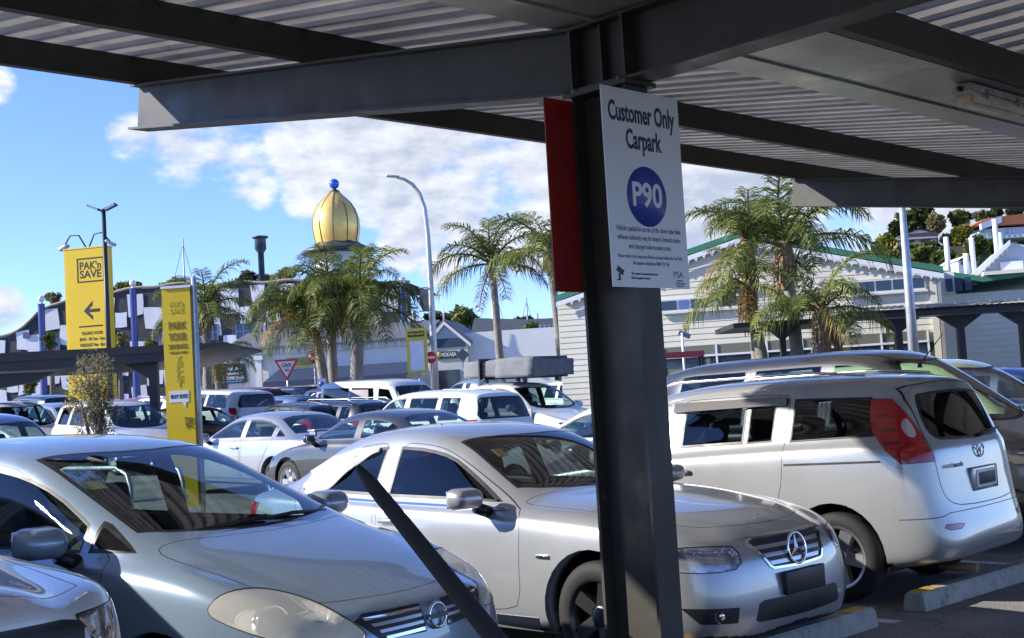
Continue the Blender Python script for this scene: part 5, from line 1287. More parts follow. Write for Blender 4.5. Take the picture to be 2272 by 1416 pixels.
for a in (.075, .16): add_lathe(bm, [(0,.003),(.010,.003),(.010,0)], 10, Matrix.Translation(T(a,951)) @ Matrix.Rotation(R_(90),4,'X'))
bm_obj('trolley_icon', bm, BRN, ns)
tag(ns, 'narrow yellow Park Your Savings trolley sign behind the blue hatchback', 'sign')
# --- curved street light
D = 58; sl_pts = [P(966,900,D), P(962,770,D), P(956,640,D), P(949,520,D), P(942,462,D), P(931,430,D), P(915,409,D), P(897,398,D), P(880,394,D)]
c = sl_pts[0].copy(); c.z = gz(c.x); so = empty('street_light', c)
bm = bmesh.new(); add_tube(bm, [Vector((0,0,0))]+[p-c for p in sl_pts[1:]], [.20,.16,.13,.11,.10,.09,.08,.07,.06], 10); bm_obj('pole', bm, GALV, so)
b = rbox((0,0,0), (.62,.22,.10), .04); b.transform(Matrix.Translation(P(872,391.5,D)-c) @ Matrix.Rotation(math.atan2(Rv.y,Rv.x),4,'Z') @ Matrix.Rotation(R_(8),4,'Y')); bm_obj('lamp_head', b, GALV, so)
BAN = mat('banner', (.42,.40,.36), .8, noise=.4, nscale=3)
b = bmesh.new(); q = [P(932,642,D-.3)-c, P(951,640,D-.3)-c, P(952,692,D-.3)-c, P(938,690,D-.3)-c, P(931,676,D-.3)-c]; f = b.faces.new([b.verts.new(v) for v in q]); bmesh.ops.solidify(b, geom=b.faces[:], thickness=.03); bm_obj('banner', b, BAN, so)
for yy in (638, 690):
    tube('banner_arm', [P(930,yy+1,D-.25)-c, P(957,yy,D)-c], .025, GALV, so)
tag(so, 'tall galvanised street light with curved arm right of the dome', 'lamp post')
# --- road signs
REDS = mat('sign_red', (.55,.03,.03), .45); WHS = mat('sign_face', (.72,.68,.67), .5)
def post_sign(px, D, name, ytop, ybot, maker, label, cat='sign', pole=True):
    c, rz = basis(px, D); o = empty(name, c, rz)
    if pole: tube('post', [(0,.03,0), (0,.03,zpx(px,ytop,D)-c.z)], .035, GALV, o)
    maker(o, lambda yy: zpx(px,yy,D)-c.z); tag(o, label, cat); return o
def giveway(o, z):
    zt_, zb_ = z(797), z(846); w = (zt_-zb_)*.56
    prism('border', [(-w,zt_),(w,zt_),(0,zb_)], 0, .02, AX, AZ, (0,-1,0), REDS, o)
    k = .72; zc_ = zt_-(zt_-zb_)*.36; prism('face', [(x*k, zc_+(zz-zc_)*k) for x, zz in ((-w,zt_),(w,zt_),(0,zb_))], .021, .026, AX, AZ, (0,-1,0), WHS, o)
    lettering('GIVE', .20, BLACKP, o, (0,-.028,zt_-(zt_-zb_)*.27), AX, AZ, w*.78, 'CENTER', .002, .004); lettering('WAY', .15, BLACKP, o, (0,-.028,zt_-(zt_-zb_)*.50), AX, AZ, w*.40, 'CENTER', .002, .003)
post_sign(640, 52, 'give_way_sign', 797, 880, giveway, 'red and white triangular give way sign', 'road sign')
def noentry(o, z, ya, yb):
    r = (z(ya)-z(yb))/2; zc_ = (z(ya)+z(yb))/2; b = bmesh.new(); add_lathe(b, [(0,.02),(r,.02),(r,0),(0,0)], 28, Matrix.Translation((0,0,zc_)) @ Matrix.Rotation(R_(90),4,'X')); bm_obj('disc', b, REDS, o)
    fbox('bar', -r*.72, r*.72, -.026, -.021, zc_-r*.2, zc_+r*.2, WHS, o)
post_sign(702, 60, 'no_entry_sign', 786, 880, lambda o, z: noentry(o, z, 783, 806), 'round red no entry sign beside the left palm trunks', 'road sign')
post_sign(962, 56, 'no_entry_sign', 780, 900, lambda o, z: noentry(o, z, 780, 806), 'round red no entry sign on the street light pole', 'road sign')
def diamond(o, z): r = (z(772)-z(802))/2; zc_ = z(787); prism('plate', [(-r,zc_),(0,zc_+r),(r,zc_),(0,zc_-r)], 0, .015, AX, AZ, (0,-1,0), mat('sign_back', (.16,.17,.19), .5, .4), o)
post_sign(1033, 58, 'diamond_sign', 772, 850, diamond, 'dark diamond road sign seen from behind by the cafe', 'road sign')
def bluep(o, z): fbox('plate', -.16, .16, -.02, 0, z(865), z(840), WHS, o); b = bmesh.new(); add_lathe(b, [(0,.004),(.10,.004),(.10,0)], 18, Matrix.Translation((0,-.021,z(852))) @ Matrix.Rotation(R_(90),4,'X')); bm_obj('disc', b, mat('sign_blue', (.045,.065,.36), .4), o)
post_sign(716, 47, 'parking_board', 840, 890, bluep, 'small white parking board with blue disc beside the van', 'road sign')
# --- small yellow framed board
D = 50; c, rz = basis(932, D); fs_ = empty('yellow_board', c, rz); z = lambda yy: zpx(932,yy,D)-c.z
fbox('frame', -.40, .40, -.06, .06, z(828), z(728), mat('ochre_frame', (.48,.40,.06), .5), fs_); fbox('poster', -.27, .27, -.066, -.061, z(822), z(757), mat('pale_poster', (.50,.56,.72), .5, noise=.12, nscale=3), fs_)
fbox('name_strip', -.32, .32, -.067, -.061, z(747), z(735), BLACKP, fs_); lettering("PAK'nSAVE", .14, YEL, fs_, (0,-.069,z(741)), AX, AZ, .56, 'CENTER', .002, .002)
tube('post', [(.05,0,0),(.05,0,z(826))], .05, GALV, fs_); tag(fs_, 'small yellow framed poster board left of the street light', 'sign')
# --- dark carport at the left
D = 33; c, rz = basis(200, D); dc = empty('dark_carport', c, rz); z = lambda yy, xx=200: zpx(xx,yy,D)-c.z; X = lambda px: rt(px,D)-rt(200,D)
zr0 = z(775)
prism('roof', [(X(-120),zr0+.05),(X(505),zr0-.02),(X(500),zr0-.07),(X(360),zr0-.42),(X(110),zr0-.44),(X(-120),zr0-.40)], 0, 5.0, AX, AZ, AY, DKPOST, dc)
fbox('fascia', X(-120), X(395), -.06, -.002, zr0-.20, zr0-.02, mat('carport_fascia', (.022,.02,.02), .6), dc)
prism('beam', [(X(-120),zr0-.45),(X(110),zr0-.50),(X(60),zr0-.75),(X(-120),zr0-1.0)], .4, .6, AX, AZ, AY, DKPOST, dc)
for px_ in (332, -60): fbox('post', X(px_)-.11, X(px_)+.11, .4, .62, 0, zr0-.43, DKPOST, dc)
prism('bracket', [(X(332)-.1,zr0-.43),(X(270),zr0-.43),(X(332)-.1,zr0-.85)], .45, .57, AX, AZ, AY, DKPOST, dc)
tag(dc, 'low dark steel carport crossing the yellow pylon', 'carport')
# ------------------------------------------------------------------ vegetation
def leafmat(name, col, var=.5, dark=.45):
    if name in MATS: return MATS[name]
    m = mat(name, col, .55, 0, 0, .35); n = m.node_tree.nodes; l = m.node_tree.links; b = n['Principled BSDF']
    oi = n.new('ShaderNodeObjectInfo'); ge = n.new('ShaderNodeNewGeometry')
    mx = n.new('ShaderNodeMix'); mx.data_type = 'RGBA'
    ad = n.new('ShaderNodeMath'); ad.operation = 'ADD'; l.new(ge.outputs['Random Per Island'], ad.inputs[0]); l.new(oi.outputs['Random'], ad.inputs[1])
    hf = n.new('ShaderNodeMath'); hf.operation = 'MULTIPLY'; hf.inputs[1].default_value = .5; l.new(ad.outputs[0], hf.inputs[0]); l.new(hf.outputs[0], mx.inputs['Factor'])
    mx.inputs['A'].default_value = (*[k*dark for k in col], 1); mx.inputs['B'].default_value = (col[0]*(1+var*1.6), col[1]*(1+var), col[2]*(1+var*.4), 1); l.new(mx.outputs['Result'], b.inputs['Base Color'])
    b.inputs['Subsurface Weight'].default_value = 0
    tr = n.new('ShaderNodeBsdfTranslucent'); l.new(mx.outputs['Result'], tr.inputs[0]); ms_ = n.new('ShaderNodeMixShader'); ms_.inputs[0].default_value = .3
    l.new(b.outputs[0], ms_.inputs[1]); l.new(tr.outputs[0], ms_.inputs[2]); l.new(ms_.outputs[0], n['Material Output'].inputs[0]); return m
PALM = leafmat('palm_leaf', (.105, .155, .045), .9, .28); PALM_Y = leafmat('palm_leaf_dry', (.30, .22, .07), .4, .5)
LEAF_D = leafmat('leaf_dark', (.045, .075, .022), .6); LEAF_M = leafmat('leaf_mid', (.11, .15, .04), .6); LEAF_Y = leafmat('leaf_yellow', (.24, .26, .045), .5); LEAF_G = leafmat('leaf_grey', (.21, .215, .12), .4)
BARK = mat('bark', (.16, .13, .10), .95, noise=.4, nscale=5, bump=.7, bscale=12); PBARK = mat('palm_bark', (.24, .22, .19), .9, noise=.35, nscale=3, bump=.6, bscale=9); HUSK = mat('palm_husk', (.26, .17, .09), .95, noise=.4, nscale=6)
def frond_mesh(name, L, rise, droop, nl, leaf, seed, m, hang):
    r = random.Random(seed); bm = bmesh.new(); pts = []; p = Vector((0,0,0)); ang = rise; n = 14
    for i in range(n+1):
        pts.append(p.copy()); ang -= droop/n*(.4+1.2*i/n); p = p+Vector((math.cos(ang),0,math.sin(ang)))*(L/n)
    add_tube(bm, pts, [.045*(1-i/(n+1))+.008 for i in range(n+1)], 4)
    for k in range(nl):
        t = .10+.90*k/nl; f = t*n; i = min(int(f), n-1); q = pts[i].lerp(pts[i+1], f-i); d = (pts[i+1]-pts[i]).normalized()
        ll = leaf*(math.sin(math.pi*min(1, .12+t*.86))**.6)*r.uniform(.8,1.1)+.12
        for s in (-1, 1):
            up = Vector((0,0,1)); sd = d.cross(up).normalized()*s
            a = (sd*r.uniform(.6,1.0)+d*r.uniform(.35,.75)+up*r.uniform(-.15,.65)).normalized(); w = .021; wv = d*w
            m1 = q+a*ll*.5+Vector((0,0,-hang*ll*.12)); e = q+a*ll*.86+Vector((0,0,-hang*ll*r.uniform(.42,.75)))
            v = [bm.verts.new(x) for x in (q-wv*.6, q+wv*.6, m1+wv, m1-wv, e)]
            bm.faces.new((v[0],v[1],v[2],v[3])); bm.faces.new((v[3],v[2],v[4]))
    me = bpy.data.meshes.new(name); bm.to_mesh(me); bm.free(); me.materials.append(m); return me
FR_M = [frond_mesh('frond', 2.9, R_(a), R_(dr), 62, .80, 10+i, PALM, hg) for i, (a, dr, hg) in enumerate(((78, 95, .6), (60, 110, .8), (40, 110, 1.0), (22, 90, 1.1), (5, 75, 1.2), (-20, 50, 1.2)))]
FR_Y = [frond_mesh('frond', 2.7, R_(-5), R_(70), 36, .7, 31, PALM_Y, 1.3), frond_mesh('frond', 2.3, R_(-45), R_(40), 30, .6, 32, PALM_Y, 1.0)]
def palm(px, D, ybase, ycrown, name, label, r=.2, lean=0.0, nf=18, fl=1.0, seed=1, husk=True, dens=(0,1,2,3,4,5)):
    rr = random.Random(seed); c, rz = basis(px, D); zc_ = zpx(px, ycrown, D)-c.z; t = empty(name, c, rz)
    bm = bmesh.new(); n = 16; top = Vector((lean, 0, zc_))
    pts = []; rad = []
    for i in range(n+1):
        k = i/n; pts.append(Vector((lean*k*k, .05*math.sin(k*3), zc_*k))); rad.append(r*(1.25-.35*k)*(1.04 if i % 2 else .97)*(1.35 if i == 0 else 1))
    add_tube(bm, pts, rad, 12); bm_obj('trunk', bm, PBARK, t)
    if husk:
        bm = bmesh.new(); add_lathe(bm, [(r*.85,-1.0),(r*1.45,-.55),(r*1.6,-.1),(r*1.1,.25),(0,.35)], 12, Matrix.Translation(top))
        for k in range(14):
            a = rr.uniform(0, 6.28); q = top+Vector((r*1.3*math.cos(a), r*1.3*math.sin(a), rr.uniform(-.3,.1))); add_tube(bm, [q, q+Vector((.12*math.cos(a), .12*math.sin(a), -rr.uniform(.5,1.1)))], [.05,.012], 4)
        bm_obj('husk', bm, HUSK, t)
    for k in range(nf):
        u = k/max(1, nf-1); idx = dens[min(len(dens)-1, int(u*len(dens)))]
        o = new_obj('frond', FR_M[idx], t); o.location = top+Vector((0,0,.1)); o.rotation_euler = (rr.uniform(-.15,.15), rr.uniform(-.12,.12), k*2.399+rr.uniform(-.3,.3)); s = fl*rr.uniform(.88,1.12); o.scale = (s,s,s)
    for k in range(max(2, nf//7)):
        o = new_obj('frond', FR_Y[k % 2], t); o.location = top; o.rotation_euler = (0, rr.uniform(-.1,.2), rr.uniform(0,6.28)); s = fl*rr.uniform(.7,1.0); o.scale = (s,s,s)
    tag(t, label, 'palm tree', 'palms of the car park'); return t
palm(724, 54, 850, 690, 'palm_tree', 'leftmost palm trunk of the cluster below the gold dome', .20, -.5, 18, 1.05, 1, dens=(1,2,2,3,3,4,5))
palm(742, 56, 850, 648, 'palm_tree', 'middle palm of the cluster below the gold dome', .20, .0, 21, 1.05, 2, dens=(0,1,1,2,3,4,4))
palm(792, 53, 850, 668, 'palm_tree', 'thickest palm of the cluster, right of the no entry sign', .25, .35, 25, 1.10, 3, dens=(0,1,2,2,3,4,5))
palm(1116, 60, 850, 590, 'palm_tree', 'single slender palm above the folded roof tent', .17, -.15, 14, 1.12, 4, False, dens=(0,0,1,1,2,3,4))
palm(1253, 57, 850, 560, 'palm_tree', 'palm partly hidden behind the red sign', .17, -.3, 13, 1.15, 5, dens=(0,1,1,2,3,4))
palm(1708, 34, 850, 640, 'palm_tree', 'left palm in front of the cream weatherboard building', .15, -.35, 11, .70, 6, dens=(0,1,2,3,4))
palm(1782, 33, 850, 555, 'palm_tree', 'tallest palm in front of the cream weatherboard building', .16, -.2, 14, .95, 7, dens=(0,0,1,1,1,2,3))
palm(1806, 31, 850, 700, 'palm_tree', 'shorter palm at the right of the weatherboard palm group', .14, .35, 13, .68, 8, dens=(0,1,2,2,3,4))
palm(1690, 35, 850, 545, 'palm_tree', 'back palm with upright fronds before the weatherboard gable', .14, -.1, 9, .85, 9, dens=(0,0,1,1,2))
palm(462, 62, 850, 690, 'palm_tree', 'loose palm right of the narrow yellow sign', .2, .1, 16, 1.1, 10, dens=(0,1,2,3,4))
palm(484, 60, 850, 806, 'palm_tree', 'small palm under the end of the dark carport', .16, .1, 12, .7, 11, dens=(1,2,3,4))
def crown_mesh(name, blobs, n, leaf, seed, m, flat=1.0):
    """leaf-sized faces spread through a few overlapping clumps"""
    r = np.random.default_rng(seed); vol = np.array([b[3]**3 for b in blobs]); vol = vol/vol.sum(); vs = []; fs = []
    for bi, (x, y, z, R) in enumerate(blobs):
        k = int(n*vol[bi])+8; ncl = max(6, k//14)
        d = r.normal(size=(ncl,3)); d /= np.linalg.norm(d,axis=1)[:,None]; rad = R*r.uniform(.45,1.05,ncl)**.6
        cc = np.array([x,y,z])+d*rad[:,None]*np.array([1,1,flat])
        for c_ in cc:
            for _ in range(14):
                p = c_+r.normal(size=3)*R*.14; a = r.normal(size=3); a /= np.linalg.norm(a); b = np.cross(a, r.normal(size=3)); b /= np.linalg.norm(b)
                l = leaf*r.uniform(.6,1.3); i = len(vs); vs += [p-a*l, p+b*l*.5, p+a*l, p-b*l*.5]; fs.append((i,i+1,i+2,i+3))
    me = bpy.data.meshes.new(name); me.from_pydata([tuple(v) for v in vs], [], fs); me.materials.append(m); return me
def tree(px, D, ytop, wpx, name, label, m, n=1500, leaf=.25, seed=1, zbase=None, stems=1, flat=.8, group=None, ybot=None, cat='tree', twigs=0):
    rr = random.Random(seed); c, rz = basis(px, D, zbase); t = empty(name, c, rz); H = zpx(px, ytop, D)-c.z; R = wpx/2*D/FPX
    z0 = .35*H if ybot is None else zpx(px, ybot, D)-c.z
    bl = []
    hgt = H-z0
    for k in range(9):
        a = rr.uniform(0,6.28); q = rr.uniform(.0,.62)*R; fz = rr.uniform(.2,.78); bl.append((q*math.cos(a), q*math.sin(a), z0+hgt*fz, min(R*.5, hgt*.36)*rr.uniform(.75,1.1)))
    bl.append((0,0,z0+hgt*.72,min(R*.5,hgt*.30)))
    crown = new_obj('crown', crown_mesh('crown', bl, n, leaf, seed, m, flat), t)
    bm = bmesh.new(); tr_ = max(.05, .035*H)
    add_tube(bm, [(0,0,-.2),(0,0,z0*.6),(.1*R*rr.uniform(-1,1),0,z0+hgt*.5)], [tr_,tr_*.75,tr_*.3], 8)
    for b in bl[:5]: add_tube(bm, [(0,0,z0*.7),(b[0]*.5,b[1]*.5,(z0*.7+b[2])/2),(b[0],b[1],b[2])], [tr_*.5,tr_*.3,tr_*.1], 5)
    for k in range(twigs):
        q = bl[k % len(bl)]; d = Vector((rr.gauss(0,1), rr.gauss(0,1), rr.gauss(.4,1))).normalized(); e = Vector(q[:3])+d*q[3]*rr.uniform(.5,1.0)*Vector((1,1,flat)).length/1.6
        s0 = Vector((0,0,z0*.7+(e.z-z0*.7)*rr.uniform(.3,.7))); m0 = s0.lerp(e, .5)+Vector((rr.uniform(-.02,.02), rr.uniform(-.02,.02), .02)); add_tube(bm, [s0, m0, e], [.006,.004,.002], 4, False)
    bm_obj('trunk', bm, BARK, t); tag(t, label, cat, group); return t
tree(216, 15, 778, 150, 'young_tree', 'thin wispy young tree in front of the white four-wheel drive', LEAF_G, 5600, .015, 3, ybot=1000, flat=1.7, twigs=70)
for i, (px_, yt, w_, mm, lb) in enumerate(((975,695,120,LEAF_D,'dark evergreen right of the street light pole'), (1035,680,150,LEAF_M,'broad green tree behind the cafe gable'), (880,690,90,LEAF_D,'dark evergreen behind the dome palms'), (1290,690,110,LEAF_M,'green tree below the red sign'), (1170,706,90,LEAF_D,'low dark tree behind the cafe roofs'))):
    tree(px_, 150+6*i, yt, w_, 'far_tree', lb, mm, 2600, .55, 40+i, 1.4, group='trees behind the shops', ybot=760)
for i, (px_, yt, w_, yb) in enumerate(((125,652,50,668), (300,624,110,650), (395,618,100,640), (600,610,60,640), (560,600,45,640), (250,632,70,655), (645,596,60,640))):
    tree(px_, 118+i, yt, w_, 'roof_shrub', ('small round shrub on the roof left of the pylon','broad yellow green shrub on the roof right of the pylon','yellow green shrub on the roof above the narrow sign','wispy shrub beside the dark chimney, right of it','wispy shrub beside the dark chimney, left of it','low shrub on the roof beside the flood light pole','loose shrub on the roof left of the dome palms')[i], LEAF_Y if i in (1,2,5) else LEAF_G, 1300, .28, 60+i, group='roof garden shrubs', ybot=yb, cat='shrub')
for i, (px_, yt, w_, yb, D_) in enumerate(((65,825,50,880,60), (118,735,36,780,100), (270,735,40,790,100), (340,745,55,800,90), (455,745,60,790,88), (1190,705,45,765,80))):
    tree(px_, D_, yt, w_, 'shrub', ('leafy shrub under the dark carport','climber on the checked wall left of the pylon','climber on the checked wall right of the pylon','bush beside the blue column','bush below the loose palm','sapling in front of the shop roofs')[i], LEAF_M, 900, .16, 80+i, group='street shrubs', ybot=yb, cat='shrub')
# ------------------------------------------------------------------ the black and white art centre with the gold dome
D = 112; c, rz = basis(465, D, 1.4, -8, 700); ac = empty('art_centre', c, rz); X = lambda px: rt(px,D)-rt(465,D); z = lambda yy, xx=465: zpx(xx,yy,D)-c.z
BRICK = mat('dark_brick', (.055,.055,.065), .85, noise=.5, nscale=1.4, bump=.6, bscale=5); WREN = mat('white_render', (.74,.75,.77), .8, noise=.08, nscale=.7)
top = [(-60,748),(0,738),(30,722),(60,690),(85,676),(140,664),(230,650),(300,640),(370,632),(480,634),(560,630),(640,628),(760,632),(860,634),(925,636)]
def ztp(px): return z(float(np.interp(px,[a for a,_ in top],[b for _,b in top])), px)
bm = bmesh.new(); n = 60; pxs = list(np.linspace(-60,925,n)); rows = []
for px_ in pxs: rows.append([bm.verts.new((X(px_),0,-.3)), bm.verts.new((X(px_),.0,ztp(px_)+.10*math.sin(px_*.05))), bm.verts.new((X(px_),14,ztp(px_)+.05))])
for a, b in zip(rows, rows[1:]): bm.faces.new((a[0],b[0],b[1],a[1])); bm.faces.new((a[1],b[1],b[2],a[2]))
bmesh.ops.recalc_face_normals(bm, faces=bm.faces[:]); bm_obj('wall', bm, BRICK, ac)
bm = bmesh.new(); add_tube(bm, [(X(p_),-.05,ztp(p_)+.12+.10*math.sin(p_*.05)) for p_ in pxs], .13, 6); bm_obj('parapet', bm, mat('parapet_tan', (.34,.30,.24), .8), ac)
rr = random.Random(21); colx = -52.0; ci = 0
while colx < 905:
    w_ = rr.uniform(26,46); zt0 = ztp(colx+w_/2)-rr.uniform(.1,.5); zz = zt0; k = ci % 2
    while zz > 1.0:
        hh = rr.uniform(1.3,2.7)
        if k % 2 == 0:
            x0, x1 = X(colx)+rr.uniform(0,.15), X(colx+w_)-rr.uniform(0,.12); j = lambda k=.16: rr.uniform(-k, k)
            cs = [(x0+j(), zz+j()), (x1+j(), zz+j()), (x1+j(), zz-hh+j()), (x0+j(), zz-hh+j())]; poly = []
            for q in range(4):
                (ax_, az_), (bx_, bz_) = cs[q], cs[(q+1) % 4]
                for t in (.0, .10, .5, .90): poly.append((ax_+(bx_-ax_)*t+(j(.07) if t == .5 else 0), az_+(bz_-az_)*t+(j(.07) if t == .5 else 0)))
            poly = smooth_poly(poly, 1); b = bmesh.new(); add_prism(b, poly, 0, .07, AX, AZ, (0,-1,0), (0,-.002,0)); bmesh.ops.recalc_face_normals(b, faces=b.faces[:]); bm_obj('render_panel', b, WREN, ac)
        zz -= hh; k += 1
    colx += w_; ci += 1
BLUC = mat('blue_glaze', (.02,.04,.22), .3, 0, .3, noise=.25, nscale=2)
for px_, yt in ((80,672),(299,640),(914,640)):
    bm = bmesh.new(); zz = z(yt,px_); add_lathe(bm, [(.30,0),(.32,zz*.3),(.27,zz*.6),(.30,zz)], 14, Matrix.Translation((X(px_),-1.0,0))); co_ = bm_obj('column', bm, BLUC, ac)
    bm = bmesh.new(); add_lathe(bm, [(.12,0),(.12,.2)]+[(.30*math.sin(t),.45-.30*math.cos(t)) for t in np.linspace(.4,3.14,9)], 14, Matrix.Translation((X(px_),-1.0,zz))); bm_obj('ball', bm, WREN, co_)
WPANE = glassm('shop_glass', (.05,.07,.10)); PANE = mat('dark_pane', (.02,.035,.07), .06, 0, .3); BFR = mat('blue_frame', (.10,.18,.38), .4); RFR = mat('red_frame', (.40,.05,.04), .5)
for px_, w_, ya, yb in ((468,32,720,756),(553,52,718,752),(625,48,715,755),(670,28,715,750),(695,36,716,752),(760,40,716,752),(830,22,725,750),(868,30,720,752),(30,14,735,748),(100,18,748,800),(180,30,800,840),(360,26,742,790)):
    o = fbox('window', X(px_-w_/2), X(px_+w_/2), -.16, -.08, z(yb,px_), z(ya,px_), PANE, ac)
    for t in (0,.33,.66,1): fbox('mullion', X(px_-w_/2+w_*t)-.05, X(px_-w_/2+w_*t)+.05, -.20, -.165, z(yb,px_), z(ya,px_), BFR, o)
    fbox('transom', X(px_-w_/2), X(px_+w_/2), -.21, -.202, z((ya+yb)/2,px_)-.04, z((ya+yb)/2,px_)+.04, RFR if w_ < 20 else BFR, o)
tag(ac, 'black and white patched art centre with blue columns', 'building')
# dome
D = 116; c, rz = basis(745, D, 1.4, py=480); dm = empty('gold_dome', c, rz); z = lambda yy: zpx(745,yy,D)-c.z; M_ = D/FPX
GOLD = mat('gold_leaf', (.90,.60,.17), .36, .4, noise=.14, nscale=1.2, rvar=.08); DKST = mat('dome_slate', (.045,.055,.055), .5)
prof_px = [(45,546),(47,538),(50,524),(53,505),(52,487),(46,468),(37,453),(26,442),(17,434),(11,428),(9,424)]
bm = bmesh.new(); add_lathe(bm, [(a*M_, z(b_)) for a, b_ in prof_px], 40); bm_obj('onion', bm, GOLD, dm)
for k in range(10):
    a = 2*math.pi*k/10+.31; bm = bmesh.new(); add_tube(bm, [((r_*M_+.02)*math.cos(a),(r_*M_+.02)*math.sin(a),z(b_)) for r_, b_ in prof_px], .035, 5); bm_obj('rib', bm, DKST, dm)
bm = bmesh.new(); add_lathe(bm, [(0,z(566)),(84*M_,z(562)),(80*M_,z(554)),(66*M_,z(550)),(52*M_,z(543)),(44*M_,z(535)),(40*M_,z(533))], 8); bm_obj('skirt_roof', bm, DKST, dm)
bm = bmesh.new(); add_lathe(bm, [(0,0),(52*M_,0),(52*M_,z(563))], 8); bm_obj('drum', bm, WREN, dm)
bm = bmesh.new(); add_lathe(bm, [(9*M_,z(428)),(12*M_,z(424)),(5*M_,z(421)),(4*M_,z(418))], 14); bm_obj('collar', bm, DKST, dm)
bm = bmesh.new(); R = 11.5*M_; add_lathe(bm, [(R*math.sin(t), z(408)-R*math.cos(t)) for t in np.linspace(.05,math.pi,13)], 24); bm_obj('ball', bm, mat('blue_ball', (.02,.12,.62), .2, 0, .6), dm)
tag(dm, 'gold onion dome with dark ribs and a blue ball', 'dome')
# chimney lantern
D = 118; c, rz = basis(579, D, 1.4, py=570); ch = empty('lantern_chimney', c, rz); z = lambda yy: zpx(579,yy,D)-c.z; M_ = D/FPX
bm = bmesh.new(); add_lathe(bm, [(7*M_,0),(7*M_,z(562)),(13*M_,z(553)),(13*M_,z(530))], 12); bm_obj('stack', bm, mat('teal_glaze', (.03,.07,.10), .35, .3, noise=.5, nscale=2), ch)
bm = bmesh.new(); add_lathe(bm, [(0,z(522)),(18*M_,z(525)),(18*M_,z(528)),(12*M_,z(531))], 16); bm_obj('cap', bm, DKST, ch)
tag(ch, 'dark chimney with a lantern top left of the gold dome', 'chimney')
# ------------------------------------------------------------------ low white shops across the street
ROOFG = mat('grey_iron_roof', (.15,.155,.16), .6, .2, noise=.15, nscale=.6); SHOPW = mat('shop_white', (.76,.75,.70), .75, noise=.08, nscale=.5); NAVYF = mat('navy_awning', (.03,.045,.09), .6); CREAM = mat('cream_paint', (.60,.58,.50), .8, noise=.08, nscale=.4)
D = 80; c, rz = basis(900, D, 1.4, -8); sh = empty('white_shop_row', c, rz); X = lambda px: rt(px,D)-rt(900,D); z = lambda yy, xx=900: zpx(xx,yy,D)-c.z
def flat(px): return float(np.interp(px,[480,1350],[772,722]))    # the eaves line as the photograph tilts it
zE = z(flat(900)-0, 900)
fbox('wall', X(492), X(1330), 0, 9, -.2, zE, SHOPW, sh)
prism('roof', [(-.5,zE-.05),(4.5,zE+1.25),(9.4,zE+.05),(9.4,zE-.1),(4.5,zE+1.10),(-.5,zE-.15)], X(486), X(955), AY, AZ, AX, ROOFG, sh)
fbox('fascia', X(490), X(950), -.14, -.02, zE-.55, zE-.10, SHOPW, sh)
for k in range(26): fbox('bracket', X(505+17*k)-.05, X(505+17*k)+.05, -.30, -.145, zE-.50, zE-.20, SHOPW, sh)
for k in range(9): zz = zE-.7-.28*k; fbox('weatherboard', X(493), X(600), -.035-.001*(k%2), -.001, zz-.26, zz, SHOPW, sh)
prism('verandah_roof', [(-3.0,zE-2.35),(-.03,zE-1.55),(-.03,zE-1.65),(-3.0,zE-2.45)], X(612), X(930), AY, AZ, AX, NAVYF, sh)
fbox('awning_edge', X(612), X(930), -3.08, -3.0, zE-2.75, zE-2.36, NAVYF, sh)
fbox('awning_trim', X(612), X(930), -3.10, -3.085, zE-2.80, zE-2.70, SHOPW, sh)
for px_ in (612,655,700,742,790,840,885,928): fbox('post', X(px_)-.07, X(px_)+.07, -3.05, -2.91, -.1, zE-2.72, SHOPW, sh)
for i, px_ in enumerate(range(620,925,34)):
    o = fbox('shop_window', X(px_), X(px_+26), -.10, -.02, .5, zE-2.9, PANE, sh); fbox('frame', X(px_+12), X(px_+14), -.13, -.105, .5, zE-2.9, [SHOPW, YEL2, CREAM][i%3], o)
fbox('gold_board', X(632), X(710), -.10, -.03, zE-1.45, zE-.85, mat('gold_board', (.45,.34,.10), .6, noise=.4, nscale=1), sh)
fbox('corner_pilaster', X(562), X(576), -.35, -.16, -.1, zE-.6, SHOPW, sh); fbox('pilaster_cap', X(558), X(580), -.42, -.10, zE-.85, zE-.58, SHOPW, sh)
fbox('town_board', X(487), X(536), -.16, -.06, z(850,510), z(806,510), mat('board_dark', (.02,.03,.06), .4), sh); fbox('photo_panel', X(440), X(484), -.16, -.06, z(850,460), z(802,460), mat('photo_panel', (.20,.32,.50), .4, noise=.6, nscale=.5), sh)
for i, (t_, w_, s_) in enumerate((('KIA ORA!', .8, .26), ('welcome to the', 1.05, .24), ('TOWN BASIN', 1.2, .30))): lettering(t_, s_, WHITE, sh, (X(511), -.165, z(817+10.5*i,511)), AX, AZ, w_, 'CENTER', .004, .006)
fbox('colour_strip', X(490), X(534), -.168, -.161, z(847,511), z(844,511), mat('strip_blue', (.02,.25,.6), .4), sh)
b = bmesh.new(); add_lathe(b, [(0,0),(.38,0),(.38,.35),(.30,.6),(0,.72)], 14, Matrix.Translation((X(706),3,zE+.3))); bm_obj('roof_vent', b, WHITE, sh)
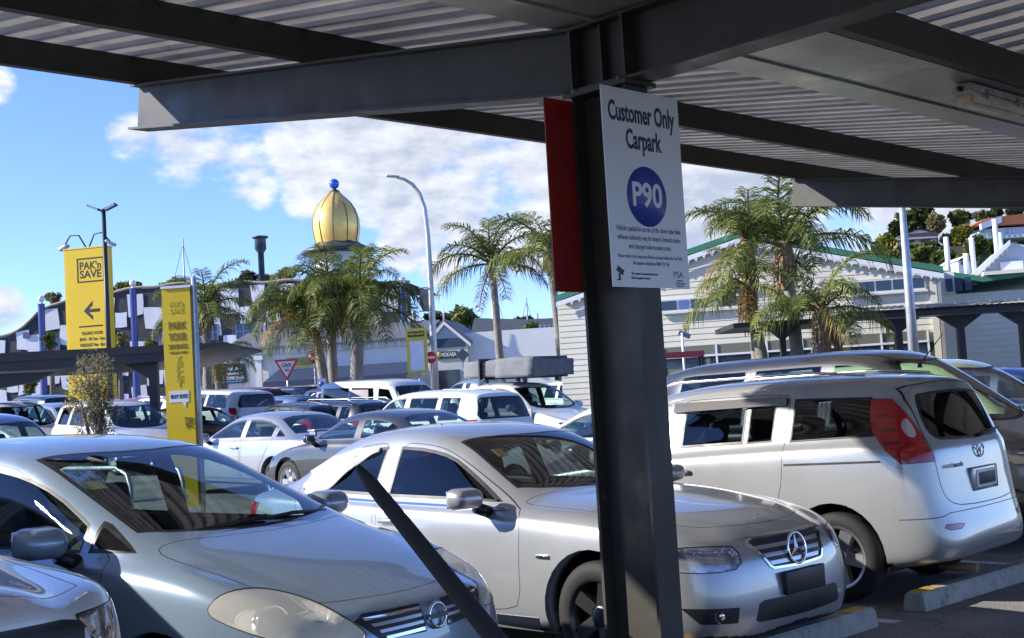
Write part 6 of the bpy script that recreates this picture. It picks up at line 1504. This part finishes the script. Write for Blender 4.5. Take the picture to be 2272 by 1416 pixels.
# cafe gable
gx0, gx1 = X(962), X(1050); apx = X(1002); zg = z(718,1000); ze = z(755,1040)
fbox('cafe_wall', gx0, gx1, -.6, -.001, -.1, ze, CREAM, sh)
prism('gable', [(gx0,ze),(gx1,ze),(apx,zg)], 0, .6, AX, AZ, (0,-1,0), mat('gable_blue', (.34,.40,.47), .7, noise=.1, nscale=1), sh)
prism('gable_band', [(gx0+.15,ze-.42),(gx1-.1,ze-.42),(gx1-.1,ze+.12),(gx0+.15,ze+.12)], .602, .66, AX, AZ, (0,-1,0), NAVYF, sh)
for a, b_ in (((gx0-.2,ze-.15),(apx,zg+.1)), ((apx,zg+.1),(gx1+.25,ze-.25))): prism('bargeboard', [a,b_,(b_[0],b_[1]-.22),(a[0],a[1]-.22)], .665, .78, AX, AZ, (0,-1,0), SHOPW, sh)
prism('gable_roof', [(gx0-.2,ze-.13),(apx,zg+.13),(gx1+.25,ze-.23),(gx1+.25,ze-.12),(apx,zg+.25),(gx0-.2,ze-.02)], -6, .74, AX, AZ, (0,-1,0), ROOFG, sh)
tube('finial', [(apx,-.7,zg+.1),(apx,-.7,zg+1.2)], [.06,.02], WHITE, sh, 6)
fbox('cafe_board', X(977), X(1027), -.68, -.61, z(797,1000), z(781,1000), mat('cafe_board', (.05,.05,.02), .5), sh); lettering('MOKABA', .34, WHITE, sh, (X(1008),-.69,z(788,1008)), AX, AZ, .95, 'CENTER', .004, .004)
b = bmesh.new(); add_lathe(b, [(0,.02),(.19,.02),(.19,0)], 18, Matrix.Translation((X(985),-.685,z(789,985))) @ Matrix.Rotation(R_(90),4,'X')); bm_obj('cafe_logo', b, YEL2, sh)
fbox('cafe_door', X(975), X(1030), -.68, -.61, -.1, z(822,1000), PANE, sh)
tag(sh, 'row of white shops with navy awning and a cafe gable', 'building')
# roofs behind and to the right
D = 96; c, rz = basis(1180, D, 1.4, -8); rf = empty('grey_roof_hall', c, rz); X = lambda px: rt(px,D)-rt(1180,D); z = lambda yy, xx=1180: zpx(xx,yy,D)-c.z
fbox('wall', X(1000), X(1420), 0, 10, -.2, z(755,1180), SHOPW, rf)
prism('roof', [(X(1040),z(765)),(X(1062),z(697)),(X(1180),z(708)),(X(1420),z(712)),(X(1420),z(750))], 0, 9, AX, AZ, AY, ROOFG, rf)
prism('slope_roof', [(-1.5,z(768)),(4,z(738)),(4,z(741)),(-1.5,z(771))], X(1055), X(1330), AY, AZ, AX, ROOFG, rf)
fbox('parapet', X(1180), X(1420), -2.2, -1.6, z(760,1250), z(722,1250), SHOPW, rf); fbox('parapet_cap', X(1176), X(1424), -2.3, -1.5, z(722,1250), z(717,1250), ROOFG, rf)
for k in range(12): fbox('vent_slot', X(1190+10*k), X(1194+10*k), -2.26, -2.205, z(730,1250), z(725,1250), NAVYF, rf)
fbox('dark_board', X(1278), X(1330), -2.28, -2.21, z(775,1290), z(742,1290), mat('brown_board', (.06,.05,.04), .6), rf)
tag(rf, 'grey roofed hall behind the roof tent', 'building')
# ------------------------------------------------------------------ cream weatherboard building with a green roof
D = 40; c, rz = basis(1780, D, .6, -13); wb = empty('weatherboard_building', c, rz); X = lambda px: rt(px,D)-rt(1780,D); z = lambda yy, xx: zpx(xx,yy,D)-c.z
WBD = mat('cream_boards', (.72,.67,.54), .75, noise=.08, nscale=.8); GRN = mat('green_roof', (.055,.20,.12), .5, .1, noise=.1, nscale=1); TRW = mat('white_trim', (.76,.77,.78), .6); WFR = mat('window_frame', (.66,.65,.60), .6)
xl, xr, xa = X(1240), X(2092), X(1666); za = z(524,1666); zel, zer = z(650,1240), z(607,2092)
zer = z(610,2092); sl_r = (za-zer)/(xr-xa); zel = za-sl_r*(xa-xl)
def roofz(x): return za-sl_r*abs(x-xa)
prism('gable_wall', [(xl,-.2),(xr,-.2),(xr,zer-.05),(xa,za-.05),(xl,zel-.05)], .06, 12, AX, AZ, AY, WBD, wb)
zz = -.1; k = 0
while zz < za-.25:                                           # each board course is a piece of its own, lapped over the one below
    hi = min(zz+.19, za-.1)
    half = min(xr, xa+(za-.12-hi)/sl_r) if hi > zer else xr
    lo_x = max(xl, xa-(za-.12-hi)/sl_r) if hi > zel else xl
    b = bmesh.new(); vs = [b.verts.new(v) for v in ((lo_x,.036,zz),(half,.036,zz),(half,.052,hi),(lo_x,.052,hi),(lo_x,.058,zz),(half,.058,zz),(half,.058,hi),(lo_x,.058,hi))]
    for q in ((0,1,2,3),(5,4,7,6),(0,4,5,1),(3,2,6,7),(0,3,7,4),(1,5,6,2)): b.faces.new([vs[i] for i in q])
    bmesh.ops.recalc_face_normals(b, faces=b.faces[:]); bm_obj('weatherboard', b, WBD, wb); zz += .186; k += 1
n_sl = math.atan(sl_r)
for s_, xe in ((1, xr+.12), (-1, xl)):
    prism('roof', [(xa,za+.02),(xe,roofz(xe)+.02),(xe,roofz(xe)+.20),(xa,za+.20)], -.11, 12, AX, AZ, AY, GRN, wb)
    bb = prism('bargeboard', [(xa,za-.02),(xe,roofz(xe)-.02),(xe,roofz(xe)-.17),(xa,za-.17)], -.15, -.115, AX, AZ, AY, TRW, wb)
    L_ = abs(xe-xa); nsc = int(L_/.255)
    for k in range(nsc):
        x = xa+s_*(.06+.255*k); zq = roofz(x+s_*.12)-.165
        pts = [(x,zq+.03)]+[(x+s_*.255*t, zq-.10+.11*math.sin(math.pi*t)) for t in np.linspace(0,1,7)]+[(x+s_*.255,zq+.03-sl_r*.255)]
        prism('scallop', pts, -.145, -.12, AX, AZ, AY, TRW, bb)
fbox('flue_cowl', X(1757)-.3, X(1757)+.1, .3, .7, za-.1, za+.05, TRW, wb)
# long windows of the upper floor, left and right of the palms
def wband(pxa, pxb, ya, yb, cells, par=wb, y=.0):
    za_, zb_ = z(ya,(pxa+pxb)/2), z(yb,(pxa+pxb)/2); fr = fbox('window', X(pxa), X(pxb), -.05, .02, zb_, za_, WFR, par)
    n = len(cells); x = pxa+2
    tot = sum(cells); 
    for k, cw in enumerate(cells):
        w_ = (pxb-pxa-4)*cw/tot; fbox('pane', X(x+2), X(x+w_-2), -.06, -.052, zb_+.07, za_-.05, [PANE, mat('blue_blind', (.10,.16,.36), .3, 0, .3)][cw < 1.4], fr); x += w_
    fbox('sill', X(pxa)-.05, X(pxb)+.05, -.10, -.051, zb_-.06, zb_, WFR, fr); return fr
wband(1474,1668,655,684,(2,1.3,2,1.3,2.2)); wband(1880,2062,622,652,(2,2,2,2,1.8))
fbox('hood_moulding', X(1585), X(1700), -.10, .024, z(643,1640), z(639,1640), TRW, wb)
sf = fbox('shopfront', X(1470), X(2062), -.03, .023, -.1, z(752,1780), mat('shop_green_grey', (.17,.17,.13), .5), wb)
for px_ in (1478,1600,1684,1712,1790,1870,1960,2058): fbox('mullion', X(px_)-.03, X(px_)+.03, -.06, -.031, -.1, z(752,1780), TRW, sf)
fbox('transom', X(1472), X(2060), -.07, -.061, z(775,1780)-.03, z(775,1780)+.03, TRW, sf); fbox('panel', X(1684), X(1712), -.045, -.0305, -.1, z(752,1700), WBD, sf)
for k in range(6): fbox('pane', X(1484+100*k), X(1574+100*k), -.036, -.0305, z(800,1780), z(778,1780), PANE, sf)
fbox('corner_board', X(2070), X(2084), -.04, .02, -.1, zer-.25, WBD, wb); fbox('downpipe', X(2087), X(2093), -.09, -.03, -.1, zer-.2, mat('downpipe', (.32,.31,.29), .6), wb)
# side return and annexe set back on the right
xs0, xs1 = X(2094), X(2132)
def boards(x0, x1, y, z0, z1, slope=0.0):
    zz = z0
    while zz < z1-.05:
        b = bmesh.new(); hi = min(zz+.19, z1); vs = [b.verts.new(v) for v in ((x0,y-.022,zz),(x1,y-.022,zz),(x1,y-.006,hi),(x0,y-.006,hi),(x0,y,zz),(x1,y,zz),(x1,y,hi),(x0,y,hi))]
        for q in ((0,1,2,3),(5,4,7,6),(0,4,5,1),(3,2,6,7),(0,3,7,4),(1,5,6,2)): b.faces.new([vs[i] for i in q])
        bmesh.ops.recalc_face_normals(b, faces=b.faces[:]); bm_obj('weatherboard', b, WBD, wb); zz += .186
fbox('return_wall', xs0, xs1, 1.2, 10, -.1, zer+.1, WBD, wb); boards(xs0, xs1, 1.195, -.1, zer+.1)
w_ = fbox('window', X(2076)+.35, xs1-.05, 1.10, 1.158, z(652,2105), z(614,2105), WFR, wb)
for k in range(3):
    a = X(2080)+.42+.28*k; b = bmesh.new(); add_box(b, (a+.12, 1.02, (z(652,2105)+z(614,2105))/2), (.20,.02,.42), Matrix.Rotation(R_(-16),3,'X')); bm_obj('casement', b, PANE, w_)
xa0, xa1 = xs1+.002, X(2420); zan = z(612,2160)
fbox('annexe_wall', xa0, xa1, 3.0, 10, -.1, z(640,2200), WBD, wb); boards(xa0, xa1, 2.995, -.1, z(640,2200))
prism('annexe_roof', [(xs0-.3,zer+.22),(X(2205),z(618,2205)),(X(2420),z(590,2420)),(X(2420),z(583,2420)),(X(2205),z(607,2205)),(xs0-.3,zer+.45)], 2.5, 11, AX, AZ, AY, GRN, wb)
fbox('cornice', X(2206), xa1, 2.40, 2.98, z(602,2240), z(594,2240), WBD, wb)
for k in range(4): fbox('bracket', X(2210+18*k), X(2214+18*k), 2.55, 2.98, z(612,2240), z(603,2240), WBD, wb)
# small blue gable above the annexe
g0, g1, zb_, zp = X(2192), X(2420), z(597,2200), z(525,2262); ga = X(2275)
prism('dormer', [(g0,zb_),(g1,zb_),(g1,zb_+.4),(ga,zp)], 3.2, 8, AX, AZ, AY, mat('pale_blue_boards', (.52,.58,.64), .7), wb)
prism('dormer_barge', [(g0-.1,zb_),(ga,zp+.06),(ga,zp-.10),(g0+.08,zb_-.06)], 2.95, 3.19, AX, AZ, AY, TRW, wb)
for k in range(7): t = .1+.125*k; x = g0+(ga-g0)*t; zq = zb_+(zp-zb_)*t-.1; prism('scallop', [(x,zq),(x+.1,zq+.09),(x+.09,zq-.02),(x+.05,zq-.08)], 3.0, 3.1, AX, AZ, AY, TRW, wb)
fbox('dormer_window', X(2250), X(2300), 3.05, 3.19, z(592,2262), z(570,2262), TRW, wb)
# white posts standing on the roof
for px_, ya, yb in ((2139,505,590),(2180,545,590),(2196,508,590),(2251,466,545),(2260,498,560)):
    tube('roof_post', [(X(px_),3.6,z(yb,px_)-.4),(X(px_),3.6,z(ya,px_))], .085, TRW, wb, 10)
tag(wb, 'cream weatherboard building with scalloped gable and green roof', 'building')
# dark frame carport in front of the annexe
D = 34; c, rz = basis(2120, D, .3); vc = empty('slatted_carport', c, rz); X = lambda px: rt(px,D)-rt(2120,D); z = lambda yy, xx: zpx(xx,yy,D)-c.z
zt_ = z(690,2120)
for k in range(2): fbox('roof_beam', X(1900), X(2420), -.5+1.1*k, -.38+1.1*k, zt_-.10+.14*k, zt_+.02+.14*k, DKPOST, vc)
for k in range(34): fbox('slat', X(1905)+.185*k, X(1905)+.185*k+.10, -.62, .8, zt_+.165, zt_+.20, mat('pale_slat', (.52,.53,.52), .6), vc)
fbox('roof_sheet', X(1900), X(2420), .82, 4.5, zt_+.1, zt_+.16, DKPOST, vc)
for px_ in (2010,2150,2290):
    fbox('post', X(px_)-.09, X(px_)+.09, .1, .28, -.3, zt_-.45, DKPOST, vc)
    prism('arm', [(X(px_)-.62,zt_-.1),(X(px_)+.62,zt_-.1),(X(px_)+.09,zt_-.46),(X(px_)-.09,zt_-.46)], .12, .26, AX, AZ, AY, DKPOST, vc)
tag(vc, 'dark steel carport with pale slats before the annexe', 'carport')
D = 32; c, rz = basis(1800, D, .3); vd = empty('dark_shelter', c, rz); X = lambda px: rt(px,D)-rt(1800,D); z = lambda yy, xx: zpx(xx,yy,D)-c.z
zt_ = z(718,1800); fbox('roof', X(1640), X(1900), 0, 3, zt_, zt_+.12, DKPOST, vd)
for px_ in (1752,1878):
    fbox('post', X(px_)-.07, X(px_)+.07, .2, .34, -.3, zt_-.3, DKPOST, vd); prism('arm', [(X(px_)-.45,zt_-.001),(X(px_)+.45,zt_-.001),(X(px_)+.07,zt_-.33),(X(px_)-.07,zt_-.33)], .2, .34, AX, AZ, AY, DKPOST, vd)
tag(vd, 'small dark shelter behind the palm group', 'shelter')
# big tapered light pole at the right
D = 29; c, rz = basis(2037, D); bp_ = empty('tapered_light_pole', c, rz); h = zpx(2012,330,D)-c.z
bm = bmesh.new(); add_tube(bm, [(0,0,0),(0,0,h)], [.155,.055], 12); bm_obj('pole', bm, GALV, bp_)
b = rbox((-.35,0,h+.02), (.8,.25,.1), .03); bm_obj('lamp_head', b, GALV, bp_); fbox('inspection_door', -.06, .06, -.165, -.14, .6, 1.0, GALV, bp_)
tag(bp_, 'tapered galvanised light pole before the weatherboard corner', 'lamp post')
# red rack with a small board on a pole
D = 30; c, rz = basis(1520, D); rk = empty('red_rack', c, rz); X = lambda px: rt(px,D)-rt(1520,D); z = lambda yy: zpx(1520,yy,D)-c.z
RR = mat('rack_red', (.42,.05,.06), .5)
for y_ in (0,.5): fbox('beam', X(1478), X(1571), y_, y_+.05, z(792), z(780), RR, rk)
for px_ in (1482,1566):
    for y_ in (0,.5): fbox('leg', X(px_)-.03, X(px_)+.03, y_+.001, y_+.049, 0, z(792), DKPOST, rk)
for k in range(5): fbox('crossbar', X(1484+20*k)-.02, X(1484+20*k)+.02, .05, .5, z(788), z(784), RR, rk)
tag(rk, 'red steel rack left of the weatherboard palms', 'rack')
c, rz = basis(1524, 31); fbk = empty('finger_post', c, rz); tube('post', [(0,0,0),(0,0,zpx(1524,738,31)-c.z)], .03, WHITE, fbk); b = bmesh.new(); add_box(b, (.06,0,zpx(1524,742,31)-c.z), (.30,.02,.12), Matrix.Rotation(R_(25),3,'Y')); bm_obj('board', b, mat('violet_board', (.28,.26,.36), .6), fbk)
tag(fbk, 'white pole with a small tilted board above the red rack', 'sign')
# ------------------------------------------------------------------ hillside with houses
hillm = mat('hill_grass', (.085,.10,.035), .95, noise=.5, nscale=.12, bump=.5, bscale=.4)
pts_h = [(1200,905,150,170),(1700,850,150,190),(1940,640,150,210),(1985,560,150,215),(2060,535,155,220),(2140,545,155,225),(2210,545,160,230),(2300,520,165,240),(2500,470,170,250)]
bm = bmesh.new(); A = []
for px_, y_, d0, d1 in pts_h:
    zt_ = zpx(px_, y_, d0); a = FR(d0-28, rt(px_,d0-28)); b_ = FR(d0, rt(px_,d0)); e = FR(d1+60, rt(px_,d1+60))
    A.append([bm.verts.new((a.x,a.y,.2)), bm.verts.new((a.x*.6+b_.x*.4,a.y*.6+b_.y*.4,.2+zt_*.35)), bm.verts.new((b_.x,b_.y,zt_)), bm.verts.new((e.x,e.y,zt_*1.25)), bm.verts.new((e.x*1.5,e.y*1.5,0))])
for p_, q_ in zip(A, A[1:]):
    for i in range(4): f = bm.faces.new((p_[i],q_[i],q_[i+1],p_[i+1])); f.smooth = True
bmesh.ops.recalc_face_normals(bm, faces=bm.faces[:]); tag(bm_obj('hill', bm, hillm), kind='structure')
def htree(px_, yt, yb, w_, m, lb, seed, D_, nm='hill_tree', n=1600, lf=.5):
    return tree(px_, D_, yt, w_, nm, lb, m, n, lf, seed, zpx(px_, yb, D_)-.6, group='trees on the hillside', ybot=yb-(yb-yt)*.25, flat=.9)
HT = [(2085,443,530,70,LEAF_D,'big dark tree above the hillside house',172),(2045,468,545,60,LEAF_M,'green tree left of the big dark hillside tree',170),(2110,470,530,46,LEAF_G,'greyish tree just right of the big dark hillside tree',168),(1995,515,585,44,LEAF_Y,'yellow green tree at the left end of the hill',160),(2163,465,525,48,LEAF_M,'round green tree between the two hillside houses',172),(2165,500,560,36,LEAF_Y,'yellow shrub below the round hillside tree',158),(2245,460,500,60,LEAF_D,'far dark tree above the orange roofed house',215),(2290,455,500,50,LEAF_D,'dark tree at the right end of the ridge',220),(2040,545,575,90,LEAF_D,'dark hedge below the hillside house',152),(2120,555,590,60,LEAF_M,'green shrubs below the hedge',146),(2175,565,598,60,LEAF_Y,'yellow green shrubs above the annexe roof',144),(1965,555,600,40,LEAF_D,'dark shrub behind the green roof',150),(2105,540,575,70,LEAF_D,'second dark hedge beside the hillside house',150),(2225,575,600,40,LEAF_M,'green shrub under the orange roofed house',146),(2240,534,585,70,LEAF_D,'dark trees below the deck of the orange roofed house',140),(2190,530,575,50,LEAF_M,'green tree left of the deck',142),(2275,540,590,60,LEAF_M,'green tree at the right edge below the deck',138),(2070,548,585,70,LEAF_M,'light hedge in front of the brick house',148),(2010,560,600,60,LEAF_M,'bushes at the foot of the hill',142),(2140,520,560,40,LEAF_D,'dark shrub right of the brick house',160),(2020,490,545,40,LEAF_D,'dark tree left of the brick house',168),(2215,468,500,46,LEAF_G,'greyish tree behind the orange roof',200)]
for i, (px_, yt, yb, w_, m_, lb, D_) in enumerate(HT): htree(px_, yt, yb, w_, m_, lb, 100+i, D_)
def house(px_, D_, yb, name, label, parts):
    c = FR(D_, rt(px_,D_)); c.z = zpx(px_,yb,D_); o = empty(name, c, math.atan2(Rv.y,Rv.x)); X = lambda p: rt(p,D_)-rt(px_,D_); z = lambda yy, xx=px_: zpx(xx,yy,D_)-c.z
    parts(o, X, z); tag(o, label, 'house', 'houses on the hillside'); return o
BRK = mat('tan_brick', (.30,.19,.11), .9, noise=.3, nscale=.8); TIL = mat('brown_tile', (.20,.11,.08), .85, noise=.2); OTL = mat('orange_tile', (.50,.17,.07), .8, noise=.2)
def hA(o, X, z):
    fbox('wall', X(2020), X(2110), 0, 7, -2, z(528), BRK, o); prism('roof', [(X(2014),z(527)),(X(2112),z(524)),(X(2104),z(516)),(X(2030),z(518))], -.6, 7, AX, AZ, AY, TIL, o); fbox('fascia', X(2014), X(2106), -.7, -.61, z(530), z(526), WHITE, o)
    prism('upper_storey', [(X(2050),z(519)),(X(2108),z(516)),(X(2108),z(511)),(X(2079),z(503)),(X(2050),z(513))], 2, 6, AX, AZ, AY, WHITE, o); prism('upper_roof', [(X(2046),z(514)),(X(2079),z(502)),(X(2114),z(511)),(X(2079),z(504.5))], 1.6, 6.4, AX, AZ, AY, NAVYF, o)
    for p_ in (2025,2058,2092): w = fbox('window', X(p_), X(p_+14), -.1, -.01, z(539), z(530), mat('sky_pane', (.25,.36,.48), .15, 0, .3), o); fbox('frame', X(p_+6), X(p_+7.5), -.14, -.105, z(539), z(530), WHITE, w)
house(2065, 165, 542, 'brick_house', 'tan brick house with white upper gable on the hillside', hA)
def hB(o, X, z):
    fbox('wall', X(2205), X(2330), 0, 8, z(534), z(505), mat('house_blue', (.42,.50,.60), .7), o); prism('roof', [(X(2182),z(499)),(X(2215),z(484)),(X(2300),z(478)),(X(2330),z(500))], -1, 9, AX, AZ, AY, OTL, o)
    prism('gable', [(X(2200),z(509)),(X(2246),z(496)),(X(2248),z(481)),(X(2200),z(496))], -1.6, -1.01, AX, AZ, AY, mat('gable_white', (.72,.74,.78), .7), o)
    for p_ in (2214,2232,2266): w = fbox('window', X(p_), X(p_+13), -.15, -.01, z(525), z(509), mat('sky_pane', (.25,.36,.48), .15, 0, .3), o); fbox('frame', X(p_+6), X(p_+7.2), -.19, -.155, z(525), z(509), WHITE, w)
    fbox('deck', X(2196), X(2330), -3, -.2, z(534), z(531), WHITE, o); fbox('rail', X(2196), X(2330), -3.05, -3.0, z(528), z(527), WHITE, o)
    for p_ in range(2198,2300,12): fbox('rail_post', X(p_)-.05, X(p_)+.05, -3.0, -2.9, z(531), z(527), WHITE, o)
house(2240, 160, 545, 'orange_roof_house', 'blue house with orange tiled roof and white gable on the hillside', hB)
def hC(o, X, z):
    fbox('wall', X(2152), X(2180), 0, 5, -2, z(577), WHITE, o); prism('roof', [(X(2148),z(577)),(X(2164),z(567)),(X(2184),z(578)),(X(2164),z(569.5))], -.4, 5.4, AX, AZ, AY, TRW, o)
    w = fbox('window', X(2158), X(2172), -.1, -.01, z(586), z(579), PANE, o)
house(2165, 120, 592, 'white_cottage', 'small white gabled cottage between the roof posts', hC)
# ------------------------------------------------------------------ boat masts beyond the shops
for i, (px_, ya) in enumerate(((1105,602),(1182,660),(1205,694),(1268,672),(421,528))):
    D_ = 170; c, rz = basis(px_, D_, 1.0); o = empty('boat_mast', c, rz); h = zpx(px_, ya, D_)-c.z
    tube('mast', [(0,0,0),(0,0,h)], [.16,.09], GALV, o, 6)
    tube('stay', [(0,0,h*.97),(-h*.28,0,0)], .03, DKPOST, o, 4); tube('stay', [(0,0,h*.97),(h*.22,0,0)], .03, DKPOST, o, 4); tube('spreader', [(-.8,0,h*.62),(.8,0,h*.62)], .05, GALV, o, 5)
    tag(o, ('boat mast left of the single slender palm','boat mast between the palm and the red sign','short boat mast above the shop roofs','boat mast just left of the column','lone mast above the narrow yellow sign')[i], 'mast', 'boat masts')
